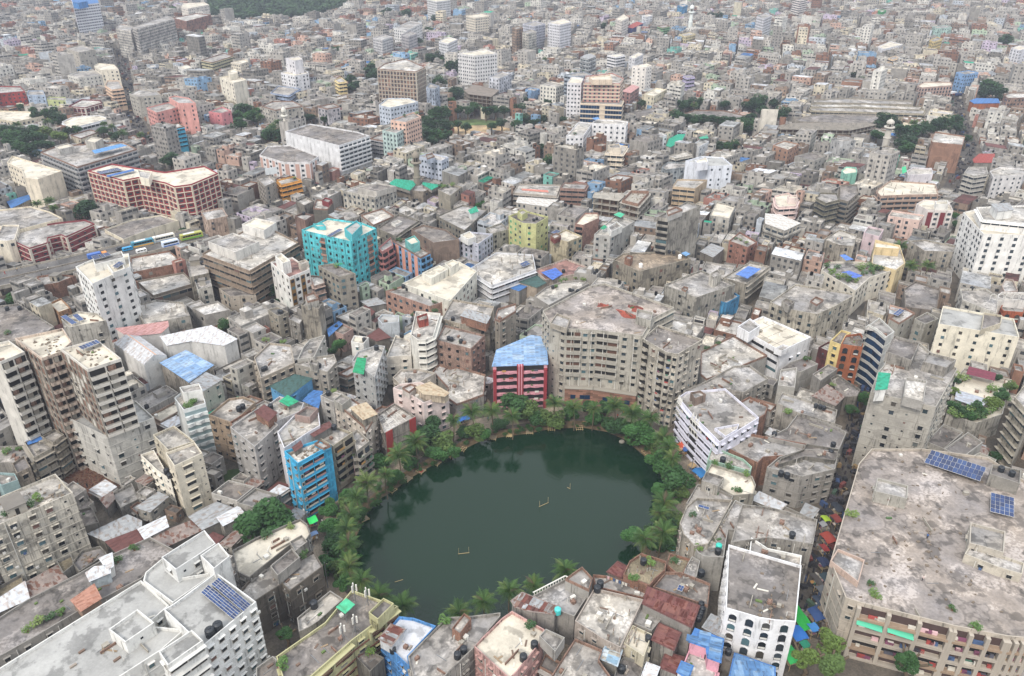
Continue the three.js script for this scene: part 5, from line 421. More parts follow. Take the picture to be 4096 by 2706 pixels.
B({n:"apartment_block",k:"brown banded block",l:"large brown block with five dark banded storeys and pale roof rooms",p:[-123.6,-367.6,-98.1,-341.5,-111.5,-309.7,-138.0,-328.4],h:20,f:6,c:"#9c8c7e",r:"p",s:"r",w:[[[-128.5,-344.4,-113.7,-333.9,-120.6,-321.5,-136.6,-333.9],19.2,23.5,"#d2cfca","c","n"],[[-124.2,-364.2,-112.2,-358.3,-115.3,-347.2,-127.8,-355.5],19.2,23.5,"#dcdad6","w","n"]],rods:9,sd:88,nr:1,rh:1.2});
B({n:"hotel_building",k:"red and cream gridded block",l:"large red and cream gridded office block with zigzag front and solar panels, upper left",p:[-234.2,-456.9,-215.5,-448.1,-196.7,-440.7,-178.5,-452.5,-166.2,-438.6,-174.3,-418.7,-182.0,-414.9,-189.4,-421.6,-208.2,-431.1,-214.4,-425.9,-241.9,-443.4],h:22.5,f:7,c:"#a2434b",r:"w",s:"K",w:[[[-199.4,-430.4,-195.7,-416.5,-202.1,-420.4,-208.9,-434.1],21.7,26.0,"#e9e2d2","c","n"]],o:[[[-235.7,-440.1,-231.1,-435.9,-222.2,-443.6,-231.4,-450.7],22.7,2,5]],y:[[[-216.0,-444.1,-213.8,-440.5,-223.8,-428.8,-226.0,-431.7],23.2,"#3c6fb5"]],sd:89,nr:1,tr:"#e6dcc8"});
B({n:"apartment_block",k:"plain cream wall block",l:"cream block with a plain blank end wall, upper left, left of the gridded block",p:[-261.1,-450.9,-266.8,-434.9,-276.2,-438.3,-286.3,-454.2,-302.2,-467.6,-306.6,-481.6],h:20,f:6,c:"#e0d6c3",r:"w",s:"R:n,F:n,L:w",nr:1});
B({n:"tin_shed",k:"court with blue canopy",l:"court covered by a vivid blue canopy at the left edge",p:[-293.4,-443.2,-286.9,-456.5,-281.9,-449.0,-284.7,-431.8],h:4,f:1,c:"#bab8b4",r:"b",s:"n"});
B({n:"office_building",k:"grey banded office block",l:"grey office block with white bands and a blue strip on its roof, upper left",p:[-286.5,-495.9,-278.2,-499.0,-248.9,-506.3,-233.1,-489.6,-252.1,-451.8,-289.4,-482.9],h:22,f:7,c:"#b0b1b5",r:"c",s:"b",w:[[[-276.4,-491.4,-269.2,-485.1,-274.5,-477.7,-280.9,-485.1],21.2,25,"#bab8b4","w","n"],[[-267.9,-503.4,-257.6,-499.4,-257.8,-489.0,-266.4,-494.1],21.2,26,"#bab8b4","w","n"]],y:[[[-244.1,-493.0,-238.4,-489.2,-250.1,-471.3,-255.2,-478.1],24.2,"#5f9bd8"]],sd:90,nr:1});
B({n:"school_building",k:"red brick institute",l:"red brick institute with pale bands beside the flyover",p:[-249.2,-379.8,-235.2,-388.0,-222.4,-392.5,-214.7,-386.7,-220.6,-368.7,-224.5,-371.7,-229.1,-367.7,-226.0,-361.0,-231.0,-354.0,-244.8,-364.1],h:12,f:4,c:"#8f4149",r:"c",s:"H",nr:1,tr:"#d8cfc2"});
B({n:"house",k:"cream walled L-shaped roof",l:"cream-walled building with a big grey L-shaped flat roof at the left edge",p:[-276.0,-403.6,-259.9,-410.2,-245.4,-401.9,-233.4,-391.8,-247.2,-375.7,-263.8,-382.2],h:13,f:4,c:"#d9cfba",r:"c",s:"n",nr:1});
B({n:"house",k:"cream stair block",l:"tall cream stair block at the left edge beside the red brick institute",p:[-257.5,-379.6,-249.0,-379.6,-240.6,-360.1,-243.2,-358.0,-250.1,-358.7],h:14,f:4,c:"#ddd5c5",r:"c",s:"d",nr:1});
B({n:"warehouse",k:"long dark-roofed hall",l:"long hall with a dark curved roof and cream windowed wall beside the flyover",p:[-203.3,-403.2,-190.6,-410.4,-177.9,-401.9,-187.8,-389.6,-195.8,-375.0,-211.4,-388.5],h:8,f:1,c:"#d8d0bd",r:"d",s:"r",nr:1});
B({n:"house",k:"low roof beside the dark hall",l:"low flat roof in front of the long dark hall",p:[-212.7,-390.8,-197.4,-377.5,-198.3,-374.5,-209.6,-382.0,-216.1,-391.4],h:7,f:2,c:"#bab8b4",r:"c",s:"n",nr:1});
B({n:"house",k:"gate house with poster",l:"small cream gate house with a painted poster wall, in front of the gridded block",p:[-215.4,-416.2,-211.0,-412.3,-215.7,-407.2,-219.4,-411.5],h:6,f:2,c:"#dcd5c6",r:"c",s:"n",nr:1});
B({n:"house",k:"pinkish shop house by the flyover",l:"pinkish shop house at the flyover ramp under the gridded block",p:[-155.6,-408.0,-148.6,-395.1,-157.5,-388.6,-165.0,-401.9],h:13,f:4,c:"#c9b3a6",r:"c",s:"d",nr:1});
B({n:"apartment_block",k:"turquoise tower",l:"turquoise nine-storey apartment tower with white roof and solar array",p:[-88.9,-345.8,-86.0,-351.6,-69.2,-345.8,-61.3,-338.7,-70.2,-323.0,-94.7,-336.7],h:28,f:9,c:"#63d2e2",r:"w",s:"t",w:[[[-86.1,-342.7,-84.0,-338.5,-88.0,-338.5,-90.6,-342.3],27.2,28.9,"#5cc8d6","w","n"],[[-70.2,-340.1,-66.8,-334.5,-69.1,-322.5,-74.0,-330.5],27.2,31.2,"#5cc8d6","s","n"]],o:[[[-81.3,-328.9,-80.0,-327.2,-76.2,-335.6,-77.5,-337.0],28.4,1,6]],sd:91,nr:1});
B({n:"apartment_block",k:"blue and peach striped building",l:"building with vertical blue and peach stripes and a turquoise roof room",p:[-50.8,-351.6,-37.0,-334.7,-40.9,-329.0,-56.1,-348.8],h:18,f:6,c:"#6fa9dc",r:"c",s:"L:S,F:S,R:b",w:[[[-45.3,-346.3,-42.0,-338.5,-45.6,-335.4,-49.2,-341.5],17.2,21.5,"#7cc4c4","w","n"]],g:[[-53.7,-350.2],[-52.0,-348.8]],sd:92,nr:1,tr:"#e3a592"});
B({n:"apartment_block",k:"pink balcony building",l:"narrow pink building with white balconies, between turquoise tower and striped building",p:[-57.5,-352.7,-55.0,-343.3,-59.0,-335.4,-61.4,-340.0],h:18,f:6,c:"#c98a88",r:"c",s:"b",nr:1});
B({n:"apartment_block",k:"white and brown tower",l:"tower with a white left wall and a brown right facade, maroon terrace on top",p:[-95.4,-319.6,-85.1,-307.2,-91.7,-298.5,-103.5,-314.2],h:22,f:7,c:"#e6e4e0",r:"m2",s:"L:d,R:q,F:q",w:[[[-98.2,-313.7,-92.3,-305.6,-94.7,-302.7,-100.0,-310.6],21.2,26.5,"#e9e8e4","w","n"],[[-87.7,-311.6,-85.7,-309.1,-88.4,-306.1,-90.2,-309.1],21.2,24.5,"#cfc8bd","c","n"]],sd:93,nr:1,tr:"#8e6c3a"});
B({n:"apartment_block",k:"mouldy grey block",l:"mouldy grey block with a few large windows, at the foot of the turquoise tower",p:[-77.0,-315.3,-65.5,-304.7,-71.7,-301.3,-83.0,-312.9],h:21,f:7,c:"#9b968c",r:"d",s:"w",g:[[-75.0,-312.3]],y:[[[-73.4,-314.3,-72.0,-313.1,-74.3,-311.3,-75.9,-312.5],21.7,"#1c8a62"]],sd:94,nr:1});
B({n:"house",k:"pinkish balcony house",l:"pinkish balcony house between the white and brown tower and the mouldy block",p:[-81.4,-313.0,-79.3,-306.2,-83.1,-302.9,-87.5,-314.2],h:16,f:5,c:"#b9a49c",r:"p",s:"r",nr:1});
B({n:"apartment_block",k:"narrow bare concrete tower",l:"narrow bare concrete tower without windows, below the white and brown tower",p:[-81.5,-281.6,-74.0,-280.1,-74.5,-274.1,-82.3,-277.2],h:20,f:6,c:"#a49f96",r:"c",s:"n",w:[[[-77.9,-282.9,-74.9,-277.0,-78.6,-274.5,-80.9,-279.9],19.2,23,"#bab8b4","c","n"]],g:[[-78.4,-277.6]],nr:1});
B({n:"apartment_block",k:"white stepped-roof house",l:"broad off-white house with stepped terraces, right of centre behind the pink brick house",p:[-36.1,-322.0,-24.3,-331.5,-15.5,-320.5,-25.2,-291.0,-46.7,-307.8],h:15,f:5,c:"#d9d7cd",r:"w",s:"d",w:[[[-32.0,-321.2,-27.8,-317.0,-34.2,-307.2,-38.6,-312.9],14.2,17.6,"#dedcd2","w","n"],[[-26.4,-326.0,-23.5,-322.9,-26.8,-316.3,-29.6,-321.7],14.2,18.2,"#dedcd2","w","n"]],t:[[-45.9,14.2,-304.8,1.1]],sd:95,nr:1});
B({n:"house",k:"pink brick house",l:"pink brick house with a weedy roof below the white stepped-roof house",p:[-47.5,-309.2,-26.8,-295.5,-33.4,-289.9,-53.6,-304.6],h:13,f:4,c:"#b08e80",r:"c",s:"w",g:[[-50.1,-307.0],[-31.9,-294.2]],nr:1});
B({n:"apartment_block",k:"round-cornered white house",l:"white house with rounded banded balconies and a maroon-edged terrace",p:[-36.9,-272.2,-27.3,-270.3,-28.4,-252.4,-31.0,-249.5,-33.8,-249.5,-36.8,-253.3],h:20,f:7,c:"#d9d7d0",r:"p",s:"R:r,F:r,L:n",w:[[[-32.0,-266.2,-31.0,-261.7,-34.3,-259.9,-35.5,-263.5],19.2,22.2,"#a5554c","c","n"]],g:[[-37.9,-269.1],[-29.7,-272.4]],sd:96,nr:1});
B({n:"apartment_block",k:"brick block with red barrels",l:"stained brick block with barrels hung on its front, behind the pale crazy-shaped roof",p:[-25.6,-266.5,-10.0,-258.6,-14.7,-248.1,-27.7,-254.7],h:17,f:5,c:"#9c8377",r:"c",s:"w",t:[[-23.3,16.2,-256.1,1.0],[-22.2,16.2,-255.5,1.0],[-18.6,16.2,-253.8,1.0]],sd:97,nr:1});
B({n:"apartment_block",k:"house with the grey tin attic",l:"house with a grey tin roofed brick attic, behind the stained brick block",p:[-23.8,-286.6,-7.1,-280.2,-8.5,-269.3,-18.7,-265.0,-27.0,-269.7],h:18,f:6,c:"#b3aba0",r:"c",s:"d",w:[[[-17.3,-272.0,-8.3,-266.0,-9.6,-260.6,-19.2,-266.7],17.2,20.8,"#94705f","g","d"]],t:[[-22.6,17.2,-269.7,1.0]],sd:98,nr:1});
B({n:"apartment_block",k:"tall narrow grey house",l:"tall narrow grey house left of the largest grey block",p:[-5.6,-274.3,1.6,-279.1,1.5,-272.4,-4.6,-264.1,-6.5,-265.9],h:20,f:7,c:"#a5a097",r:"c",s:"w",nr:1});
B({n:"house",k:"pale blue-white cube house",l:"pale blue-white cube house among tin roofs, mid left",p:[-53.4,-290.9,-46.2,-289.7,-45.6,-284.1,-52.2,-282.6,-54.6,-287.0],h:9,f:3,c:"#ccd4de",r:"s",s:"n",nr:1});
B({n:"house",k:"white plastered house with tank",l:"small white house with one dark tank, above the green-netted house",p:[-62.1,-274.6,-56.2,-273.2,-57.4,-267.7,-62.5,-269.6],h:8,f:2,c:"#e2e2df",r:"w",s:"d",t:[[-57.7,7.2,-271.2,1]],nr:1});
B({n:"apartment_block",k:"green-netted house",l:"grey-white wedge-shaped house with a bright green net roof",p:[-55.5,-247.9,-49.4,-252.8,-46.2,-252.0,-46.8,-230.5,-56.4,-241.7],h:16,f:5,c:"#c5c8cd",r:"p",s:"w",t:[[-48.6,16.7,-248.0,1.2]],y:[[[-54.9,-243.3,-51.4,-242.5,-50.6,-231.6,-54.7,-233.1],16.4,"#1b9d69"]],sd:99,nr:1});
B({n:"house",k:"grey house with roof box",l:"stained grey house with a roof box and two tanks, above the blue-walled shed",p:[-71.3,-247.4,-64.5,-249.6,-62.5,-244.3,-64.4,-237.2,-77.2,-242.7],h:14,f:5,c:"#b2aea8",r:"c",s:"w",w:[[[-70.9,-241.7,-68.1,-241.3,-67.9,-237.9,-71.0,-239.4],13.2,16.2,"#bab8b4","c","n"]],t:[[-68.7,13.2,-240.6,1.0],[-68.2,13.2,-241.6,1.0]],nr:1});
B({n:"house",k:"house with blue wall and dark green roof",l:"house with a light blue wall under a dark green tin roof",p:[-76.8,-240.2,-70.3,-237.6,-76.0,-226.0,-83.5,-232.7],h:11,f:3,c:"#69abdf",r:"T",s:"d",nr:1});
B({n:"tin_shed",k:"bright blue tarpaulin shed",l:"shed under a wrinkled bright blue tarpaulin, right of the blue-walled house",p:[-69.2,-234.5,-66.3,-233.8,-65.5,-223.7,-71.6,-228.2],h:8,f:2,c:"#a19e9a",r:"b",s:"n"});
B({n:"house",k:"house with the red pilasters",l:"house with red pilasters and a crowded terrace, below the narrow bare tower",p:[-90.2,-258.1,-81.9,-256.4,-77.3,-243.5,-86.5,-233.0,-92.9,-247.4],h:14,f:5,c:"#bdb3a8",r:"c",s:"w",t:[[-87.4,13.2,-239.1,1.0],[-86.7,13.2,-239.9,1.0]],g:[[-85.0,-258.9],[-91.9,-259.8]],nr:1});
B({n:"house",k:"long terraced roof left of the net house",l:"long concrete house with a narrow terrace, beside the grey house with roof box",p:[-76.4,-252.9,-75.3,-258.8,-70.2,-262.3,-70.8,-245.7,-76.4,-244.1],h:15,f:5,c:"#bab8b4",r:"c",s:"d",nr:1});
B({n:"house",k:"small white house left of the rounded house",l:"narrow white and brick house attached to the round-cornered white house",p:[-44.7,-267.7,-38.5,-264.2,-36.9,-252.0,-41.4,-251.6,-46.0,-250.8],h:12,f:4,c:"#cfc9c0",r:"p",s:"w",t:[[-42.0,12.2,-265.7,1.1]],nr:1});
B({n:"house",k:"low veranda house",l:"low house with small veranda roofs beside the pinkish white house",p:[-40.0,-245.5,-34.0,-246.3,-27.3,-243.2,-32.3,-237.0,-39.2,-235.7,-42.3,-240.1],h:10,f:3,c:"#b7b0a6",r:"c",s:"d",nr:1});
B({n:"house",k:"courtyard house by the shrub",l:"little grey house with a shrub by the blue tarpaulin",p:[-62.4,-228.3,-57.8,-226.2,-59.5,-221.5,-64.6,-225.2],h:12,f:4,c:"#bab8b4",r:"c",s:"w",t:[[-62.2,11.2,-226.7,1.1]],g:[[-60.9,-228.3]],nr:1});
B({n:"tin_shed",k:"brown tin roof cluster",l:"brown tin roof among huddled sheds, left of the pink brick house",p:[-62.5,-305.1,-58.0,-298.8,-59.4,-292.7,-64.3,-299.8],h:6,f:2,c:"#827f7a",r:"m",s:"n"});
B({n:"tin_shed",k:"pale tin roof in the shed cluster",l:"pale tin roof behind the brown tin roof in the shed cluster",p:[-58.8,-311.1,-54.1,-305.7,-61.0,-303.0,-65.1,-307.8],h:6.5,f:2,c:"#827f7a",r:"g",s:"n"});
B({n:"tin_shed",k:"maroon shed roof",l:"maroon shed roof right of the pale blue-white cube",p:[-54.0,-283.9,-48.4,-276.5,-53.3,-273.7,-57.4,-277.4],h:6,f:2,c:"#827f7a",r:"m",s:"n"});
B({n:"tin_shed",k:"blue tarpaulin lean-to",l:"lean-to covered with a deep blue tarpaulin beside the narrow bare tower",p:[-70.4,-286.1,-68.7,-284.0,-71.8,-273.8,-73.6,-279.3],h:8,f:2,c:"#827f7a",r:"b",s:"n"});
B({n:"house",k:"pinkish small house",l:"small pinkish house with a tank, right of the deep blue tarpaulin",p:[-68.9,-285.0,-63.5,-280.2,-66.6,-275.1,-72.5,-279.3],h:8,f:2,c:"#b79d97",r:"d",s:"w",t:[[-70.5,7.2,-281.9,1]],nr:1});
B({n:"house",k:"striped grey house at the lane",l:"stained grey house with twin tanks, left of the narrow bare tower",p:[-94.2,-285.6,-88.7,-281.2,-91.7,-277.4,-97.4,-283.2],h:15,f:5,c:"#aaa49a",r:"c",s:"w",t:[[-92.3,14.2,-281.5,1],[-91.3,14.2,-281.0,1]],nr:1});
B({n:"house",k:"grey house left of the twin-tank house",l:"weathered grey house with a teal window, beside the striped grey house",p:[-87.6,-283.2,-82.7,-279.3,-83.0,-274.6,-88.5,-279.3],h:13,f:4,c:"#a19e9a",r:"c",s:"d",nr:1});
B({n:"house",k:"old colonnaded house",l:"old weathered house with pale roof squares behind the sheds",p:[-125.8,-305.3,-117.9,-296.9,-126.9,-291.9,-134.5,-299.0],h:8,f:2,c:"#a19e9a",r:"p",s:"d",nr:1});
B({n:"house",k:"old arcaded house",l:"old dark house with an arcaded front, left of the white and brown tower",p:[-117.8,-319.4,-110.2,-308.7,-121.1,-307.6,-128.4,-315.4],h:9,f:3,c:"#a89f94",r:"d",s:"w",nr:1});
B({n:"apartment_block",k:"white banded block",l:"broad white four-storey block with rows of small windows, upper centre",p:[-86.0,-445.8,-66.2,-440.7,-75.8,-421.9,-95.6,-433.4],h:14,f:4,c:"#cfcdc8",r:"c",s:"w",w:[[[-76.4,-439.1,-65.6,-433.7,-74.8,-424.0,-86.5,-431.1],13.2,16.5,"#c5c2bd","d","n"]],sd:100,nr:1});
B({n:"house",k:"dark walled house by the street",l:"dark grey walled house with a red roof room, above the turquoise tower",p:[-106.5,-415.7,-96.6,-412.1,-97.2,-399.8,-105.2,-401.5],h:15,f:5,c:"#77746f",r:"p",s:"n",w:[[[-100.8,-412.6,-96.6,-409.9,-97.4,-404.6,-101.7,-408.1],14.2,17,"#8c3b3f","c","n"]],nr:1});
B({n:"house",k:"blank grey corner tower",l:"blank grey corner tower left of the dark walled house",p:[-111.7,-414.5,-105.6,-407.2,-109.4,-400.2,-115.5,-407.2],h:17,f:5,c:"#8b8780",r:"c",s:"n",nr:1});
B({n:"house",k:"reddish brick tall house",l:"tall narrow reddish-brown house touching the turquoise tower",p:[-103.7,-375.5,-97.5,-372.3,-100.1,-364.6,-106.7,-370.8],h:22,f:7,c:"#8b7168",r:"c",s:"n",t:[[-103.0,21.2,-374.4,1]],nr:1});
B({n:"house",k:"grey roof in front of the white banded block",l:"low grey roof with greenery in front of the white banded block",p:[-87.8,-416.4,-81.8,-406.0,-88.3,-399.2,-96.1,-412.0],h:9,f:3,c:"#bab8b4",r:"c",s:"w",g:[[-77.7,-414.7]],nr:1});
B({n:"house",k:"grey plain house mid centre",l:"plain grey house with a weedy roof, right of the previous low roof",p:[-71.0,-415.4,-62.8,-403.3,-72.0,-390.0,-80.9,-405.0],h:10,f:3,c:"#bab8b4",r:"p",s:"w",nr:1});
B({n:"house",k:"broad grey roof with white slab",l:"broad grey roof with a pale slab on it, behind the pink balcony building",p:[-59.6,-398.5,-48.0,-388.6,-57.3,-367.0,-67.9,-377.5],h:13,f:4,c:"#8e8a83",r:"d",s:"R:r,L:d",w:[[[-58.8,-387.8,-56.2,-385.4,-59.0,-380.6,-61.7,-383.8],12.2,13.6,"#d6d4cf","p","n"]],nr:1});
B({n:"house",k:"long grey flats",l:"long grey flat-roofed house with rows of windows, upper centre right of the green roofs",p:[-26.8,-412.4,-13.0,-405.3,-23.7,-374.5,-39.6,-395.1],h:13,f:4,c:"#8f8b84",r:"c",s:"w",w:[[[-19.1,-401.3,-17.6,-393.6,-21.2,-390.3,-22.6,-395.3],12.2,16,"#d7dad8","t","n"]],nr:1});
B({n:"house",k:"brown flat house",l:"brown flat-roofed house behind the blue and peach striped building",p:[-44.4,-377.0,-32.8,-370.8,-25.4,-357.6,-37.4,-353.4,-49.9,-370.8],h:15,f:5,c:"#8d7b70",r:"d",s:"d",nr:1});
B({n:"apartment_block",k:"lavender white house",l:"pale lavender house with a white balustraded roof pavilion",p:[-21.8,-370.4,-9.4,-367.4,-16.1,-354.2,-25.9,-361.3],h:14,f:5,c:"#ccd0e2",r:"c",s:"w",w:[[[-20.6,-364.7,-17.3,-357.5,-20.9,-353.9,-24.9,-359.6],13.2,16.5,"#e2e2df","w","n"]],nr:1});
B({n:"apartment_block",k:"pale grey shaded house",l:"pale grey house with deep window hoods beside the pale yellow-green block",p:[-5.3,-382.7,-1.9,-373.4,-10.1,-367.4,-13.1,-374.9],h:14,f:5,c:"#aeaca4",r:"c",s:"w",nr:1});
B({n:"mosque",k:"green-roofed mosque",l:"mosque with two broad emerald green roofs around a domed brown minaret",p:[-70.3,-466.6,-53.5,-460.2,-42.4,-454.9,-51.2,-443.3,-59.5,-445.7,-73.1,-457.6],h:10,f:3,c:"#8f887e",r:"c",s:"d",w:[[[-69.7,-462.8,-59.3,-459.6,-56.9,-452.3,-59.0,-442.1,-72.5,-453.9],9.2,11.2,"#a19e9a","e2","n"],[[-52.4,-456.5,-41.9,-451.3,-46.3,-443.1,-52.7,-453.3],9.2,11.2,"#a19e9a","e2","n"]],i:[[-56.2,-458.2,30,"#8f877b",2.1]],nr:1});
B({n:"house",k:"green-topped house with vines",l:"house with thick green vines spilling from its roof, right of the green-roofed mosque",p:[-36.8,-442.7,-28.7,-436.7,-34.0,-421.2,-41.6,-431.7],h:15,f:5,c:"#aba69b",r:"c",s:"d",g:[[-38.9,-436.7],[-36.4,-437.7],[-34.0,-439.7],[-40.8,-437.7]],nr:1});
B({n:"house",k:"white terrace with pillars",l:"wide white roof terrace studded with pillars, left of the maroon roofed house",p:[-7.5,-351.2,9.9,-348.6,10.9,-331.1,-8.7,-314.2,-19.9,-331.1],h:11,f:4,c:"#d3d4d8",r:"p",s:"r",o:[[[3.7,-337.0,5.0,-333.1,8.2,-337.0,6.7,-340.5],11.2,2,2]],rods:20,nr:1,rh:1.6});
B({n:"apartment_block",k:"pale yellow-green block",l:"pale yellow-green block with brown bands and green shutters, centre",p:[6.2,-381.5,17.9,-372.4,11.6,-362.4,5.1,-363.5,-1.7,-373.5],h:21,f:7,c:"#cfd19a",r:"d",s:"w",w:[[[5.5,-377.0,7.7,-373.0,4.9,-368.3,2.7,-373.0],20.2,23.5,"#cfd19a","c","n"]],t:[[10.6,20.2,-368.2,0.9],[12.1,20.2,-370.1,0.9]],sd:101,nr:1,sh:"#4f8f67"});
B({n:"apartment_block",k:"blank-walled concrete slab tower",l:"tall concrete tower with a huge blank right wall and narrow balconied end",p:[84.1,-366.3,89.5,-360.6,71.5,-342.5,66.3,-345.0],h:31,f:10,c:"#a9a6a0",r:"c",s:"L:b,F:b,R:n",w:[[[76.0,-352.2,78.4,-348.4,70.5,-341.1,70.7,-346.9],30.2,33.5,"#bab8b4","c","n"]],sd:102,nr:1});
B({n:"house",k:"stepped beige block with white tank",l:"stepped beige-grey block with a white tank and brick stair, in front of the slab tower",p:[51.5,-342.9,77.5,-346.2,81.9,-336.7,56.6,-322.5,46.3,-335.5],h:14,f:4,c:"#a8a297",r:"y2",s:"d",w:[[[52.6,-333.9,54.7,-332.6,52.9,-328.8,50.7,-330.7],13.2,17,"#94705f","c","n"]],t:[[57.8,13.2,-328.6,1.2,"#e3e3e0"],[77.3,13.2,-338.7,1.2,"#e3e3e0"],[72.9,14.2,-342.3,1],[74.9,14.2,-341.6,1]],y:[[[80.4,-342.3,82.2,-339.4,79.6,-336.8,77.9,-340.0],15.2,"#7fb0e0"]],nr:1});
B({n:"apartment_block",k:"grey shutter-windowed block",l:"grey block with even rows of shuttered windows and a small green canopy, centre",p:[52.7,-383.2,61.1,-374.5,46.7,-354.1,39.2,-356.5],h:18,f:6,c:"#b0afac",r:"p",s:"L:v,F:v,R:d",w:[[[51.1,-367.1,53.1,-361.1,47.0,-353.8,46.0,-359.6],17.2,20.5,"#e2e2df","c","n"]],y:[[[44.9,-364.7,46.0,-361.7,43.7,-358.0,42.3,-360.2],19.7,"#1f9d70"],[[54.3,-384.0,56.7,-380.8,54.2,-376.0,51.0,-380.0],19.2,"#4fc398"]],sd:103,nr:1});
B({n:"house",k:"cream house with maroon rim",l:"cream and mouldy grey house with a maroon roof rim, right of the pale yellow-green block",p:[26.8,-373.7,34.4,-364.2,26.8,-357.0,18.5,-362.7],h:14,f:5,c:"#c9c0a8",r:"w",s:"L:n,R:w",w:[[[21.7,-363.3,23.7,-359.6,20.3,-356.1,18.6,-360.4],13.2,16.2,"#8a4a46","c","n"]],o:[[[19.6,-365.0,20.6,-362.1,23.5,-365.8,22.2,-368.0],15.8,1,3]],nr:1});
B({n:"house",k:"brick and grey open-sided house",l:"brick-walled house with one open grey storey, above the cream house with maroon rim",p:[37.9,-394.4,44.8,-394.7,44.5,-386.5,35.8,-376.6,31.7,-378.5],h:15,f:5,c:"#a8857a",r:"w",s:"R:n,L:b",nr:1});
B({n:"apartment_block",k:"unfinished open-frame building",l:"unfinished building of bare slabs and columns with brick walls starting on top, centre",p:[64.3,-420.3,75.6,-419.5,75.5,-416.2,66.3,-395.7,56.8,-403.5],h:18,f:5,c:"#b1aca4",r:"c",s:"X",nr:1,rb:1,fr:1});
B({n:"apartment_block",k:"second open-frame building",l:"wide open-frame concrete building left of the one with brick walls on top",p:[46.2,-429.8,61.7,-428.4,62.2,-423.1,58.2,-414.8,44.3,-421.2],h:15,f:4,c:"#b1aca4",r:"p",s:"X",rods:9,nr:1,fr:1,rh:1.2});
B({n:"apartment_block",k:"blue-white party-wall tower",l:"blue-white tower with large blank walls and sparse windows, right of centre",p:[114.5,-473.8,126.8,-471.4,128.7,-455.1,113.9,-452.9,102.9,-464.0],h:22,f:7,c:"#dfe4ee",r:"s",s:"L:n,F:d,R:d",w:[[[113.8,-460.0,112.7,-448.7,105.8,-446.5,105.4,-450.9],21.2,26,"#e3e6ee","w","n"]],nr:1});
B({n:"apartment_block",k:"tan tall-walled house",l:"tan house with a high bare side wall, in front of the blue-white tower",p:[95.7,-447.8,112.9,-446.8,102.6,-430.7,90.8,-434.6],h:16,f:5,c:"#c4b199",r:"p",s:"L:r,F:r,R:n",nr:1});
B({n:"house",k:"square grey block with roof turret",l:"square grey block with a square turret room and stained roof, right of centre",p:[83.8,-323.9,95.6,-309.1,76.2,-296.1,65.1,-308.6],h:14,f:4,c:"#b4b2ad",r:"c",s:"d",w:[[[88.6,-315.1,89.5,-310.5,85.4,-307.0,84.3,-310.5],13.2,18.2,"#c3c0bb","c","n"],[[72.0,-302.5,73.7,-301.4,72.1,-298.1,70.7,-300.3],13.2,16.2,"#bab8b4","c","n"]],sd:104,nr:1});
B({n:"house",k:"house with bright blue annex",l:"low annex with bright blue wall at the foot of the square grey block",p:[96.9,-313.6,98.6,-310.2,91.3,-303.2,89.0,-304.8],h:8,f:2,c:"#4f9ed6",r:"c",s:"n",nr:1});
B({n:"house",k:"maroon-roofed house with blue tarps",l:"house with a maroon roof and two vivid blue tarpaulins, behind the largest grey block",p:[25.5,-348.4,34.8,-339.2,28.4,-330.5,15.0,-324.5,10.2,-335.1],h:9,f:3,c:"#c9bdb6",r:"m2",s:"n",t:[[23.6,8.2,-334.2,1]],y:[[[20.1,-336.0,23.0,-329.2,18.1,-322.6,13.3,-331.0],9.7,"#4a73c9"]],nr:1});
B({n:"house",k:"dark green tin roofed house",l:"house under a wide dark green tin roof, beside the maroon-roofed house",p:[9.8,-334.2,15.1,-323.3,10.9,-318.4,1.5,-325.7],h:8,f:2,c:"#b5a89a",r:"T",s:"n",nr:1});
B({n:"tin_shed",k:"blue tin roofed shed mid centre",l:"bright blue tin roof left of the dark green tin roof",p:[0.0,-326.4,7.6,-323.1,3.0,-317.1,-3.0,-321.9],h:7,f:2,c:"#a19e9a",r:"b",s:"n"});
B({n:"house",k:"plant-strewn terrace",l:"terrace with many pots, tanks and shrubs, behind the largest grey block",p:[14.6,-314.5,21.7,-320.2,31.8,-322.6,33.9,-318.5,15.4,-297.1,9.5,-305.6],h:10,f:3,c:"#a19e9a",r:"p",s:"n",t:[[25.1,9.2,-312.0,0.95],[26.3,9.2,-311.1,0.95],[28.4,9.2,-310.9,0.95],[31.8,9.2,-328.9,0.95],[33.1,9.2,-330.2,0.95],[17.8,9.2,-314.8,0.95]],g:[[19.0,-315.6],[21.7,-320.8],[28.4,-324.3],[31.8,-322.6],[23.8,-322.6]],nr:1});
B({n:"house",k:"flat roof with blue awning",l:"long house with a blue awning over its stained terrace, right of centre",p:[109.5,-337.8,117.2,-332.7,101.7,-313.4,93.1,-320.3],h:12,f:4,c:"#aaa59c",r:"p",s:"R:r,F:r",y:[[[105.9,-327.7,110.8,-324.7,102.1,-314.4,98.1,-319.0],14.2,"#5b86d2"]],nr:1});
B({n:"house",k:"brick house with rooftop shrubs",l:"brick-red house with square windows and shrubs spilling from its roof, right of the slab tower",p:[114.3,-375.2,119.6,-361.9,112.9,-354.8,106.0,-363.3],h:12,f:4,c:"#a07567",r:"c",s:"w",g:[[110.3,-366.5],[112.2,-365.1],[114.0,-361.5]],nr:1});
B({n:"apartment_block",k:"grey-white house beside the slab tower",l:"pale grey four-storey house with a white parapet room, right of the slab tower",p:[111.2,-414.9,119.7,-407.4,112.1,-388.8,103.0,-393.3],h:14,f:5,c:"#b8b6b3",r:"w",s:"d",nr:1});
B({n:"house",k:"low tin-roofed house with pale roof",l:"house with a long grey tin roof at the foot of the slab tower",p:[99.3,-369.1,104.1,-363.4,96.2,-352.3,91.7,-359.1],h:8,f:2,c:"#8a857d",r:"g",s:"n"});
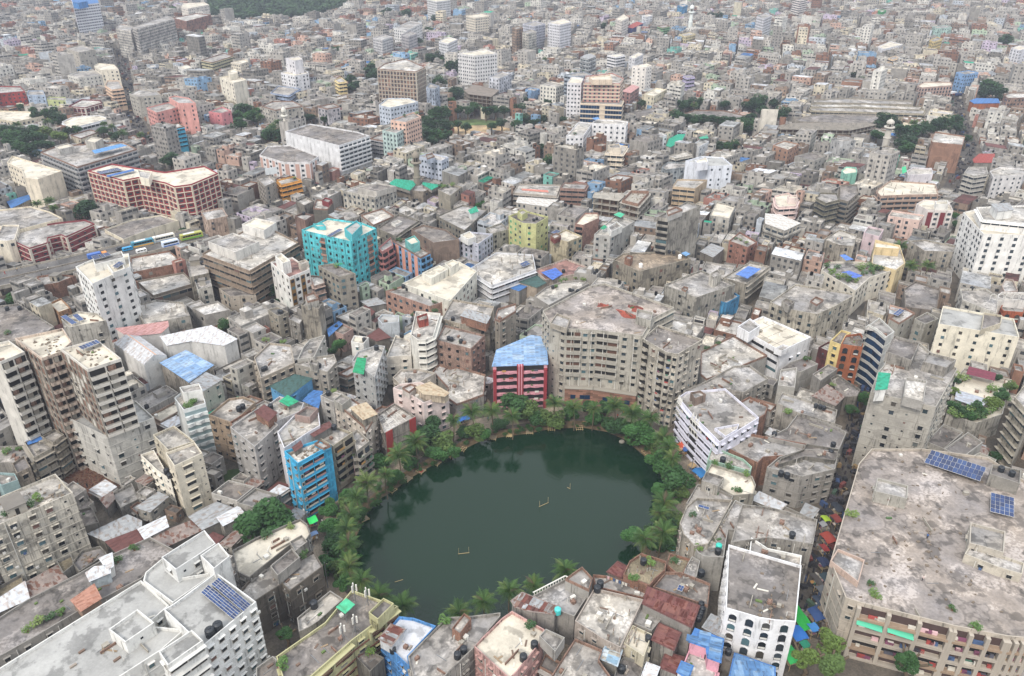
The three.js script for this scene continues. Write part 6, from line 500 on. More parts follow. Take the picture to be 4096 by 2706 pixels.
B({n:"apartment_block",k:"long ornate grey block",l:"long grey block with arched blue-framed windows, left of the blue-white tower",p:[97.0,-485.8,107.7,-483.5,105.6,-474.2,92.9,-469.6,91.0,-474.2],h:15,f:4,c:"#a9b2bb",r:"c",s:"w",nr:1});
B({n:"house",k:"grey roof complex with clothes",l:"broad house with pinkish terrace and coloured sheets laid out, upper centre",p:[3.9,-451.9,28.6,-449.8,25.1,-430.0,0.6,-435.8],h:12,f:4,c:"#aaa39b",r:"p",s:"r",y:[[[20.5,-441.5,21.0,-437.6,5.8,-441.5,5.5,-444.5],11.4,"#d98b7a"]],nr:1});
B({n:"house",k:"long shed-roofed house",l:"long low white house with corrugated top in front of the pinkish terrace",p:[3.8,-433.9,25.8,-430.1,20.2,-417.2,2.5,-424.5],h:10,f:3,c:"#b9b6b0",r:"x2",s:"w",nr:1});
B({n:"house",k:"brown house above the yellow-green block",l:"brown-walled house with a balcony band, right of the pinkish terrace",p:[30.2,-444.7,43.5,-442.7,40.8,-432.7,27.2,-434.7],h:15,f:5,c:"#9c8178",r:"c",s:"r",nr:1});
B({n:"hotel_building",k:"white hotel tower",l:"bright white hotel tower with rows of square windows and roof terraces, right edge",p:[233.7,-370.9,254.0,-366.5,234.3,-332.4,211.0,-334.2,215.9,-362.3],h:27,f:9,c:"#efeeeb",r:"w",s:"L:w,F:c,R:c",w:[[[249.4,-361.0,234.0,-334.3,213.2,-341.3,218.5,-357.6],26.2,31.2,"#efeeeb","p","r"],[[230.9,-354.0,227.9,-344.9,219.7,-342.7,222.0,-352.4],26.2,34.5,"#e5e5e2","g","n"]],sd:105,nr:1});
B({n:"apartment_block",k:"pink house on the right",l:"pale pink house with dark square windows, left of the white hotel tower",p:[199.5,-398.1,213.3,-391.0,207.3,-382.9,194.3,-390.2],h:15,f:5,c:"#d9bfb5",r:"p",s:"w",nr:1});
B({n:"apartment_block",k:"white house with dark red panels",l:"white house with dark red wall panels, behind the pale pink house",p:[223.9,-414.8,235.6,-411.2,231.5,-397.7,218.6,-398.6,216.7,-408.1],h:15,f:5,c:"#ddd6d3",r:"w",s:"L:n,F:q,R:q",w:[[[232.1,-406.7,229.7,-400.5,223.3,-400.5,225.1,-405.8],14.2,17.5,"#e2e2df","w","n"]],nr:1,tr:"#7c2f37"});
B({n:"apartment_block",k:"unfinished pinkish building",l:"unfinished pinkish building with scaffold poles and rusty columns, right",p:[219.9,-448.8,243.0,-442.7,236.1,-424.1,216.6,-423.1,202.9,-421.2,203.8,-429.8],h:15,f:5,c:"#bda598",r:"w",s:"b",rods:14,nr:1,rh:1.8});
B({n:"house",k:"green roof garden house",l:"cream house with dense green roof garden and blue tarpaulin, right",p:[146.6,-337.8,161.5,-337.8,172.2,-328.7,158.1,-320.6,146.5,-306.9,139.2,-328.4],h:12,f:4,c:"#d8d2c5",r:"c",s:"w",g:[[142.8,-325.3],[144.6,-320.6],[147.2,-317.1],[150.6,-317.1],[157.6,-329.0],[161.1,-331.5],[161.2,-326.5],[156.8,-324.1],[157.6,-331.5],[147.1,-319.4],[166.2,-329.0],[147.5,-331.5],[143.3,-332.7],[163.7,-330.2]],y:[[[150.9,-326.2,154.7,-320.8,150.1,-317.3,146.8,-324.4],12.7,"#5677cf"],[[154.1,-341.1,156.0,-335.3,152.0,-334.0,151.3,-340.4],14.2,"#5f8ad6"]],nr:1});
B({n:"house",k:"beige rounded terrace house",l:"beige house with a broad bare curved terrace, left of the white hotel tower",p:[176.8,-362.3,185.8,-355.2,179.4,-334.2,171.8,-326.1,163.8,-333.6],h:13,f:4,c:"#d6c49c",r:"p",s:"d",w:[[[172.5,-353.0,181.9,-347.9,179.9,-343.4,169.3,-345.5],12.2,16,"#d2bd94","w","n"]],nr:1});
B({n:"apartment_block",k:"grey wall house beside the hotel",l:"grey unplastered house with paired windows, left of the white hotel tower",p:[199.5,-360.1,210.7,-352.1,206.0,-344.6,193.1,-345.9,191.4,-358.4],h:14,f:5,c:"#a5a19a",r:"c",s:"d",nr:1});
B({n:"house",k:"dark brown roof",l:"dark brown stained flat roof in the right part of the frame",p:[178.9,-321.1,186.0,-313.1,174.6,-291.8,163.5,-295.9,170.5,-313.1],h:10,f:3,c:"#87807a",r:"d",s:"n",nr:1});
B({n:"apartment_block",k:"long mixed-front block",l:"long block with a mixed white, grey and cream front and cluttered roof, right of centre",p:[119.8,-305.1,140.5,-296.2,139.5,-293.3,128.5,-283.9,119.5,-277.2,108.6,-282.0,104.0,-287.9],h:16,f:5,c:"#b9b4aa",r:"c",s:"w",w:[[[109.8,-286.6,112.1,-283.1,108.7,-279.2,107.3,-284.1],15.2,18.5,"#a19e9a","d","n"],[[122.2,-288.2,124.3,-285.1,120.1,-280.6,118.6,-284.1],15.2,18.5,"#a19e9a","c","n"]],sd:106,nr:1});
B({n:"apartment_block",k:"off-white block near the right edge",l:"off-white block with dark paired windows above the cream-white block",p:[197.7,-300.7,198.5,-292.0,190.1,-278.1,182.8,-290.0,187.0,-300.5],h:16,f:5,c:"#c5c3bf",r:"c",s:"w",t:[[192.1,15.2,-301.0,1]],nr:1});
B({n:"mosque",k:"red arched corner house",l:"brick-red house with white arches and small domes at the right edge",p:[201.8,-292.7,212.3,-294.2,204.1,-282.7,196.7,-284.1,197.2,-287.1],h:14,f:4,c:"#a85c3f",r:"c",s:"A",nr:1});
B({n:"house",k:"house with arcade of white arches",l:"house with a row of white roof arches near the right edge",p:[201.4,-295.4,211.7,-294.9,207.3,-287.1,197.0,-289.7,197.9,-292.3],h:17,f:5,c:"#d6d3cf",r:"c",s:"n",nr:1,arc:1});
B({n:"house",k:"pinkish stair house at the right edge",l:"pinkish house with a stair room below the white hotel tower",p:[214.4,-315.0,217.1,-313.9,212.9,-302.7,206.6,-301.6,209.0,-308.2],h:14,f:4,c:"#b9a89f",r:"c",s:"n",nr:1});
B({n:"house",k:"solar roof house",l:"house with a small tilted solar array and fans, left of the cream-white block",p:[158.7,-287.1,160.6,-282.2,150.7,-273.7,148.8,-278.4],h:14,f:4,c:"#bab8b4",r:"c",s:"d",o:[[[150.9,-280.5,152.1,-278.7,156.8,-283.4,155.3,-285.1],14.4,2,3]],nr:1});
B({n:"house",k:"cube-roofed grey house",l:"grey house with a tall cube roof room beside the dark brown roof",p:[167.0,-285.1,168.8,-279.3,161.4,-274.6,159.3,-279.3],h:13,f:4,c:"#bab8b4",r:"d",s:"d",nr:1});
B({n:"house",k:"pale pink walled house",l:"pale pink house with a terrace and clothes, left of the pale pink windowed house",p:[181.9,-383.2,187.9,-378.6,181.7,-368.7,176.0,-374.0],h:12,f:4,c:"#d6c3c9",r:"c",s:"d",nr:1});
B({n:"house",k:"terrace with coloured washing",l:"grey house whose terrace is littered with red and white washing",p:[165.4,-378.6,171.5,-371.0,164.5,-356.5,158.0,-357.9,152.9,-365.1],h:12,f:4,c:"#aba69e",r:"p",s:"d",u:[[157.6,-364.6,162.5,-366.0]],nr:1});
B({n:"house",k:"pink roofed house upper right",l:"light pink house with a roof room, at the left of the right quarter",p:[146.5,-427.1,155.8,-432.8,158.2,-421.5,153.2,-410.6,143.4,-408.8,143.4,-414.2],h:13,f:4,c:"#dcc7c2",r:"w",s:"r",w:[[[156.7,-421.4,155.3,-415.8,150.8,-415.8,151.0,-419.5],12.2,15.6,"#e3d2cd","w","n"]],nr:1});
B({n:"apartment_block",k:"dark green-stained block",l:"dark mouldy block with deep window hoods, right quarter",p:[168.1,-418.0,176.8,-417.1,174.1,-406.1,165.2,-400.9,162.6,-408.8],h:18,f:6,c:"#7f7c70",r:"c",s:"r",nr:1});
B({n:"apartment_block",k:"dark leaning block",l:"dark grey block with ragged balconies beside the mouldy block",p:[185.2,-434.5,194.6,-434.5,190.4,-421.0,179.2,-406.4,175.7,-409.9],h:17,f:6,c:"#807a71",r:"d",s:"b",nr:1});
B({n:"house",k:"white-roofed house at the far left of b",l:"open-sided house with a broad white roof on poles, right of centre",p:[134.5,-401.2,141.7,-399.5,148.4,-387.2,137.3,-377.0,130.4,-386.4],h:12,f:3,c:"#bab8b4",r:"x2",s:"b",nr:1});
B({n:"office_building",k:"white striped tower with blue crown",l:"tall white and lavender striped tower with a bright blue top, top left",p:[-573.9,-1121.4,-547.6,-1134.4,-519.6,-1080.3,-536.7,-1048.8],h:42,f:13,c:"#cfd2e2",r:"b",s:"V",w:[[[-529.4,-1070.0,-515.4,-1043.5,-517.6,-1024.9,-529.0,-1034.1],41.2,48,"#4d8fd8","b","n"]],nr:1,tr:"#eceef3"});
B({n:"apartment_block",k:"pale apartment slab",l:"long pale apartment slab with many small windows, top left",p:[-414.3,-1025.5,-394.9,-995.6,-404.8,-913.0,-417.3,-929.9],h:34,f:11,c:"#cdcac8",r:"c",s:"v",nr:1});
B({n:"apartment_block",k:"shorter pale apartment slab",l:"shorter pale apartment block with rounded balconies, left end of the long pale slab",p:[-453.9,-981.3,-432.6,-965.8,-417.6,-925.5,-442.9,-945.7],h:30,f:10,c:"#c7c4c1",r:"c",s:"v",nr:1});
B({n:"hospital_building",k:"brick and white complex",l:"brick-brown and white complex with flat roof, top left",p:[-419.1,-1130.2,-393.9,-1116.5,-403.8,-1052.6,-432.1,-1085.8],h:24,f:7,c:"#9a7264",r:"p",s:"d",nr:1});
B({n:"apartment_block",k:"cream far block",l:"cream block with dark window bands above the brick and white complex, top",p:[-469.3,-1225.3,-442.4,-1236.3,-427.0,-1209.2,-440.5,-1163.2,-457.1,-1183.2],h:26,f:7,c:"#ddd6cd",r:"w",s:"w",nr:1});
B({n:"apartment_block",k:"bare concrete block",l:"bare concrete block with square windows, upper left",p:[-449.3,-875.6,-422.5,-846.4,-429.3,-826.6,-454.7,-853.2],h:24,f:7,c:"#b5afa6",r:"c",s:"d",nr:1});
B({n:"apartment_block",k:"cream stepped block",l:"cream stepped block below the bare concrete block, beside the dark street canyon",p:[-395.2,-792.6,-376.5,-784.5,-362.2,-761.1,-377.3,-757.9,-392.9,-778.8],h:20,f:6,c:"#ddd6c6",r:"w",s:"w",nr:1});
B({n:"apartment_block",k:"long off-white house",l:"long off-white block with a row of dark windows, left of the dark street canyon",p:[-406.1,-773.1,-387.2,-777.5,-375.9,-759.7,-391.1,-741.7,-406.4,-754.5],h:16,f:5,c:"#d3d0c8",r:"c",s:"w",nr:1});
B({n:"apartment_block",k:"peach corner block",l:"peach and cream corner block on the left side of the dark street canyon",p:[-354.9,-720.5,-345.1,-720.5,-327.0,-687.9,-334.3,-682.2,-348.1,-700.2],h:18,f:6,c:"#d3b9a2",r:"c",s:"r",nr:1});
B({n:"apartment_block",k:"deep red block",l:"deep red six-storey block cut by the left edge",p:[-442.0,-697.9,-417.8,-695.6,-403.8,-676.5,-425.8,-666.3],h:18,f:6,c:"#a94444",r:"c",s:"w",nr:1});
B({n:"apartment_block",k:"pale blue block",l:"pale blue block right of the deep red block",p:[-411.1,-693.6,-398.6,-693.6,-387.8,-676.2,-403.2,-677.0],h:15,f:5,c:"#b3c6e0",r:"c",s:"w",nr:1});
B({n:"house",k:"pale lime house",l:"pale lime green house right of the pale blue block",p:[-389.7,-683.4,-375.0,-682.5,-367.6,-669.1,-385.5,-673.3],h:12,f:4,c:"#c5cf9a",r:"c",s:"d",nr:1});
B({n:"school_building",k:"maroon and white gridded house",l:"white-framed house with maroon panels, left of the market road",p:[-357.2,-674.1,-340.7,-670.8,-334.5,-661.0,-340.4,-644.1,-355.9,-649.1],h:12,f:3,c:"#7e3440",r:"p",s:"K",nr:1,tr:"#e6dfd6"});
B({n:"school_building",k:"long white school",l:"long white two-storey building with flat white roof by the park",p:[-342.8,-625.4,-324.7,-631.9,-310.9,-621.1,-327.2,-590.6,-343.0,-610.6],h:9,f:2,c:"#dcdee2",r:"w",s:"r",nr:1});
B({n:"house",k:"cream low hall by the park",l:"cream low hall with a pale roof beside the park trees",p:[-419.0,-651.9,-389.0,-648.1,-368.8,-633.2,-381.1,-615.4,-404.2,-626.0],h:8,f:2,c:"#d6cdb8",r:"w",s:"w",nr:1});
B({n:"house",k:"cream pavilion by the park",l:"small cream pavilion in the park, below the long white school",p:[-313.6,-591.9,-303.3,-585.5,-308.4,-567.0,-320.0,-576.1],h:8,f:2,c:"#cfc6b4",r:"c",s:"d",nr:1});
B({n:"apartment_block",k:"pink terraced block",l:"salmon pink terraced block with small windows, upper left",p:[-262.0,-618.7,-248.3,-602.1,-258.0,-584.6,-271.5,-600.3],h:22,f:7,c:"#d59a92",r:"c",s:"w",nr:1});
B({n:"apartment_block",k:"taller pink block",l:"taller salmon pink block behind the pink terraced block",p:[-258.0,-622.2,-244.2,-614.4,-233.1,-597.0,-245.6,-597.0,-260.4,-616.7],h:26,f:8,c:"#d69e96",r:"c",s:"d",nr:1});
B({n:"house",k:"pink low house",l:"low rose pink house with white bands, right of the salmon blocks",p:[-228.7,-638.0,-217.6,-625.3,-222.8,-616.9,-234.0,-621.6],h:14,f:4,c:"#d98f95",r:"c",s:"d",nr:1});
B({n:"apartment_block",k:"cyan banded building",l:"bright cyan banded building on the market road",p:[-238.5,-571.4,-230.1,-561.3,-238.3,-552.7,-245.5,-561.3],h:18,f:6,c:"#4fb3d8",r:"p",s:"r",nr:1});
B({n:"apartment_block",k:"cream tower with green glass",l:"cream tower with a tall strip of dark green glass",p:[-238.9,-709.5,-222.3,-688.0,-229.1,-674.3,-248.5,-698.8],h:25,f:8,c:"#e2dccd",r:"w",s:"F:N,R:N,L:d",w:[[[-240.7,-720.6,-231.2,-695.5,-235.5,-688.3,-242.0,-702.9],24.2,29,"#ddd7c8","w","n"]],nr:1});
B({n:"apartment_block",k:"white cubic house left of centre",l:"white cubic house left of the cream tower with green glass",p:[-316.9,-807.1,-306.4,-792.6,-310.9,-781.4,-321.2,-795.5],h:16,f:5,c:"#dddcd8",r:"w",s:"w",nr:1});
B({n:"apartment_block",k:"olive grey block",l:"olive-cream block with white terraces, above the cream tower",p:[-298.0,-861.4,-282.3,-844.9,-291.8,-807.6,-306.7,-819.7],h:18,f:6,c:"#c3bfa3",r:"c",s:"r",nr:1});
B({n:"apartment_block",k:"cream block upper left of centre",l:"cream block with dark windows right of the olive-cream block",p:[-265.6,-825.9,-258.2,-813.6,-262.0,-798.7,-273.8,-807.6],h:18,f:6,c:"#ddd5c5",r:"w",s:"w",nr:1});
B({n:"house",k:"old grey block by the canyon",l:"old grey block with rows of windows on the right side of the dark street canyon",p:[-314.1,-689.2,-297.4,-682.6,-287.9,-667.6,-303.7,-659.3,-315.7,-671.8],h:17,f:5,c:"#b3aea6",r:"c",s:"w",nr:1});
B({n:"apartment_block",k:"unfinished grid tower",l:"unfinished brown and grey grid tower with bare concrete core, upper centre",p:[-107.6,-699.3,-92.3,-723.1,-71.5,-683.2,-77.3,-664.1,-110.2,-675.9],h:36,f:11,c:"#a5897c",r:"p",s:"E",nr:1,tr:"#c9c2b4"});
B({n:"apartment_block",k:"white stepped building",l:"bright white stepped building with a brick-faced tower, upper centre left",p:[-194.5,-762.1,-180.6,-732.9,-190.2,-720.3,-205.8,-734.5],h:22,f:7,c:"#e6e6ea",r:"w",s:"w",m:[[[-192.8,-752.1,-185.5,-736.9,-191.0,-729.8,-202.3,-742.5],0,33,"#dcdbe0","w","d",10]],nr:1});
B({n:"apartment_block",k:"blue-grey low building",l:"blue-grey low building with white bands left of the white stepped building",p:[-206.4,-723.6,-184.3,-712.3,-187.5,-683.4,-205.8,-694.3],h:13,f:4,c:"#a3b3d0",r:"c",s:"r",nr:1});
B({n:"apartment_block",k:"white and sky-blue block",l:"white and sky-blue block with rounded corner, in front of the unfinished grid tower",p:[-96.0,-627.5,-79.6,-627.5,-71.3,-615.3,-77.3,-608.6,-89.8,-595.9,-99.4,-604.2],h:23,f:7,c:"#cdd7e8",r:"w",s:"v",nr:1});
B({n:"apartment_block",k:"peach tall block",l:"peach block with red-brown window columns beside the market street",p:[-69.0,-564.9,-62.4,-551.9,-71.0,-535.9,-82.0,-541.6],h:27,f:9,c:"#ddbcab",r:"c",s:"v",g:[[-66.3,-560.0],[-74.0,-553.5]],nr:1});
B({n:"apartment_block",k:"pale aqua slice building",l:"narrow pale aqua building left of the peach block",p:[-80.0,-549.0,-72.0,-540.0,-76.4,-526.9,-87.0,-534.1],h:22,f:7,c:"#c5dcdc",r:"c",s:"v",nr:1});
B({n:"shopping_mall",k:"white market hall with ribbed front",l:"long white market hall with ribbed balcony front and blank white side wall",p:[-141.6,-560.2,-105.2,-539.0,-94.7,-528.3,-110.6,-504.5,-153.7,-539.0],h:20,f:7,c:"#e2e3e6",r:"d",s:"L:n,R:b,F:b",i:[[-163.8,-578.2,28,"#e3e0d6",1.6]],rods:10,nr:1,rh:1.2});
B({n:"apartment_block",k:"pale ramp-fronted house",l:"pale concrete block with dark windows between the market hall and the aqua building",p:[-91.2,-559.2,-81.3,-551.7,-87.5,-538.2,-97.5,-544.4],h:14,f:5,c:"#b3b4bb",r:"c",s:"r",nr:1});
B({n:"shopping_mall",k:"white curved corner block",l:"white corner block with rounded front and pink and grey strips",p:[-160.5,-517.6,-146.5,-520.3,-121.8,-494.5,-124.6,-481.3,-140.4,-481.3,-159.9,-497.0],h:16,f:5,c:"#e0dfe0",r:"d",s:"q",rods:10,nr:1,tr:"#c9a79b",rh:1.2});
B({n:"house",k:"ochre shop house",l:"ochre orange shop house with signs on the main road",p:[-131.7,-465.7,-124.9,-458.8,-134.6,-449.4,-139.6,-458.8],h:12,f:4,c:"#d19a4e",r:"c",s:"r",g:[[-130.2,-462.5]],nr:1});
B({n:"house",k:"grey shop with billboard",l:"grey shop house with a white billboard, left of the ochre shop house",p:[-145.3,-462.6,-137.4,-449.9,-141.4,-440.7,-150.5,-456.2],h:14,f:5,c:"#9d978e",r:"c",s:"w",nr:1,bd:1});
B({n:"apartment_block",k:"blue-white corner house",l:"blue-white corner house with rounded grey balconies, upper centre",p:[-50.5,-484.5,-38.5,-474.9,-42.1,-467.4,-57.9,-476.8],h:21,f:6,c:"#cdd6ea",r:"c",s:"v",w:[[[-48.0,-473.9,-46.1,-466.9,-50.0,-462.2,-51.7,-470.4],20.2,24,"#c5cfe3","c","n"]],nr:1});
B({n:"apartment_block",k:"slate-blue slab",l:"pale slate-blue slab with ribbon windows right of the unfinished grid tower",p:[-67.3,-674.3,-58.6,-662.4,-61.5,-650.4,-69.0,-658.0],h:25,f:8,c:"#b3c1d8",r:"c",s:"w",nr:1});
B({n:"apartment_block",k:"white tower with grey core",l:"white tower with a bare grey core wall, upper centre right",p:[-25.7,-791.2,-13.6,-767.9,-33.8,-755.0,-49.9,-767.9],h:33,f:10,c:"#d9d8d9",r:"w",s:"v",nr:1});
B({n:"apartment_block",k:"unfinished slab frame",l:"unfinished frame of bare slabs in front of the white tower with grey core",p:[-23.1,-800.8,-16.3,-783.9,-33.3,-770.4,-42.0,-778.5],h:14,f:4,c:"#a09a92",r:"p",s:"X",nr:1,fr:1});
B({n:"apartment_block",k:"dark open car-park frame",l:"dark unfinished open frame by the sandy field",p:[-32.6,-717.2,-10.8,-694.1,-16.9,-668.1,-36.6,-678.7,-41.1,-694.1],h:16,f:5,c:"#8b8179",r:"c",s:"X",nr:1,fr:1});
B({n:"apartment_block",k:"pale lilac stepped block",l:"pale lilac stepped block right of the dark open frame",p:[-9.3,-729.9,-0.4,-719.7,-10.8,-697.8,-20.0,-705.0],h:24,f:8,c:"#cfd4e2",r:"c",s:"w",nr:1});
B({n:"apartment_block",k:"yellow narrow house",l:"narrow yellow house with ribbon windows, left of the unfinished grid tower",p:[-155.3,-746.8,-146.4,-726.8,-152.4,-721.9,-158.4,-734.2],h:16,f:5,c:"#e0cfa0",r:"c",s:"r",nr:1});
B({n:"apartment_block",k:"cream window-grid block",l:"cream block with a neat grid of windows, top centre",p:[-40.6,-1094.5,-28.8,-1069.4,-45.4,-1053.6,-57.8,-1072.6],h:28,f:9,c:"#ded5c5",r:"w",s:"v",nr:1});
B({n:"apartment_block",k:"white blue-striped tower house",l:"white and cream house with blue vertical stripes, top centre",p:[-70.6,-928.6,-59.1,-911.3,-67.3,-881.4,-78.2,-896.1],h:24,f:8,c:"#dcdde2",r:"w",s:"v",nr:1});
B({n:"apartment_block",k:"white arch-window block",l:"white block with dark windows and pale bands at the top centre",p:[-99.6,-1253.2,-86.9,-1210.3,-104.1,-1189.8,-120.5,-1217.2],h:32,f:10,c:"#d6d6d8",r:"w",s:"v",nr:1});
B({n:"apartment_block",k:"white far block",l:"white block with square windows left of the cream grid block",p:[-124.6,-1039.0,-108.4,-1024.2,-119.6,-960.2,-136.8,-977.7],h:26,f:8,c:"#dcdcdc",r:"c",s:"w",nr:1});
B({n:"apartment_block",k:"lilac-grey far block",l:"lilac-grey block in front of the white far block",p:[-115.3,-955.9,-105.4,-939.1,-112.5,-914.9,-122.4,-930.9],h:26,f:8,c:"#c9c8d2",r:"c",s:"v",nr:1});
B({n:"apartment_block",k:"grey flats upper left",l:"grey flats with hooded windows left of centre",p:[-188.8,-640.6,-173.0,-640.6,-161.1,-623.4,-179.2,-610.5,-192.9,-623.4],h:18,f:6,c:"#c0bdb9",r:"c",s:"w",nr:1});
B({n:"apartment_block",k:"lavender-grey flats",l:"lavender-grey flats with red-curtained balconies",p:[-140.7,-637.4,-133.3,-625.9,-141.3,-618.5,-150.4,-625.9],h:17,f:5,c:"#c6c4cf",r:"c",s:"w",nr:1});
B({n:"apartment_block",k:"tall grey far flats",l:"tall grey flats right of the tree, upper left of centre",p:[-223.1,-972.9,-211.9,-956.1,-219.4,-943.9,-230.9,-956.1],h:20,f:7,c:"#bdb9b5",r:"c",s:"v",nr:1});
B({n:"apartment_block",k:"pale grey far tower",l:"pale grey far tower left of the unfinished grid tower",p:[-140.8,-930.9,-129.5,-914.9,-137.7,-891.8,-150.1,-907.0],h:26,f:9,c:"#cac9cd",r:"c",s:"v",nr:1});
B({n:"apartment_block",k:"pink and cream tower over blue glass",l:"pink and cream tower on a podium of dark blue glass bands, upper centre right",p:[56.9,-636.2,78.8,-647.3,85.2,-626.7,80.2,-607.6,53.3,-610.1],h:38,f:13,c:"#c99a94",r:"p",s:"V",w:[[[74.4,-624.7,74.0,-605.8,59.2,-605.8,57.6,-616.2],37.2,41,"#d9c9b5","w","n"]],m:[[[54.5,-620.6,82.0,-622.5,84.4,-613.0,81.2,-598.2,51.0,-603.7],0,24.5,"#d9cab6","p","g",7]],b:24,nr:1,tr:"#d9c9b5"});
B({n:"apartment_block",k:"narrow white slab",l:"white slab block left of the pink and cream tower",p:[46.5,-647.5,56.0,-643.1,52.7,-622.7,42.1,-625.2],h:35,f:11,c:"#dfdfe4",r:"w",s:"v",nr:1});
B({n:"apartment_block",k:"white twin block left",l:"white block with rounded balcony corner, below the pink and cream tower",p:[47.3,-566.5,56.2,-561.7,47.5,-528.3,35.7,-526.9],h:20,f:6,c:"#e3e3e6",r:"p",s:"v",g:[[41.9,-533.2]],nr:1});
B({n:"apartment_block",k:"white twin block right",l:"bright white block with sparse windows joined to the rounded white block",p:[60.1,-568.8,75.6,-566.2,81.5,-561.8,78.8,-552.4,55.6,-557.7],h:21,f:6,c:"#e8e8ea",r:"p",s:"w",y:[[[60.5,-566.2,61.6,-561.4,57.8,-558.2,55.9,-563.0],23.2,"#6fa0d8"]],nr:1});
B({n:"apartment_block",k:"cream balcony block",l:"cream block with ribbon balconies right of the white twin blocks",p:[66.0,-519.4,75.3,-513.5,69.7,-495.5,58.8,-498.0],h:17,f:5,c:"#d9cfbf",r:"p",s:"r",w:[[[69.0,-509.7,69.2,-499.3,62.2,-499.3,61.4,-505.8],16.2,20,"#d9cfbf","c","n"]],nr:1});
B({n:"apartment_block",k:"ivory tower",l:"ivory tower with sparse windows and a purple roof edge, upper right of centre",p:[121.2,-744.8,124.2,-735.1,117.5,-726.1,106.4,-733.0],h:28,f:9,c:"#e9e4de",r:"w",s:"w",nr:1});
B({n:"house",k:"ivory long house",l:"ivory long house with a pale roof below the ivory tower",p:[124.0,-704.4,132.2,-698.0,117.0,-670.7,110.6,-680.4],h:15,f:4,c:"#e3dcc6",r:"w",s:"w",nr:1});
B({n:"office_building",k:"white window-band office",l:"off-white office with rows of window bands left of the pink and cream tower",p:[33.1,-696.3,44.0,-684.8,36.2,-672.8,23.5,-681.6],h:22,f:7,c:"#dedbd2",r:"c",s:"v",nr:1});
B({n:"apartment_block",k:"slate-grey slab behind",l:"blue-grey slab with band windows behind the narrow white slab",p:[59.4,-686.6,65.5,-671.5,50.5,-665.5,42.8,-673.3],h:32,f:10,c:"#aab6c6",r:"c",s:"r",g:[[51.9,-686.6],[59.6,-689.1],[47.9,-681.8]],nr:1});
B({n:"apartment_block",k:"sky-blue block",l:"sky-blue block near the sandy field",p:[15.5,-710.7,24.1,-704.7,19.1,-697.0,11.3,-702.9],h:14,f:5,c:"#8fb3e0",r:"c",s:"w",nr:1});
B({n:"apartment_block",k:"maroon-and-grey block",l:"maroon and grey ribbed block right of the pink and cream tower",p:[103.3,-702.5,107.8,-693.3,97.1,-669.2,91.0,-675.6],h:18,f:6,c:"#a88583",r:"f",s:"w",nr:1});
B({n:"apartment_block",k:"white pale far tower",l:"white tower with many dark windows, top right of centre",p:[60.3,-1000.4,67.6,-967.2,53.6,-947.3,40.7,-962.6],h:34,f:11,c:"#dcdce2",r:"w",s:"v",nr:1});
B({n:"apartment_block",k:"lilac far tower",l:"lilac-white tower left of the white tower",p:[27.8,-1007.7,38.8,-984.0,25.4,-965.8,12.3,-984.0],h:30,f:10,c:"#cdd0e0",r:"c",s:"v",nr:1});
B({n:"apartment_block",k:"brown far tower",l:"narrow brown tower left of the lilac-white tower",p:[7.6,-965.8,12.5,-952.6,5.0,-942.3,0.0,-952.6],h:30,f:10,c:"#a8917f",r:"c",s:"v",nr:1});
B({n:"apartment_block",k:"grey window tower",l:"pale grey tower right of the narrow brown tower",p:[21.7,-968.8,27.9,-951.6,18.6,-937.4,11.5,-947.4],h:26,f:9,c:"#c9c8c4",r:"c",s:"v",nr:1});
B({n:"mosque",k:"mosque with white minaret",l:"pale yellow arcaded mosque with one tall white minaret, top right of centre",p:[216.9,-1032.9,221.7,-1019.3,206.9,-1001.7,200.6,-1014.8],h:14,f:4,c:"#ddcfa8",r:"c",s:"A",i:[[228.5,-1087.3,40,"#e6ecea",2.6]],nr:1});
B({n:"house",k:"bright blue far house",l:"bright blue far house, top right of centre",p:[256.9,-1287.6,260.9,-1273.5,249.8,-1254.4,245.0,-1270.8],h:18,f:5,c:"#5aa6e0",r:"c",s:"w",nr:1});
B({n:"house",k:"green balcony house",l:"green balconied house left of the mosque with white minaret",p:[196.7,-1083.7,199.4,-1070.7,187.8,-1056.0,183.6,-1070.7],h:16,f:5,c:"#8fc08e",r:"c",s:"r",nr:1});
B({n:"house",k:"red-roofed hall",l:"dark blue hall with a brick red roof, top right of centre",p:[165.7,-1127.3,171.6,-1111.3,151.7,-1065.9,144.5,-1075.7],h:14,f:4,c:"#3d4a86",r:"f2",s:"n",nr:1});
B({n:"apartment_block",k:"cream tower with dark glass corners",l:"cream tower with dark glass corners left of the red-roofed hall",p:[144.8,-1107.8,146.7,-1069.7,134.3,-1039.0,129.1,-1059.3],h:26,f:8,c:"#dcd5ce",r:"w",s:"w",nr:1});
B({n:"house",k:"white cube beyond the red roof",l:"white cube house behind the red-roofed hall",p:[186.4,-1168.5,190.7,-1156.8,181.4,-1145.3,176.3,-1156.8],h:18,f:6,c:"#e0e1e6",r:"w",s:"w",nr:1});
B({n:"apartment_block",k:"white far block right",l:"white block with balconies, right of the ivory tower group",p:[111.3,-858.0,115.2,-848.1,104.3,-837.2,97.0,-848.1],h:18,f:6,c:"#dddde0",r:"w",s:"r",nr:1});
B({n:"apartment_block",k:"white roofed far block",l:"white block with a white roof slab right of the balconied white block",p:[129.6,-858.6,133.7,-848.6,121.4,-823.1,116.9,-832.5],h:19,f:6,c:"#dcdce0",r:"w",s:"w",nr:1});
B({n:"apartment_block",k:"open concrete house",l:"grey-white house with open upper storeys and solar roof, upper right of centre",p:[78.0,-833.7,82.4,-817.8,74.3,-802.4,66.6,-811.6],h:22,f:6,c:"#c4c9cf",r:"g",s:"b",nr:1});
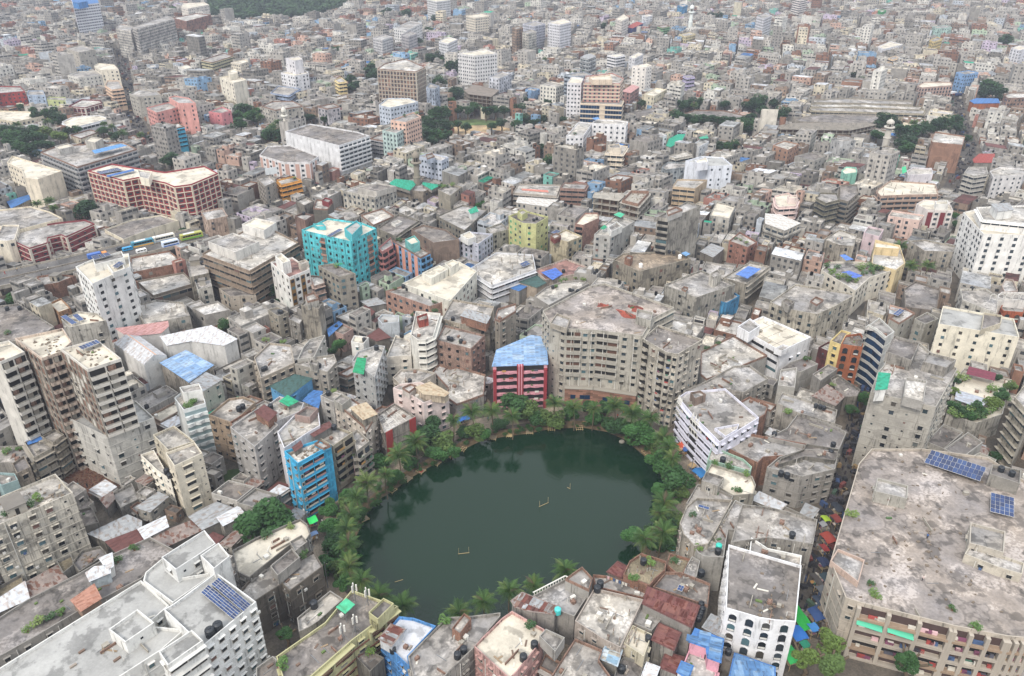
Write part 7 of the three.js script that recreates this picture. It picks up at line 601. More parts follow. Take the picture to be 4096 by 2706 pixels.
B({n:"apartment_block",k:"white tower at the upper right",l:"white tower with many windows at the right of the far skyline",p:[310.4,-1046.5,312.6,-1025.5,294.9,-995.6,291.1,-1015.4],h:34,f:11,c:"#d8d8de",r:"c",s:"v",nr:1});
B({n:"house",k:"lilac house",l:"lilac house with balconies, upper right of centre",p:[162.6,-750.8,164.8,-741.5,156.8,-736.5,155.0,-746.6],h:17,f:5,c:"#c3bcdc",r:"c",s:"r",nr:1});
B({n:"warehouse",k:"long grey depot",l:"long grey flat-roofed depot among trees, upper right",p:[149.2,-658.2,172.4,-656.2,186.6,-637.4,181.6,-624.8,148.4,-628.3,132.4,-639.2],h:7,f:2,c:"#aaa39a",r:"d",s:"n",nr:1});
B({n:"house",k:"green-roofed house upper right",l:"white house with bright emerald green roofs, right of the white twin blocks",p:[109.2,-550.5,117.6,-562.4,122.3,-562.4,116.9,-546.2,106.3,-529.4,104.1,-532.1],h:12,f:4,c:"#cfd0cc",r:"e2",s:"n",nr:1});
B({n:"apartment_block",k:"pale narrow house",l:"pale narrow house with square windows left of the emerald roofs",p:[102.6,-546.2,105.3,-540.3,97.7,-534.6,95.7,-540.3],h:17,f:5,c:"#d6d8dc",r:"c",s:"w",nr:1});
B({n:"house",k:"green-awning house",l:"pale house with a small emerald awning, right of the emerald roofs",p:[130.2,-544.4,133.3,-535.9,124.3,-523.5,121.0,-529.0],h:14,f:4,c:"#d3d6da",r:"p",s:"d",y:[[[134.7,-548.6,133.8,-539.9,128.0,-538.5,127.5,-541.4],15.2,"#2fae8a"]],nr:1});
B({n:"house",k:"balcony house by the emerald roofs",l:"white-grey house with terraces below the emerald roofs",p:[114.5,-517.8,116.8,-507.4,104.6,-499.9,99.8,-504.9],h:13,f:4,c:"#cfccc6",r:"p",s:"r",nr:1});
B({n:"house",k:"grey depot annex",l:"low grey annex roofs right of the pink and cream tower",p:[113.9,-659.7,123.7,-648.1,95.7,-626.0,88.8,-640.6],h:8,f:2,c:"#a19e9a",r:"d",s:"d",nr:1});
B({n:"apartment_block",k:"blue roofed low house",l:"low house with a blue tarpaulin roof below the white twin blocks",p:[89.0,-548.6,91.3,-543.0,79.9,-532.0,79.8,-545.8],h:9,f:3,c:"#a19e9a",r:"b",s:"n",nr:1});
B({n:"house",k:"blank pale slab",l:"blank pale slab wall at the right of the depot trees",p:[187.4,-604.4,199.1,-602.9,197.8,-599.4,185.4,-600.1],h:20,f:6,c:"#d5d0c5",r:"c",s:"n",nr:1});
B({n:"market_building",k:"long market shed, upper row",l:"long low market shed with grey roof, uppermost of the market rows",p:[288.2,-701.3,341.3,-690.6,334.8,-678.1,254.4,-686.4,255.3,-694.9],h:7,f:2,c:"#a39d90",r:"c",s:"r",nr:1});
B({n:"market_building",k:"long market shed, middle row",l:"long low market shed with pale roof, middle of the market rows",p:[299.2,-680.2,340.5,-670.0,331.5,-658.2,248.1,-670.0,249.5,-680.2],h:7,f:2,c:"#b5aea0",r:"p",s:"r",nr:1});
B({n:"market_building",k:"long market shed, lower row",l:"broad long market shed with a cream edge, lowest of the market rows",p:[286.0,-670.0,337.0,-658.2,329.1,-644.8,243.5,-656.2,245.4,-666.0],h:7,f:2,c:"#b9b2a3",r:"c",s:"r",nr:1});
B({n:"market_building",k:"grey market roofs",l:"wide grey market roofs in front of the market rows",p:[249.6,-644.8,293.7,-641.1,293.6,-630.1,272.7,-612.6,223.7,-619.5,220.9,-630.1],h:7,f:2,c:"#a59f96",r:"d",s:"n",nr:1});
B({n:"market_building",k:"open market frame",l:"long unfinished market frame with rows of pillars",p:[211.7,-609.6,271.8,-611.3,275.9,-604.5,249.5,-588.0,198.7,-591.2,199.1,-601.1],h:9,f:3,c:"#8c857c",r:"d",s:"X",nr:1,fr:1});
B({n:"apartment_block",k:"brown brick slab",l:"big brown brick slab building with a blank front wall, right",p:[288.5,-542.9,303.2,-531.3,290.5,-509.4,274.6,-516.1,274.9,-519.6],h:19,f:6,c:"#a07d6c",r:"p",s:"n",nr:1});
B({n:"apartment_block",k:"pinkish arcade building",l:"pinkish building with arched windows and white roof rooms, beside the far right road",p:[366.3,-729.4,390.1,-729.4,384.7,-715.1,353.7,-705.8,352.9,-712.7],h:15,f:5,c:"#c2a9a1",r:"w",s:"A",nr:1});
B({n:"apartment_block",k:"cornflower blue block",l:"cornflower blue block on the far right road",p:[427.4,-773.2,431.2,-762.4,414.1,-752.9,410.9,-763.4],h:17,f:5,c:"#8db4e6",r:"c",s:"w",nr:1});
B({n:"warehouse",k:"blue-roofed brick hall",l:"brick hall with a vivid blue roof at the far right road",p:[397.8,-695.9,415.2,-694.6,407.9,-677.7,385.6,-675.7,387.1,-686.1],h:8,f:2,c:"#b3704f",r:"b",s:"n",nr:1});
B({n:"apartment_block",k:"brown block at the right edge",l:"brown brick block with rows of windows at the right edge, beyond the trees",p:[416.7,-680.9,437.2,-680.9,427.5,-663.9,402.5,-659.8,406.1,-672.3],h:16,f:5,c:"#a58a7e",r:"p",s:"w",nr:1});
B({n:"house",k:"mint green house",l:"mint green house with roof rooms, right",p:[206.5,-481.9,212.3,-480.8,209.1,-470.5,200.4,-467.2,200.8,-473.9],h:13,f:4,c:"#9fe0d0",r:"w",s:"n",nr:1});
B({n:"apartment_block",k:"white-and-blue awning house",l:"white house with green net side, right of the mint green house",p:[247.4,-480.8,258.0,-478.4,253.5,-467.2,237.9,-465.4,239.8,-472.8],h:13,f:4,c:"#d8d4da",r:"p",s:"d",y:[[[243.6,-482.4,239.3,-471.0,234.7,-466.6,240.2,-480.1],13.2,"#3fc98c"]],nr:1});
B({n:"apartment_block",k:"white square-windowed block far right",l:"white block with paired windows near the right edge, upper right",p:[293.3,-468.5,307.5,-464.0,299.0,-453.1,278.9,-448.8,282.6,-459.6],h:17,f:6,c:"#d7d5d5",r:"p",s:"w",nr:1});
B({n:"apartment_block",k:"banded block on the right street",l:"grey-white banded block on the right side of the narrow right street",p:[272.6,-465.2,283.2,-465.2,277.0,-452.0,267.1,-447.8,264.4,-454.2],h:18,f:6,c:"#b3b0aa",r:"c",s:"r",nr:1});
B({n:"apartment_block",k:"orange-pink brick house right",l:"orange-pink brick house with pale frame lines, right of the depot trees",p:[182.9,-531.3,190.0,-523.0,178.2,-508.4,171.9,-520.3],h:16,f:5,c:"#b08d7b",r:"p",s:"w",nr:1});
B({n:"apartment_block",k:"grey rear house right",l:"grey house with green plants and roof, right of the orange-pink brick house",p:[198.1,-518.7,203.4,-508.4,192.9,-498.4,183.2,-508.4],h:12,f:4,c:"#a19e9a",r:"d",s:"d",nr:1});
B({n:"apartment_block",k:"grey-white tall house right",l:"grey-white house with long blank walls, right part",p:[227.0,-536.0,229.1,-527.6,218.5,-524.8,214.7,-533.2],h:17,f:5,c:"#b5b7bb",r:"c",s:"d",nr:1});
B({n:"mosque",k:"stone minaret mosque",l:"low old mosque with a domed stone minaret before the trees, right",p:[261.4,-551.6,264.3,-547.4,252.9,-540.4,250.8,-544.6],h:7,f:2,c:"#a7a297",r:"c",s:"n",i:[[262.2,-554.6,25,"#c9c4bb",2.4]],nr:1});
B({n:"house",k:"turquoise net house",l:"house draped in emerald net with a grey tin roof, below the domed stone minaret",p:[250.0,-526.2,256.7,-526.2,252.8,-511.8,242.0,-506.8,242.2,-514.4],h:11,f:3,c:"#4aa58c",r:"e2",s:"n",nr:1});
B({n:"house",k:"red low house right",l:"low dark red roofed house right of the narrow right street",p:[314.1,-527.5,323.8,-527.5,312.2,-507.0,299.9,-507.0,303.0,-514.5],h:8,f:2,c:"#a19e9a",r:"f2",s:"n",nr:1});
B({n:"apartment_block",k:"white far building with chimneys",l:"bright white building with turrets, far right",p:[431.4,-957.5,435.3,-934.0,402.1,-904.3,400.7,-918.9],h:15,f:5,c:"#e9eaef",r:"w",s:"n",nr:1});
B({n:"mosque",k:"yellow arched mosque",l:"yellow mosque with tiers of arches, far right",p:[482.9,-956.1,480.9,-939.9,462.5,-920.4,462.9,-932.0],h:20,f:6,c:"#d9c183",r:"c",s:"A",nr:1});
B({n:"apartment_block",k:"aqua window block",l:"pale aqua block with rows of windows, far right",p:[553.5,-1080.7,551.0,-1060.8,528.3,-1051.2,528.8,-1065.7],h:16,f:5,c:"#c3e3dd",r:"c",s:"w",nr:1});
B({n:"apartment_block",k:"vivid green house",l:"small vivid green house, far right",p:[541.7,-1250.1,541.6,-1237.1,527.0,-1218.0,529.6,-1237.1],h:15,f:5,c:"#4fd37c",r:"c",s:"d",nr:1});
B({n:"apartment_block",k:"red and white banded tower",l:"tower with red and white zigzag bands, far right",p:[429.9,-1285.1,433.8,-1262.8,416.0,-1241.3,412.2,-1262.8],h:28,f:9,c:"#e0d9d6",r:"c",s:"r",nr:1,tr:"#a8443c"});
B({n:"apartment_block",k:"white tower right of the skyline",l:"white tower at the upper right edge",p:[536.2,-885.0,534.4,-867.2,518.7,-853.5,517.1,-867.2],h:22,f:7,c:"#dedee4",r:"w",s:"w",nr:1});
B({n:"apartment_block",k:"tan balcony house",l:"tan and cream balcony house, far right",p:[391.2,-850.9,391.6,-841.2,379.6,-828.6,379.0,-838.0],h:17,f:5,c:"#dcc7ab",r:"c",s:"r",nr:1});
// ---------- ground, pond, paths
const POND = pairs([-44.0,-172.3,-42.6,-181.6,-39.1,-188.4,-35.5,-192.4,-31.9,-197.3,-26.1,-203.2,-20.0,-208.9,-10.4,-216.8,-1.9,-219.6,5.5,-221.1,13.6,-224.0,24.1,-224.7,32.5,-222.1,37.7,-217.7,42.7,-209.4,46.0,-202.3,47.4,-194.8,45.7,-187.7,42.7,-181.6,39.6,-174.4,37.0,-169.6,34.6,-162.3,31.9,-156.1,25.1,-151.9,19.1,-149.0,11.4,-143.5,4.0,-138.1,-3.5,-134.5,-11.6,-132.5,-19.8,-133.5,-27.8,-138.1,-34.7,-145.1,-40.0,-153.7,-43.6,-164.3]);
if (area(POND) < 0) POND.reverse();
const setting = (name, geo, mat) => tag(mesh(name, geo, mat, scene), null, null, null, 'structure');
const flat = (p, y) => { const m = new MB(); if (area(p) < 0) p = p.slice().reverse(); m.top(p, y, 0); return m.geo(); };
{ const big = 9000, s = new THREE.Shape([new THREE.Vector2(-big, -big), new THREE.Vector2(big, -big), new THREE.Vector2(big, big), new THREE.Vector2(-big, big)]);
  const out = inset(POND, -3); s.holes.push(new THREE.Path(out.map((q) => new THREE.Vector2(q[0], -q[1]))));
  setting('ground', new THREE.ShapeGeometry(s).rotateX(-Math.PI / 2), M('ground', '#77716a'));
  const b = new MB(), n = POND.length; for (let i = 0; i < n; i++) { const j = (i + 1) % n; b.quad([out[j][0], 0, out[j][1]], [out[i][0], 0, out[i][1]], [POND[i][0], -1.3, POND[i][1]], [POND[j][0], -1.3, POND[j][1]], [0, 0], [3, 0], [3, 3], [0, 3]); }
  setting('pond_bank', b.geo(), M('ground', '#7d6d54'));
  const w = new MB(); w.top(inset(POND, -1), -1.1, 0);
  setting('pond_water', w.geo(), new THREE.MeshPhysicalMaterial({ color: 0x0a2514, roughness: .07, specularIntensity: .55, bumpMap: TEX.water, bumpScale: .012 }));
  const p1 = inset(POND, -5), p2 = inset(POND, -12), pa = new MB(); for (let i = 0; i < n; i++) { const j = (i + 1) % n; pa.quad([p2[j][0], .004, p2[j][1]], [p2[i][0], .004, p2[i][1]], [p1[i][0], .004, p1[i][1]], [p1[j][0], .004, p1[j][1]], [0, 0], [7, 0], [7, 7], [0, 7]); }
  setting('pond_path', pa.geo(), M('ground', '#a39a8f')); }
const FIELD = pairs([-52.5,-633.7,-49.3,-613.2,-33.5,-605.0,0.0,-609.9,0.0,-637.2,-21.1,-648.0,-44.7,-649.8]), LAWN = pairs([-59.0,-648.0,-52.5,-633.7,0.0,-637.2,0.0,-645.1,-31.3,-655.4]), YARD = pairs([-142.5,-200.6,-131.5,-202.9,-120.8,-193.0,-122.2,-189.8,-133.0,-186.7]), PLOT = pairs([-91.9,-196.2,-89.8,-200.6,-86.8,-201.2,-83.8,-198.4,-87.1,-195.1,-90.4,-193.5]);
setting('sports_field', flat(FIELD, .008), M('ground', '#cdb693')); setting('field_lawn', flat(LAWN, .012), M('ground', '#66804a')); setting('dug_yard', flat(YARD, .008), M('ground', '#86695a')); setting('grass_plot', flat(PLOT, .008), M('ground', '#4d6b36'));
const ROADS = [[pairs([140.6,-260.3,127.2,-238.8,116.4,-219.8,107.7,-203.5,99.0,-187.2,95.0,-179.8,86.3,-163.8,79.1,-149.7,73.2,-135.4]), 8], [pairs([-452.5,-967.6,-387.9,-824.7,-333.3,-703.0,-307.1,-651.7,-278.2,-600.2,-251.8,-566.8,-227.7,-544.4,-201.5,-523.6,-169.0,-501.7]), 12], [pairs([-163.4,-416.2,-144.5,-439.5,-131.7,-451.1,-110.1,-475.6,-96.4,-519.5,-77.8,-550.9,-68.1,-570.8,-60.9,-588.8]), 15], [pairs([445.6,-824.7,406.9,-747.5,377.1,-682.4,353.4,-626.7,336.7,-584.6,311.0,-536.4,285.3,-494.7,267.3,-466.4]), 12], [pairs([167.3,-339.2,156.8,-321.5,144.7,-301.1,136.0,-290.2]), 5], [pairs([-46.1,-249.2,-41.8,-238.8,-46.5,-255.5,-48.8,-234.5]), 3]];
const roadGeo = (pl, w, y) => { const m = new MB(); let s = 0; for (let i = 0; i + 1 < pl.length; i++) { const a = pl[i], b = pl[i + 1], n = nrm(a, b), l = Math.hypot(b[0] - a[0], b[1] - a[1]), h = w / 2; const P = [[a[0] + n[0] * h, a[1] + n[1] * h], [b[0] + n[0] * h, b[1] + n[1] * h], [b[0] - n[0] * h, b[1] - n[1] * h], [a[0] - n[0] * h, a[1] - n[1] * h]].map((q) => [q[0], y + (i % 2) * .004, q[1]]); m.quad(P[0], P[1], P[2], P[3], [0, s], [0, s + l], [w, s + l], [w, s]); s += l; } return m.geo(); };
ROADS.forEach(([pl, w], i) => setting(['market_street', 'bazaar_street', 'main_road', 'east_road', 'side_street', 'lane'][i], roadGeo(pl, w, .016 + i * .008), M('ground', '#5d5a58')));
// ---------- where a thing stands, for its label
const USED = new Set();
function where(x, z, pre, most = 16) {
  const near = ALL.map((a) => [Math.hypot(a.x - x, a.z - z), a]).sort((a, b) => a[0] - b[0]).slice(0, 14), dir = (a) => { const dx = x - a.x, dz = z - a.z; return Math.abs(dx) > Math.abs(dz) * 1.1 ? (dx > 0 ? 'right of' : 'left of') : dz > 0 ? 'in front of' : 'behind'; };
  for (const [, a] of near) { const s = `${pre} ${dir(a)} the ${a.k}`; if (s.split(' ').length <= most && !USED.has(s)) { USED.add(s); return s; } }
  for (const [, a] of near) for (const [, b] of near) if (a !== b) { const s = `${pre} between the ${a.k} and the ${b.k}`; if (s.split(' ').length <= most && !USED.has(s)) { USED.add(s); return s; } }
  for (const [, a] of near) for (const w of ['close', 'just', 'right']) { const s = `${pre} ${w} ${dir(a)} the ${a.k}`; if (s.split(' ').length <= most && !USED.has(s)) { USED.add(s); return s; } }
  return pre;
}
// ---------- trees and palms
const CROWN = [0, 1, 2, 3].map((i) => leafBlob(1900, 1, .82, .1, 300 + i)), LEAFT = ['#294c1e', '#21421b', '#305823', '#1c3a19', '#4c622d', '#566b2c'].map((c) => M('', c, .8));
const TREES = [];
function trunk(h, r) { return (geos['tr' + h + r] ??= (() => { const m = new MB(); m.bar([0, 0, 0], [.1, h * .5, .05], r); m.bar([.1, h * .5, .05], [-.1, h, 0], r * .8); for (const [a, l] of [[0, 1], [2.1, .8], [4.2, .9], [5.4, .7]]) m.bar([0, h * .75, 0], [Math.cos(a) * h * .45 * l, h * 1.15, Math.sin(a) * h * .45 * l], r * .45); return m.geo(); })()); }
let ti = 0;
function tree(x, z, r, cy, tone, pre, group, name = 'broadleaf_tree', y = 0) { seed = Math.round(x * 13 + z * 7) + 99; TREES.push([x, z, r]); const t = thing(name, where(x, z, pre), 'tree', group, x, y, z, rr(0, 6.28)); mesh('trunk', trunk(1, .07), BARK, t).scale.setScalar(Math.max(2, cy)); mesh('crown', CROWN[ti++ % 4], LEAFT[tone], t, 0, cy, 0).scale.set(r * rr(.95, 1.1), r * rr(.85, 1.05), r * rr(.95, 1.1)); }
const triples = (f) => { const o = []; for (let i = 0; i < f.length; i += 3) o.push(f.slice(i, i + 3)); return o; };
const BANK = triples([-0.2,-230.1,5.3,5.6,-228.0,4.1,2.7,-231.1,3.5,8.4,-225.0,2.9,-26.8,-213.3,5.0,-22.2,-210.6,4.1,-30.3,-214.3,3.3,-23.9,-205.2,3.2,-19.2,-206.0,2.4,-12.6,-217.1,3.4,-16.0,-218.1,2.8,-42.2,-200.8,3.5,-33.2,-200.8,2.7,15.3,-224.0,3.4,20.8,-229.0,2.6,26.9,-232.2,2.4,32.7,-231.1,2.6,28.6,-225.0,2.9,33.0,-223.0,2.6,36.5,-219.0,4.0,42.1,-214.3,5.0,45.4,-210.6,2.7,46.5,-200.8,4.0,48.6,-197.4,3.2,49.0,-190.9,4.9,51.0,-187.7,2.5,44.6,-188.5,2.5,34.2,-168.2,2.8,42.6,-170.9,3.8,47.0,-173.7,2.9,42.6,-164.8,2.8,40.1,-164.2,2.3,-52.7,-178.7,2.9,-48.5,-180.1,3.0,-48.3,-173.7,2.9,-51.7,-171.6,2.6,-49.4,-162.3,3.4,-49.3,-157.2,2.7,-47.8,-184.6,3.0,-44.1,-177.2,2.2,-49.7,-166.2,2.8,-46.4,-156.0,2.7,-44.0,-150.6,2.2,-4.2,-222.0,2.9,-8.6,-216.2,2.2,11.9,-226.0,2.9,-31.9,-208.7,2.7,-36.0,-194.1,2.3]);
BANK.forEach(([x, z, r], i) => tree(x, z, r * 1.15, Math.max(2.8, r * .95), i % 5 === 2 ? 2 : i % 4 === 1 ? 4 : i % 3, pick(['dense green', 'leafy dark green', 'bushy', 'spreading green']) + ' tree on the pond bank', 'trees on the pond bank'));
const PARK = triples([-367.4,-637.9,6.6,-354.9,-627.1,5.7,-343.9,-583.7,5.7,-325.5,-571.5,5.6,-342.6,-559.6,7.5,-356.0,-565.5,6.8,-375.2,-634.3,4.4,-365.8,-574.5,5.3,-326.9,-534.4,6.1,-338.9,-542.6,5.0,-328.3,-586.9,3.7,-322.5,-548.2,4.7,-352.1,-586.9,5.4,-359.5,-583.7,4.9,-376.1,-590.1,4.1,-301.9,-586.9,4.1,-285.3,-571.5,3.6,-323.1,-591.7,3.3,-217.5,-634.3,5.3,-217.0,-656.7,6.8,-203.2,-630.7,6.6,-207.5,-609.8,5.1,-224.7,-514.9,6.2,-510.0,-1294.1,9.3,-339.3,-568.4,4.8,-371.2,-590.1,4.1,-387.6,-652.8,3.2,-403.7,-662.5,3.2]);
PARK.forEach(([x, z, r], i) => tree(x, z, r * 1.15, 8.5, [0, 1, 5, 5, 1, 0, 1, 0, 1, 0, 3, 1, 0, 1, 1][i] ?? i % 3, pick(['round crowned', 'tall dark', 'leafy', 'dense']) + ' tree', 'trees of the upper left part'));
const MORE = triples([-134.7,-799.0,8.1,-142.0,-839.0,6.2,-151.7,-772.4,6.3,-143.2,-747.4,6.6,-194.7,-931.0,7.5,-288.1,-1043.4,6.2,-188.1,-1280.9,7.5,-158.1,-1268.0,8.3,-87.0,-882.8,7.1,-77.4,-896.1,7.2,-68.5,-889.4,7.2,-63.1,-916.8,6.1,-60.5,-839.0,8.5,-68.3,-767.3,6.3,-45.6,-772.4,5.3,-48.4,-714.8,7.8,-51.0,-680.5,4.7,-63.3,-609.8,7.2,-62.8,-577.5,6.1,-61.5,-637.9,5.3,-54.7,-641.6,6.7,-50.9,-603.1,5.9,-52.8,-574.5,6.1,-56.4,-559.6,3.9,-45.8,-577.5,3.7,-176.5,-577.5,6.1,-169.9,-580.6,4.9,-158.2,-627.1,4.4,-145.5,-620.1,3.5,-41.0,-606.4,3.4,-34.7,-599.8,3.8,-30.7,-664.5,5.0,-21.0,-649.0,4.5,-8.0,-609.8,4.3,-13.0,-652.8,4.5,-15.4,-599.8,3.4,-41.9,-652.8,4.1,-35.6,-652.8,4.1,-5.8,-652.8,4.5,-137.3,-869.9,4.7,-104.8,-1080.3,6.4,-108.9,-1195.2,7.1,-111.4,-992.4,6.6,-147.6,-737.9,5.5,-114.8,-668.4,4.2]);
MORE.forEach(([x, z, r], i) => tree(x, z, r * 1.15, 8.5, [1, 0, 1, 3, 0, 1][i % 6], pick(['shady dark', 'leafy', 'broad green', 'dense']) + ' tree', 'trees of the upper centre'));
const EAST = triples([6.4,-656.7,5.5,11.3,-623.6,5.2,3.4,-606.4,3.8,17.0,-609.8,3.8,24.3,-623.6,3.5,126.9,-634.3,6.2,130.9,-627.1,4.8,136.3,-623.6,4.8,142.0,-621.8,4.8,148.1,-621.8,4.8,154.1,-621.8,4.8,159.0,-616.6,4.7,164.6,-614.9,4.7,170.6,-614.9,4.3,176.2,-613.2,4.7,141.2,-668.4,5.5,149.3,-676.4,5.6,158.4,-684.6,4.2,176.3,-672.4,4.6,198.4,-668.4,6.5,209.3,-684.6,6.6,202.3,-649.0,5.4,185.8,-627.1,5.2,176.2,-599.8,6.7,154.4,-548.2,3.9,142.9,-545.4,4.2,149.0,-545.4,3.5,30.8,-676.4,3.7,10.4,-684.6,3.8,108.2,-676.4,3.3,39.5,-616.6,4.3,18.2,-534.4,4.6,24.1,-511.2,4.0,301.0,-1242.8,5.7,289.6,-1242.8,4.9,122.1,-1129.8,5.2,287.1,-620.1,6.9,293.4,-616.6,6.0,264.5,-574.5,4.8,284.6,-583.7,7.4,278.6,-556.7,7.1,295.8,-586.9,5.8,306.9,-593.3,5.8,319.8,-603.1,5.9,331.3,-613.2,6.0,341.6,-616.6,6.0,333.5,-596.5,4.6,271.3,-539.9,5.0,215.8,-641.6,6.7,219.6,-676.4,4.7,435.4,-742.6,9.1,425.7,-714.8,6.4,418.2,-719.3,5.9,595.2,-1013.1,8.7,324.6,-565.5,3.6,327.6,-793.5,3.8,330.2,-777.6,3.2,473.2,-938.3,3.8]);
EAST.forEach(([x, z, r], i) => tree(x, z, r * 1.15, 8.5, [1, 3, 0][i % 3], pick(['dark green', 'leafy', 'tall', 'thick']) + ' tree', 'trees of the upper right part'));
triples([-237.5,-422.0,7.8,-217.5,-309.5,4.8,-117.5,-287.8,3.2,-174.2,-397.9,2.7,-236.1,-344.0,2.6,-54.0,-131.7,2.0,-107.4,-320.8,3.2,-102.7,-309.5,2.4,-67.7,-271.4,3.1,-69.2,-267.9,2.2,-49.2,-267.0,1.5,245.4,-418.4,2.8,239.2,-404.5,2.7,173.0,-457.8,4.0,123.2,-234.6,2.9,117.1,-227.6,2.3,152.0,-201.2,2.1,-18.0,-433.1,3.5,-13.8,-440.7,2.3]).forEach(([x, z, r], i) => tree(x, z, r, [7, 5, 6, 4, 3, 6, 6, 5, 6][i] ?? 5, [3, 2, 0, 1, 4, 0, 1, 1, 2][i] ?? i % 3, ['large dark spreading', 'wide green', 'green', 'small palm-like', 'low bushy'][i] ? ['large dark spreading', 'wide green', 'green', 'small', 'low bushy'][i] + ' tree' : 'green tree', 'lone trees between the houses'));
triples([153.6,-231.5,2.3,148.1,-222.9,2.6,149.3,-219.3,2.6,155.0,-220.6,3.2,150.8,-217.3,2.2,161.8,-223.6,3.0,168.1,-228.7,2.7,174.5,-235.1,2.3,157.9,-239.5,1.6,173.4,-241.8,1.8]).forEach(([x, z, r], i) => tree(x, z, r, r * .8, [5, 0, 1, 0, 2, 5, 0, 4][i] ?? 1, pick(['bushy green', 'leafy', 'dense']) + ' tree on the roof garden', 'trees on the roof garden', 'broadleaf_tree', 7.7));
{ // low growth covering the bank under the trees
  seed = 17; const pos = [], ring = inset(POND, -2.2), n = POND.length; for (let i = 0; i < n; i++) { const a = ring[i], b = ring[(i + 1) % n], L = Math.hypot(b[0] - a[0], b[1] - a[1]); for (let k = 0; k < L * 1.1; k++) { const t = rnd(), o = rr(-2.6, 2.6), nn = nrm(a, b), x = a[0] + (b[0] - a[0]) * t + nn[0] * o, z = a[1] + (b[1] - a[1]) * t + nn[1] * o, left = x < -18 || x > 40; if (z > -150 && Math.abs(x) < 40) continue; if (!left && rnd() < .45) continue; if (left && z < -195 && rnd() < .25) continue; pos.push([x, z, o]); } }
  const im = new THREE.InstancedMesh(leafBlob(140, 1, .7, .2, 55), M('', '#2a4c1e', .85), pos.length), o = new THREE.Object3D(); im.name = 'bank_undergrowth'; pos.forEach(([x, z, f], i) => { const r = rr(.7, 1.7); o.position.set(x, .25 + f * .12, z); o.scale.set(r, r * .8, r); o.rotation.y = rnd() * 6; o.updateMatrix(); im.setMatrixAt(i, o.matrix); im.setColorAt(i, new THREE.Color(rr(.7, 1.3), rr(.75, 1.2), rr(.6, 1.1))); }); tag(im, 'tangled low green growth along the pond bank', 'undergrowth', null, 'stuff'); scene.add(im); }
{ const [x, z, r] = triples([-68.3,-169.3,7.9])[0]; tree(x, z, r * 1.02, 7, 0, 'great round green tree', null, 'round_tree'); }
triples([73.3,-126.8,3.2,66.1,-122.1,2.8,71.4,-120.6,3.3,88.8,-121.2,3.0]).forEach(([x, z, r], i) => { tree(x, z, r, 9, [5, 5, 4, 0][i], ['tall yellow-green roadside', 'shorter yellow-green roadside', 'lower yellow-green roadside', 'dark feathery roadside'][i] + ' tree', 'roadside trees at the bottom right'); });
// palms: drooping fronds, each a part
const FROND = (() => { const make = (s0) => { seed = s0; const m = new MB(), n = 13; let p = [0, 0, 0], prev = [0, 0, 0]; for (let i = 1; i <= n; i++) { const t = i / n, y = .95 * t - 1.75 * t * t * t, x = 3.4 * t; p = [x, y * 1.5, 0]; m.bar(prev, p, .035 * (1.2 - t)); const l = 1.05 * Math.sin(Math.PI * Math.min(1, t * .92 + .12)), w = .11; for (const s of [-1, 1]) for (const k of [0, .5]) { const bx = prev[0] + (p[0] - prev[0]) * k, by = prev[1] + (p[1] - prev[1]) * k, tx = bx + l * .45, ty = by - l * (.45 + rr(0, .2)), tz = s * l * .8; m.quad([bx, by, 0], [bx + w, by, s * .02], [tx + .03, ty, tz], [tx, ty, tz * .97]); } prev = p; } return m.geo(); }; return [make(5), make(6), make(7)]; })();
const PALMLEAF = ['#3b5926', '#335022', '#44632b', '#5d6e36'].map((c) => M('', c, .7));
function palm(x, z, h, s, label, group) { seed = Math.round(x * 31 + z * 17) + 3; TREES.push([x, z, 1.5]); const t = thing('coconut_palm', label, 'palm tree', group, x, 0, z, rr(0, 6.28)); t.rotation.z = rr(-.1, .1); t.rotation.x = rr(-.08, .08); s *= rr(.82, 1.18); const c = new THREE.CatmullRomCurve3([new THREE.Vector3(0, -.5, 0), new THREE.Vector3(.25, h * .5, .1), new THREE.Vector3(0, h, 0)]); mesh('trunk', new THREE.TubeGeometry(c, 8, .2, 7), BARK, t); const k = 30; for (let i = 0; i < k; i++) { const m = mesh('frond', FROND[i % 3], pick(PALMLEAF), t, 0, h, 0); if (i === 3 && rnd() < .7) m.material = BARK; const lvl = i / k; m.rotation.order = 'YXZ'; m.rotation.y = i * 2.4 + rr(-.2, .2); m.rotation.z = .95 - lvl * 1.35 + rr(-.1, .1); m.scale.setScalar(s * rr(.85, 1.1)); } for (let i = 0; i < 4; i++) mesh('coconut', (geos.coco ??= new THREE.SphereGeometry(.14, 7, 5)), PALMLEAF[0], t, Math.cos(i * 1.6) * .3, h - .3, Math.sin(i * 1.6) * .3); }
const PALMS = pairs([-19.6,-214.9,-13.1,-219.9,-6.7,-219.9,0.2,-217.4,14.3,-223.8,21.1,-222.5,27.3,-222.5,34.9,-221.7,40.1,-218.6,45.4,-214.9,47.5,-207.0,48.7,-199.8,49.1,-194.4,-29.9,-202.0,-34.5,-195.4,-37.6,-187.1,-42.3,-182.1,-44.4,-175.9,-44.9,-170.1,-45.3,-164.0,-43.9,-157.9,-42.4,-152.3,-40.7,-148.2,-37.7,-144.9,43.8,-174.6,41.5,-169.7,34.8,-159.1,40.1,-161.9]);
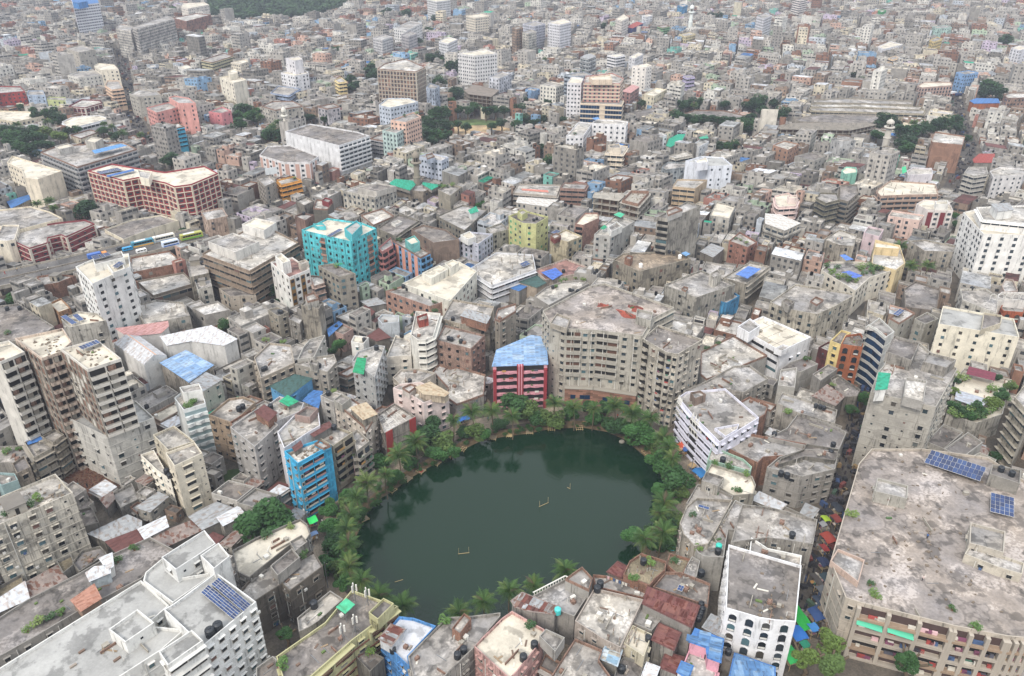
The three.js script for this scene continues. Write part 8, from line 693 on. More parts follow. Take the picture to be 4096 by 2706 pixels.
PALMS.forEach(([x, z], i) => { const n = i < 4 ? ['coconut palm before the pinkish white house', 'coconut palm before the pale crazy-shaped roof', 'coconut palm left of the pink-red striped house', 'coconut palm with pale fronds in front of the pink-red striped house'][i] : i < 10 ? ORD[i - 4] + ' coconut palm from the left in front of the largest grey block' : i < 13 ? ORD[i - 10] + ' coconut palm going down beside the lavender-white building' : i < 24 ? ORD[i - 13] + ' coconut palm counting down the left bank from the pond\'s top left' : ORD[i - 24] + ' coconut palm of the clump on the right bank by the curved corner house'; palm(x, z, 8.6 + (i * 7 % 5) * .25, 1.22 + (i % 3) * .08, n, 'coconut palms round the pond'); });
pairs([-32.7,-141.6,-26.4,-137.9,-7.0,-139.7,-0.7,-141.6,5.6,-145.3,13.4,-148.5,-13.0,-135.9]).forEach(([x, z], i) => palm(x, z, 7.8, 1.2, ORD[i] + ' coconut palm from the left behind the near-shore houses', 'coconut palms behind the near-shore houses'));
pairs([-305.2,-599.8,-296.1,-591.5,-281.2,-573.9,-264.8,-566.2,-364.8,-573.9,-369.8,-596.4,-351.7,-606.6,-263.0,-420.8,-259.0,-426.3,-250.5,-414.4,-176.5,-589.8,-194.9,-620.6,-176.7,-603.2,34.5,-873.4,302.7,-601.5,309.4,-601.5,191.2,-338.1,183.8,-338.1,189.4,-360.4,149.6,-662.3]).forEach(([x, z], i) => palm(x, z, 10, 1.15, where(x, z, 'palm tree'), 'palm trees among the houses'));
{ // far wood at the top: reads as one mass
  const P = pairs([-535.9,-1507.8,-433.2,-1226.6,-398.5,-1202.6,-383.4,-1226.6,-371.8,-1238.9,-323.2,-1238.9,-286.6,-1297.2,-270.8,-1375.9,-268.8,-1490.0]); seed = 4; const m = [], lo = [Math.min(...P.map((q) => q[0])), Math.min(...P.map((q) => q[1]))], hi = [Math.max(...P.map((q) => q[0])), Math.max(...P.map((q) => q[1]))]; const pos = []; for (let i = 0; i < 5000 && pos.length < 700; i++) { const x = rr(lo[0], hi[0]), z = rr(lo[1], hi[1]); if (inside(x, z, P)) pos.push([x, z]); }
  const im = new THREE.InstancedMesh(leafBlob(260, 1, .8, .2, 77), M('', '#35502c', .85), pos.length), o = new THREE.Object3D(); im.name = 'distant_woodland'; pos.forEach(([x, z], i) => { const r = rr(5, 10); o.position.set(x, rr(4, 8), z); o.scale.set(r, r * .9, r); o.rotation.y = rnd() * 6; o.updateMatrix(); im.setMatrixAt(i, o.matrix); im.setColorAt(i, new THREE.Color().setScalar(rr(.6, 1.2))); }); tag(im, 'dark green wood at the top of the frame, far beyond the houses', 'wood', null, 'stuff'); scene.add(im); FOOT.push({ p: P, h: 8 }); }
// ---------- flyover with its traffic
const FLY = pairs([-236.0,-325.5,-233.2,-327.5,-218.8,-337.7,-205.8,-348.3,-185.9,-364.1,-168.9,-377.7,-158.5,-385.4]);
{ const t = thing('flyover', 'concrete road flyover with a central divider crossing the left edge', 'flyover', null, 0, 0, 0); const W = 19, up = (y0, y1, o0, o1, mat, name) => { const m = new MB(); for (let i = 0; i + 1 < FLY.length; i++) { const a = FLY[i], b = FLY[i + 1], n = nrm(a, b), f = (p, o) => [p[0] + n[0] * o, p[1] + n[1] * o], P = [f(a, o0), f(b, o0), f(b, o1), f(a, o1)]; if (area(P) < 0) P.reverse(); m.prism(P, y0, y1, 0); m.top(P, y0, 0); } mesh(name, m.geo(), mat, t); };
  up(6.2, 7.2, -W / 2, W / 2, CONCM, 'deck'); up(7.2, 7.24, -W / 2 + .6, -.5, M('ground', '#77777a'), 'carriageway'); up(7.2, 7.24, .5, W / 2 - .6, M('ground', '#77777a'), 'carriageway'); up(7.2, 8, -W / 2, -W / 2 + .35, M('wall', '#b5aea3'), 'barrier'); up(7.2, 8, W / 2 - .35, W / 2, M('wall', '#b5aea3'), 'barrier'); up(7.2, 7.8, -.3, .3, M('wall', '#8f8880'), 'divider');
  for (let i = 1; i < FLY.length; i++) mesh('pier', box(2.2, 6.2, 2.2), CONCM, t, FLY[i][0], 3.1, FLY[i][1]); for (let i = 0; i + 1 < FLY.length; i++) for (let k = 1; k < 6; k++) { const u = k / 6; if (k % 3 === 0) mesh('lamp_post', box(.14, 6, .14), STEEL, t, FLY[i][0] + (FLY[i + 1][0] - FLY[i][0]) * u, 10.7, FLY[i][1] + (FLY[i + 1][1] - FLY[i][1]) * u); } }
function vehicle(kind, x, y, z, ry, L, c, label, c2) { const bus = kind === 'bus', t = thing(kind === 'car' ? 'car' : kind, label, kind, bus ? 'buses on the road' : 'vehicles on the road', x, y, z, ry), w = bus ? 2.5 : kind === 'truck' ? 2.3 : 1.75, h = bus ? 2.7 : kind === 'truck' ? 1.6 : kind === 'van' ? 1.5 : .75, m = M('', c, .4), r = (W, H, D) => { const s = new THREE.Shape(), q = .18; s.moveTo(-D / 2 + q, 0); s.lineTo(D / 2 - q, 0); s.lineTo(D / 2, q); s.lineTo(D / 2 - .1, H - q); s.lineTo(D / 2 - .1 - q, H); s.lineTo(-D / 2 + .1 + q, H); s.lineTo(-D / 2 + .1, H - q); s.lineTo(-D / 2, q); s.closePath(); return new THREE.ExtrudeGeometry(s, { depth: W, bevelEnabled: true, bevelSize: .04, bevelThickness: .04, bevelSegments: 1 }).translate(0, 0, -W / 2); };
  if (kind === 'truck') { mesh('cargo_box', r(w, 2.0, L * .68), m, t, -L * .14, .9, 0); mesh('cab', r(w * .95, 1.9, L * .26), M('', c2, .4), t, L * .36, .55, 0); mesh('windscreen', box(.06, .8, w * .8), GLASS[0], t, L * .49, 1.8, 0); } else { mesh('body', r(w, h, L), m, t, 0, .4, 0); if (kind === 'car') mesh('cabin', r(w * .86, .62, L * .52), GLASS[0], t, -.15, 1.12, 0), mesh('roof', box(L * .36, .06, w * .78), m, t, -.15, 1.76, 0); else { for (const s of [-1, 1]) for (let i = 0; i < (bus ? 7 : 3); i++) mesh('window', box((bus ? L * .11 : L * .22), bus ? .85 : .5, .06), GLASS[2], t, -L * .42 + (i + .5) * L * .84 / (bus ? 7 : 3), .4 + h * .66, s * (w / 2 + .05)); mesh('windscreen', box(.06, h * .4, w * .82), GLASS[2], t, L / 2 - .02, .4 + h * .62, 0); if (bus) mesh('roof_rack', box(L * .5, .12, w * .6), M('', '#cfd2d4', .5), t, -L * .1, .4 + h + .1, 0); if (c2) for (const s of [-1, 1]) mesh('stripe', box(L * .92, .6, .06), M('', c2, .5), t, 0, .95, s * (w / 2 + .045)); } }
  for (const sx of [-.33, .33]) for (const s of [-1, 1]) { const q = mesh('wheel', (geos.wh ??= new THREE.CylinderGeometry(.42, .42, .26, 12).rotateX(Math.PI / 2)), DARK, t, sx * L, .42, s * (w / 2 - .1)); mesh('rim', (geos.rim ??= new THREE.CylinderGeometry(.2, .2, .28, 8).rotateX(Math.PI / 2)), STEEL, q); } for (const s of [-1, 1]) mesh('headlight', box(.08, .18, .3), WHITE, t, L / 2 + .02, .75, s * w * .36); return t; }
const flyDir = (x) => { for (let i = 0; i + 1 < FLY.length; i++) if (x < FLY[i + 1][0] || i === FLY.length - 2) return Math.atan2(-(FLY[i + 1][1] - FLY[i][1]), FLY[i + 1][0] - FLY[i][0]); };
[['bus', [-183.2,-368.1], 10.5, '#3f7f93', 'blue-green painted bus on the flyover', '#d9a23a'], ['bus', [-175.2,-374.8], 10.5, '#d8d4c6', 'cream bus ahead of the painted bus on the flyover', '#9aa7b5'], ['bus', [-162.4,-377.8], 11, '#a5a552', 'green and yellow bus at the end of the flyover', '#5aa53f'], ['bus', [-169.3,-367.8], 8, '#c9d6e6', 'blue and white bus on the nearer lane of the flyover', '#2f62ad'], ['truck', [-198.7,-352.9], 9, '#3b64ad', 'blue truck with an orange cab on the flyover', '#d9883a'], ['van', [-180.4,-359.6], 4.8, '#e6e6e2', 'white van on the nearer lane of the flyover'], ['van', [-188.3,-362.1], 4.6, '#2f8fc0', 'bright blue van behind the painted bus'], ['car', [-192.1,-362.7], 4.2, '#33363a', 'dark car behind the bright blue van']].forEach(([k, p, L, c, l, c2]) => vehicle(k, p[0], 7.24, p[1], flyDir(p[0]), L, c, l, c2));
[['bus', [-152.9,-417.0], 10.5, '#a8322f', 'red bus on the main road below the ochre shop house'], ['bus', [-81.2,-521.5], 9.5, '#2f64b0', 'blue bus on the main road before the white market hall'], ['car', [-149.4,-421.9], 4.3, '#e2e2de', 'white car ahead of the red bus'], ['car', [-147.0,-423.2], 4.3, '#d5d6d4', 'second white car ahead of the red bus'], ['car', [-128.7,-447.2], 4.3, '#e6e6e3', 'white car on the main road below the ochre shop house'], ['van', [-133.2,-441.5], 4.6, '#2b2e33', 'black van on the main road'], ['truck', [404.9,-747.5], 7, '#dfe2e6', 'white truck on the far right road', '#c9ccd0'], ['truck', [406.0,-740.5], 7, '#2c3c66', 'navy truck on the far right road', '#2c3c66']].forEach(([k, p, L, c, l, c2]) => vehicle(k, p[0], .06, p[1], .45, L, c, l, c2));
{ const p = [-55.7,-183.1]; vehicle('car', p[0], .02, p[1], .55, 4.4, '#14171b', 'black car parked at the foot of the bright blue tower'); }
// ---------- washing platforms, poles, stalls, umbrellas, posts
const BAMBOO = M('', '#b09a72', .8), PLANK = M('wall', '#a3947c');
const PLAT = pairs([-37.0,-191.7,-32.8,-197.1,-29.0,-201.0,-24.4,-205.0,-20.5,-209.0,-16.5,-212.5,-6.4,-218.7,-0.7,-220.2,6.0,-222.1,13.5,-224.1,23.1,-224.4,44.2,-210.8,-43.5,-178.8]);
[[0, 0, 0, -.6, 'bare bamboo frame nearest the left palms'], [0, 0, 1, -.6, 'grey plank platform below the balcony house'], [0, 0, 2, -.6, 'bamboo platform with a red cloth'], [0, 0, 1, -.5, 'tilted grey plank platform at the left bank'], [0, 0, 3, -.5, 'bamboo platform with an orange mat'], [0, 0, 0, -.4, 'bare bamboo frame under the bushes'], [0, 0, 1, -.2, 'long grey plank platform at the top left of the pond'], [0, 0, 4, -.1, 'tan plank platform in front of the pink-red striped house'], [0, 0, 1, 0, 'pale plank platform right of the tan one'], [0, 0, 0, 0, 'bare bamboo frame left of the pale rock'], [0, 0, 0, .05, 'bare bamboo frame below the brick podium'], [0, 0, 0, .5, 'bare bamboo frame on the right bank'], [0, 0, 1, -.9, 'small plank platform on the far left bank']].forEach(([x, y, k, a, l], i) => { const q = PLAT[i], t = thing('washing_platform', l + ', at the water edge', 'platform', 'washing platforms at the pond edge', q[0], -1.05, q[1], a); for (const s of [-1, -.33, .33, 1]) mesh('pole', box(.1, .1, 2.6), BAMBOO, t, s * 1.1, .35, 0); for (const s of [-1, 0, 1]) mesh('crossbar', box(2.6, .09, .09), BAMBOO, t, 0, .44, s * 1.05); for (const sx of [-1, 1]) for (const s of [-1, 1]) mesh('post', box(.1, 1.6, .1), BAMBOO, t, sx * 1.1, 0, s * 1.1); if (k) for (let j = 0; j < 8; j++) mesh('plank', box(.25, .05, 2.2), k === 4 ? BAMBOO : PLANK, t, -1.05 + j * .3, .52, rr(-.1, .1)); if (k === 2 || k === 3) mesh('cloth', box(1.4, .05, 1.2), M('', k === 2 ? '#b5423f' : '#c08a45'), t, .2, .58, .2); });
const POLES = [0, 1, 2, 3].map((i) => [-15.0,-164.7,-11.9,-165.2,8.1,-184.3,11.0,-186.2,-31.3,-154.3,-29.2,-155.2,17.1,-193.3,18.0,-192.5].slice(i * 4, i * 4 + 4));
[[0, 1, 'bamboo pole with two thin posts in the middle of the pond'], [0, 1, 'slanting bamboo pole with two posts in the pond'], [0, 0, 'single floating bamboo pole at the lower left of the pond'], [0, 2, 'thin leaning stake with a cross stick in the pond']].forEach(([, k, l], i) => { const q = POLES[i], a = [q[0], q[1]], b = [q[2], q[3]], L = Math.hypot(b[0] - a[0], b[1] - a[1]), t = thing('bamboo_pole', l, 'bamboo pole', null, a[0], -1.05, a[1], Math.atan2(-(b[1] - a[1]), b[0] - a[0])); mesh('pole', box(L, .1, .1), BAMBOO, t, L / 2, .05, 0); if (k) for (const u of k === 1 ? [.06, .96] : [.9]) mesh('post', box(.07, 2.4, .07), BAMBOO, t, L * u, 1, 0); });
{ const q = [36.8,-216.5]; const t = tag(mesh('boulder', new THREE.IcosahedronGeometry(1, 2), M('wall', '#a8a49c'), scene, q[0], -.7, q[1]), 'pale round boulder at the upper right water edge', 'boulder'); t.scale.set(1, .7, .8); }
function stall(x, z, w, l, h, ry, c, label, cat = 'market stall') { const t = thing('market_stall', label, cat, 'market stalls', x, 0, z, ry); const g = new THREE.PlaneGeometry(w, l, 6, 6).rotateX(-Math.PI / 2), p = g.attributes.position; for (let i = 0; i < p.count; i++) p.setY(i, .18 * Math.sin(p.getX(i) * 1.9 + x) + .14 * Math.cos(p.getZ(i) * 1.5) - .03 * p.getX(i) * p.getX(i)); g.computeVertexNormals(); mesh('awning', g, M('', c, .75), t, 0, h, 0); for (const sx of [-1, 1]) for (const sz of [-1, 1]) mesh('post', box(.08, h, .08), BAMBOO, t, sx * w * .45, h / 2 - .2, sz * l * .45); mesh('table', box(w * .8, .12, l * .6), PLANK, t, 0, .9, 0); for (let i = 0; i < 4; i++) mesh('goods', box(rr(.4, .9), rr(.2, .5), rr(.4, .9)), pick(CLOTH), t, rr(-.3, .3) * w, 1.15, rr(-.22, .22) * l); }
const STALLS = pairs([90.2,-175.0,88.6,-172.6,93.2,-175.2,88.3,-167.4,85.7,-163.4,83.9,-158.1,82.5,-152.3,79.9,-148.0,71.6,-138.8,69.5,-134.4,75.8,-140.3,73.7,-136.1,65.8,-128.1,70.1,-130.9,78.1,-144.6,79.7,-151.9,95.4,-180.0]);
[[0, 0, 2.6, 3, '#a9c832', 'lime green awning on the market street'], [0, 0, 2.2, 2.4, '#9a9b9c', 'grey awning below the lime green one on the market street'], [0, 0, 2.6, 4, '#8f3b33', 'dark red awning on the right side of the market street'], [0, 0, 4, 5, '#a8402f', 'broad orange-red awning in the middle of the market street'], [0, 0, 2.4, 3.4, '#9c2f2b', 'red awning below the orange-red one on the market street'], [0, 0, 3.4, 4, '#27355c', 'navy awning on the market street'], [0, 0, 3, 4, '#3f5560', 'dull slate awning on the market street'], [0, 0, 3, 4, '#7c7f84', 'dusty grey awning on the market street'], [0, 0, 4, 9, '#1b9a3c', 'long bright green awning beside the arched white building'], [0, 0, 4.5, 5, '#2568b5', 'blue awning beside the arched white building'], [0, 0, 3.4, 5, '#24406f', 'dark blue awning across from the bright green one'], [0, 0, 2.8, 3, '#3a7ab8', 'small blue and white awning across from the blue one'], [0, 0, 4, 6, '#2aa352', 'green awning at the foot of the arched white building'], [0, 0, 2.6, 2.6, '#1d7f63', 'teal awning by the yellow-green roadside tree'], [0, 0, 3, 4, '#39465c', 'slate blue awning at the narrow part of the market street'], [0, 0, 2.4, 5, '#5a5552', 'brownish awning on the left side of the market street'], [0, 0, 3, 5, '#2d3440', 'dark awning at the upper end of the market street']].forEach(([x, y, w, l, c, lab], i) => { const q = STALLS[i]; stall(q[0], q[1], w * .82, l * .85, 2.8, .25, i < 8 || i > 13 ? '#' + new THREE.Color(c).multiplyScalar(.62).getHexString() : c, lab); });
[[[55.5,-210.4], 3.4, 3, '#d05a3a', 'orange-red awning on the pond path by the lavender-white building'], [[56.4,-208.2], 3, 2, '#3a5f9c', 'blue awning below the orange-red awning on the pond path'], [[58.6,-196.3], 3.6, 4.4, '#2a6fa8', 'large blue tarpaulin at the lower corner of the lavender-white building'], [[54.2,-208.1], 2, 2, '#d8a577', 'peach cloth stall on the pond path'], [[56.7,-199.6], 2.2, 2.2, '#a38a66', 'brown bamboo stall on the pond path'], [[-57.3,-174.6], 2.6, 3, '#2fbf5c', 'bright green tarpaulin stall on the left pond path'], [[-55.6,-168.8], 2.2, 1.6, '#6b83a6', 'small cart with a blue cover on the left pond path'], [[-46.6,-195.0], 3, 4, '#24479c', 'blue tarpaulin at the foot of the balcony house'], [[-17.0,-225.1], 5, 2.4, '#2f66b0', 'long blue tarpaulin behind the top left palms'], [[-118.1,-466.8], 9, 7, '#2f68a8', 'wide blue tarpaulin shed on the main road'], [[-100.5,-495.4], 7, 5, '#2b5f9e', 'blue tarpaulin stall further along the main road'], [[-105.3,-488.5], 6, 5, '#3a4c63', 'dark blue stall between two blue tarpaulins on the main road']].forEach(([q, w, l, c, lab]) => stall(q[0], q[1], w, l, 2.7, .5, c, lab));
{ const q = [44.2,-164.1], t = thing('street_umbrella', 'teal and blue street umbrella beside the curved corner house', 'umbrella', null, q[0], 0, q[1]); for (let i = 0; i < 8; i++) mesh('panel', (geos.um ??= new THREE.ConeGeometry(1.35, .6, 2, 1, true, 0, Math.PI / 4)), M('', i % 2 ? '#1f7f9c' : '#2ba59a', .7), t, 0, 2.3, 0, i * Math.PI / 4); mesh('pole', box(.06, 2.5, .06), STEEL, t, 0, 1.25, 0); }
pairs([51.3,-223.2,55.1,-194.2,-59.6,-176.4,51.6,-224.7,-29.1,-223.0,-48.4,-151.4,103.6,-143.1]).forEach(([x, z], i) => { const t = thing('utility_pole', ['utility pole at the grey rounded-balcony tower', 'utility pole on the right pond path', 'utility pole beside the bright green stall', 'slim pole at the corner of the rounded-balcony tower', 'pole at the pinkish white house', 'pole at the mouldy dark block', 'pole behind the market hall front'][i], 'utility pole', 'utility poles', x, 0, z, .4); mesh('pole', (geos.up ??= new THREE.CylinderGeometry(.1, .16, 9, 8)), STEEL, t, 0, 4.5, 0); mesh('crossarm', box(1.6, .12, .12), BARK, t, 0, 8.2, 0); for (const s of [-.6, 0, .6]) mesh('insulator', box(.1, .2, .1), WHITE, t, s, 8.36, 0); });
// ---------- people
function bodyGeo(bones, res, size) { const mc = new MarchingCubes(res, DARK, false, false, 60000), f = mc.field, n = res; for (let k = 0; k < n; k++) for (let j = 0; j < n; j++) for (let i = 0; i < n; i++) { const x = (i / n - .5) * size, y = (j / n - .5) * size, z = (k / n - .5) * size; let d = 9; for (const [ax, ay, az, ar, bx, by, bz, br] of bones) { const ux = bx - ax, uy = by - ay, uz = bz - az, t = Math.min(1, Math.max(0, ((x - ax) * ux + (y - ay) * uy + (z - az) * uz) / (ux * ux + uy * uy + uz * uz))), q = Math.hypot(x - ax - ux * t, y - ay - uy * t, z - az - uz * t) - ar - (br - ar) * t, h = Math.max(.03 - Math.abs(d - q), 0) / .03; d = Math.min(d, q) - h * h * .0075; } f[i + j * n + k * n * n] = -d; } mc.isolation = 0; mc.update(); const c = mc.count, g = new THREE.BufferGeometry(); g.setAttribute('position', new THREE.BufferAttribute(mc.positionArray.slice(0, c * 3), 3)); g.setAttribute('normal', new THREE.BufferAttribute(mc.normalArray.slice(0, c * 3), 3)); g.scale(size / 2, size / 2, size / 2); g.translate(0, .92, 0); return g; }
const LEGS = (s) => [[-.1, -.02, 0, .085, -.11 - s * .02, -.46, s * .1, .06], [-.11 - s * .02, -.46, s * .1, .058, -.12, -.86, s * .02, .042], [.1, -.02, 0, .085, .11, -.46, -s * .16, .06], [.11, -.46, -s * .16, .058, .12, -.86, -s * .26, .042], [-.12, -.87, s * .02, .04, -.12, -.88, s * .02 + .14, .03], [.12, -.87, -s * .26, .04, .12, -.88, -s * .26 + .14, .03]];
const ARMS = (s) => [[-.19, .46, 0, .055, -.25, .2, -s * .12, .045], [-.25, .2, -s * .12, .045, -.24, -.04, s * .02, .035], [.19, .46, 0, .055, .25, .2, s * .12, .045], [.25, .2, s * .12, .045, .24, -.04, s * .2, .035]];
const TORSO = [[0, 0, 0, .13, 0, .22, 0, .125], [-.07, .4, 0, .12, .07, .4, 0, .12], [0, .2, 0, .12, 0, .42, 0, .13]], HEAD = [[0, .5, 0, .055, 0, .6, .01, .055], [0, .68, .01, .095, 0, .75, .0, .1], [0, .68, .09, .03, 0, .7, .1, .02]];
const POSES = [0, 1].map((s) => ({ body: bodyGeo([...LEGS(s), ...ARMS(s), ...TORSO, ...HEAD], 64, 2.1), shirt: bodyGeo([...TORSO.map((b) => b.map((v, i) => (i % 4 === 3 ? v + .022 : v))), ...ARMS(s).filter((b, i) => i % 2 === 0).map((b) => b.map((v, i) => (i % 4 === 3 ? v + .018 : v)))], 56, 2.1), trousers: bodyGeo(LEGS(s).slice(0, 4).map((b) => b.map((v, i) => (i % 4 === 3 ? v + .018 : v))), 56, 2.1), hair: bodyGeo([[0, .74, -.02, .105, 0, .78, -.01, .098]], 48, 2.1) }));
const SKIN = M('', '#6f4d3a', .7), HAIR = M('', '#171311', .6), pps = [-59.0,-179.3,-56.9,-178.1,-55.0,-175.9,-55.4,-171.3] .concat([105.5,-152.4,97.9,-138.1], [-134.4,-191.1,-133.4,-192.2,-130.5,-191.9], [-232.9,-334.2,-229.3,-337.9,-215.5,-339.2], [-17.3,-225.7,-8.3,-227.7], [36.8,-229.4,39.2,-231.8]);
['person in dark clothes walking on the left pond path', 'person in a black robe standing on the left pond path', 'person in white walking near the left palms', 'person in dark clothes beside the small cart', 'person in a blue shirt standing on the market hall roof', 'person in red and white at the centre of the market hall roof', 'person in white at the dug-up yard', 'person in teal beside the one in white at the dug-up yard', 'person in black standing in the dug-up yard', 'person in red walking at the left end of the flyover', 'person in tan on the flyover edge', 'person in white on the flyover divider', 'person in white behind the top left palms', 'person in blue on the path at the pink-red striped house', 'person in red under the right palms', 'person in yellow under the right palms'].forEach((l, i) => { const P = POSES[i % 2], y = i === 4 || i === 5 ? 16.2 : i > 8 && i < 12 ? 7.24 : .01, t = thing('person', l, 'person', null, pps[i * 2], y, pps[i * 2 + 1], i * 1.3), c = ['#23252b', '#131317', '#dedcd6', '#2c3038', '#3c5f94', '#c9b7b0', '#dcd9d2', '#3a7f84', '#17181c', '#a83a34', '#b59a74', '#dedbd4', '#e0ddd6', '#3d5f9a', '#b0403a', '#c9a23c'][i]; mesh('body', P.body, SKIN, t); mesh('shirt', P.shirt, M('', c, .9), t); mesh('trousers', P.trousers, M('', i % 3 ? '#2b2c33' : c, .9), t); mesh('hair', P.hair, HAIR, t); });
// ---------- the rest of the packed town: lots cut from warped blocks
const VIEW = new THREE.Matrix4().multiplyMatrices(camera.projectionMatrix, camera.matrixWorldInverse);
{ camera.aspect = 1024 / 676; camera.updateProjectionMatrix(); VIEW.multiplyMatrices(camera.projectionMatrix, camera.matrixWorldInverse); }
const GRID = {}; const cellOf = (x, z) => Math.floor(x / 30) + '_' + Math.floor(z / 30);
for (const f of FOOT) { const xs = f.p.map((q) => q[0]), zs = f.p.map((q) => q[1]); f.b = [Math.min(...xs), Math.min(...zs), Math.max(...xs), Math.max(...zs)]; for (let x = Math.floor(f.b[0] / 30); x <= Math.floor(f.b[2] / 30); x++) for (let z = Math.floor(f.b[1] / 30); z <= Math.floor(f.b[3] / 30); z++) (GRID[x + '_' + z] ??= []).push(f); }
const pathDist = (x, z, pl) => { let m = 1e9; for (let i = 0; i + 1 < pl.length; i++) { const [ax, az] = pl[i], dx = pl[i + 1][0] - ax, dz = pl[i + 1][1] - az, t = Math.max(0, Math.min(1, ((x - ax) * dx + (z - az) * dz) / (dx * dx + dz * dz))); m = Math.min(m, Math.hypot(x - ax - dx * t, z - az - dz * t)); } return m; };
const KEEP = inset(POND, -12), NOGO = [FIELD, LAWN, YARD, PLOT, pairs([55.9,-125.5,69.3,-133.5,74.8,-138.7,82.9,-138.0,80.0,-128.6,96.8,-125.5,114.2,-123.6,104.5,-105.8,50.8,-105.8]), pairs([-61.7,-138.0,-54.6,-140.8,-51.1,-135.2,-55.3,-128.0,-59.0,-122.4,-63.5,-128.6])], LANES = [...ROADS, [FLY, 22]];
function blocked(p) {
  const S = []; for (let i = 0; i <= 4; i++) for (let j = 0; j <= 4; j++) { const u = i / 4, v = j / 4, a = [p[0][0] + (p[1][0] - p[0][0]) * u, p[0][1] + (p[1][1] - p[0][1]) * u], b = [p[3][0] + (p[2][0] - p[3][0]) * u, p[3][1] + (p[2][1] - p[3][1]) * u]; S.push([a[0] + (b[0] - a[0]) * v, a[1] + (b[1] - a[1]) * v]); }
  for (const [x, z] of S) { for (const f of GRID[cellOf(x, z)] ?? []) if (x > f.b[0] && x < f.b[2] && z > f.b[1] && z < f.b[3] && inside(x, z, f.p)) return true; if (Math.abs(x) < 90 && z > -290 && inside(x, z, KEEP)) return true; }
  for (const f of GRID[cellOf(...mid(p))] ?? []) for (const q of f.p) if (inside(q[0], q[1], p)) return true;
  const [mx, mz] = mid(p), r = Math.sqrt(area(p)) * .5; for (const n of NOGO) if (inside(mx, mz, n)) return true;
  for (const [pl, w] of LANES) for (const q of [[mx, mz], ...p]) if (pathDist(q[0], q[1], pl) < w / 2 + .4) return true;
  for (const [x, z, t] of TREES) if (Math.hypot(x - mx, z - mz) < t * .85 + r) return true;
  return false;
}
function cap(p, x, z) { // low when a large building, a grove or the field stands close behind
  const D = Math.hypot(x, z), ux = x / D, uz = z / D, half = Math.sqrt(area(p)) * .5; let c = 99;
  for (const s of [2, 6, 11, 16, 22]) { const X = x + ux * (half + s), Z = z + uz * (half + s); for (const f of GRID[cellOf(X, Z)] ?? []) if (inside(X, Z, f.p)) c = Math.min(c, Math.max(1, Math.floor((f.h * (D > 450 ? .42 : .36) + s * .25) / 3)));  for (const [a, b, r] of TREES) if (r > 2.5 && Math.hypot(X - a, Z - b) < r) c = Math.min(c, s < 12 ? 1 : 2); }
  for (const s of [4, 14, 24, 36, 48, 62]) for (const n of [FIELD, LAWN]) if (inside(x + ux * (half + s), z + uz * (half + s), n)) c = 1;
  return c; }
const WALLS = [['#a8a5a2', 28], ['#bcb9b6', 24], ['#8f8c88', 13], ['#cbc8c4', 12], ['#9a877a', 9], ['#94705f', 7], ['#deddda', 9], ['#ddd5c3', 6], ['#c8d1de', 3], ['#d5b5a8', 3], ['#b9cdb8', 1.5], ['#8fb4da', 1.5], ['#cfc3dc', 1], ['#b7867c', 1.5], ['#86c9c0', .6]], RK = [['c', 40], ['p', 22], ['d', 20], ['w', 8], ['g', 6], ['x', 3], ['m', 3], ['b', .6], ['e2', .35]];
const wpick = (l) => { let s = rnd() * l.reduce((q, v) => q + v[1], 0); for (const v of l) if ((s -= v[1]) < 0) return v[0]; return l[0][0]; };
const LOTS = [];
const A0 = .52, warp = (u, v) => { const k = .14 * Math.sin(u * .006 + 1.3) + .12 * Math.sin(v * .005 + u * .003), a = A0, x0 = u + 9 * Math.sin(v * .021 + 1) + 14 * Math.sin(v * .0065), z0 = v + 8 * Math.sin(u * .025) + 13 * Math.sin(u * .0075 + 2); return [x0 * Math.cos(a) - z0 * Math.sin(a) + k, x0 * Math.sin(a) + z0 * Math.cos(a)]; };
function lot(u0, v0, u1, v1, depth = 0) {
  const w = u1 - u0, h = v1 - v0, max = depth ? 90 : rr(85, 290);
  if (w * h > max && Math.max(w, h) > 6) { const t = rr(.38, .62); if (w > h) { lot(u0, v0, u0 + w * t, v1, depth); lot(u0 + w * t, v0, u1, v1, depth); } else { lot(u0, v0, u1, v0 + h * t, depth); lot(u0, v0 + h * t, u1, v1, depth); } return; }
  const g = rr(.15, .55), p = [warp(u0 + g, v0 + g), warp(u1 - g, v0 + g), warp(u1 - g, v1 - g), warp(u0 + g, v1 - g)].map((q) => [q[0] + rr(-.3, .3), q[1] + rr(-.3, .3)]); if (area(p) < 0) p.reverse(); if (area(p) < 9) return;
  const [x, z] = mid(p), v = new THREE.Vector3(x, 8, z).applyMatrix4(VIEW); if (z > -62 || Math.abs(v.x) > 1.1 || v.y < -1.25 || v.y > 1.04 || v.z > 1) return;
  if (blocked(p)) { if (depth < 3 && w * h > 24) { if (w > h) { lot(u0, v0, (u0 + u1) / 2, v1, depth + 1); lot((u0 + u1) / 2, v0, u1, v1, depth + 1); } else { lot(u0, v0, u1, (v0 + v1) / 2, depth + 1); lot(u0, (v0 + v1) / 2, u1, v1, depth + 1); } } return; }
  LOTS.push({ p, x, z, D: Math.hypot(x, z), cap: cap(p, x, z) });
}
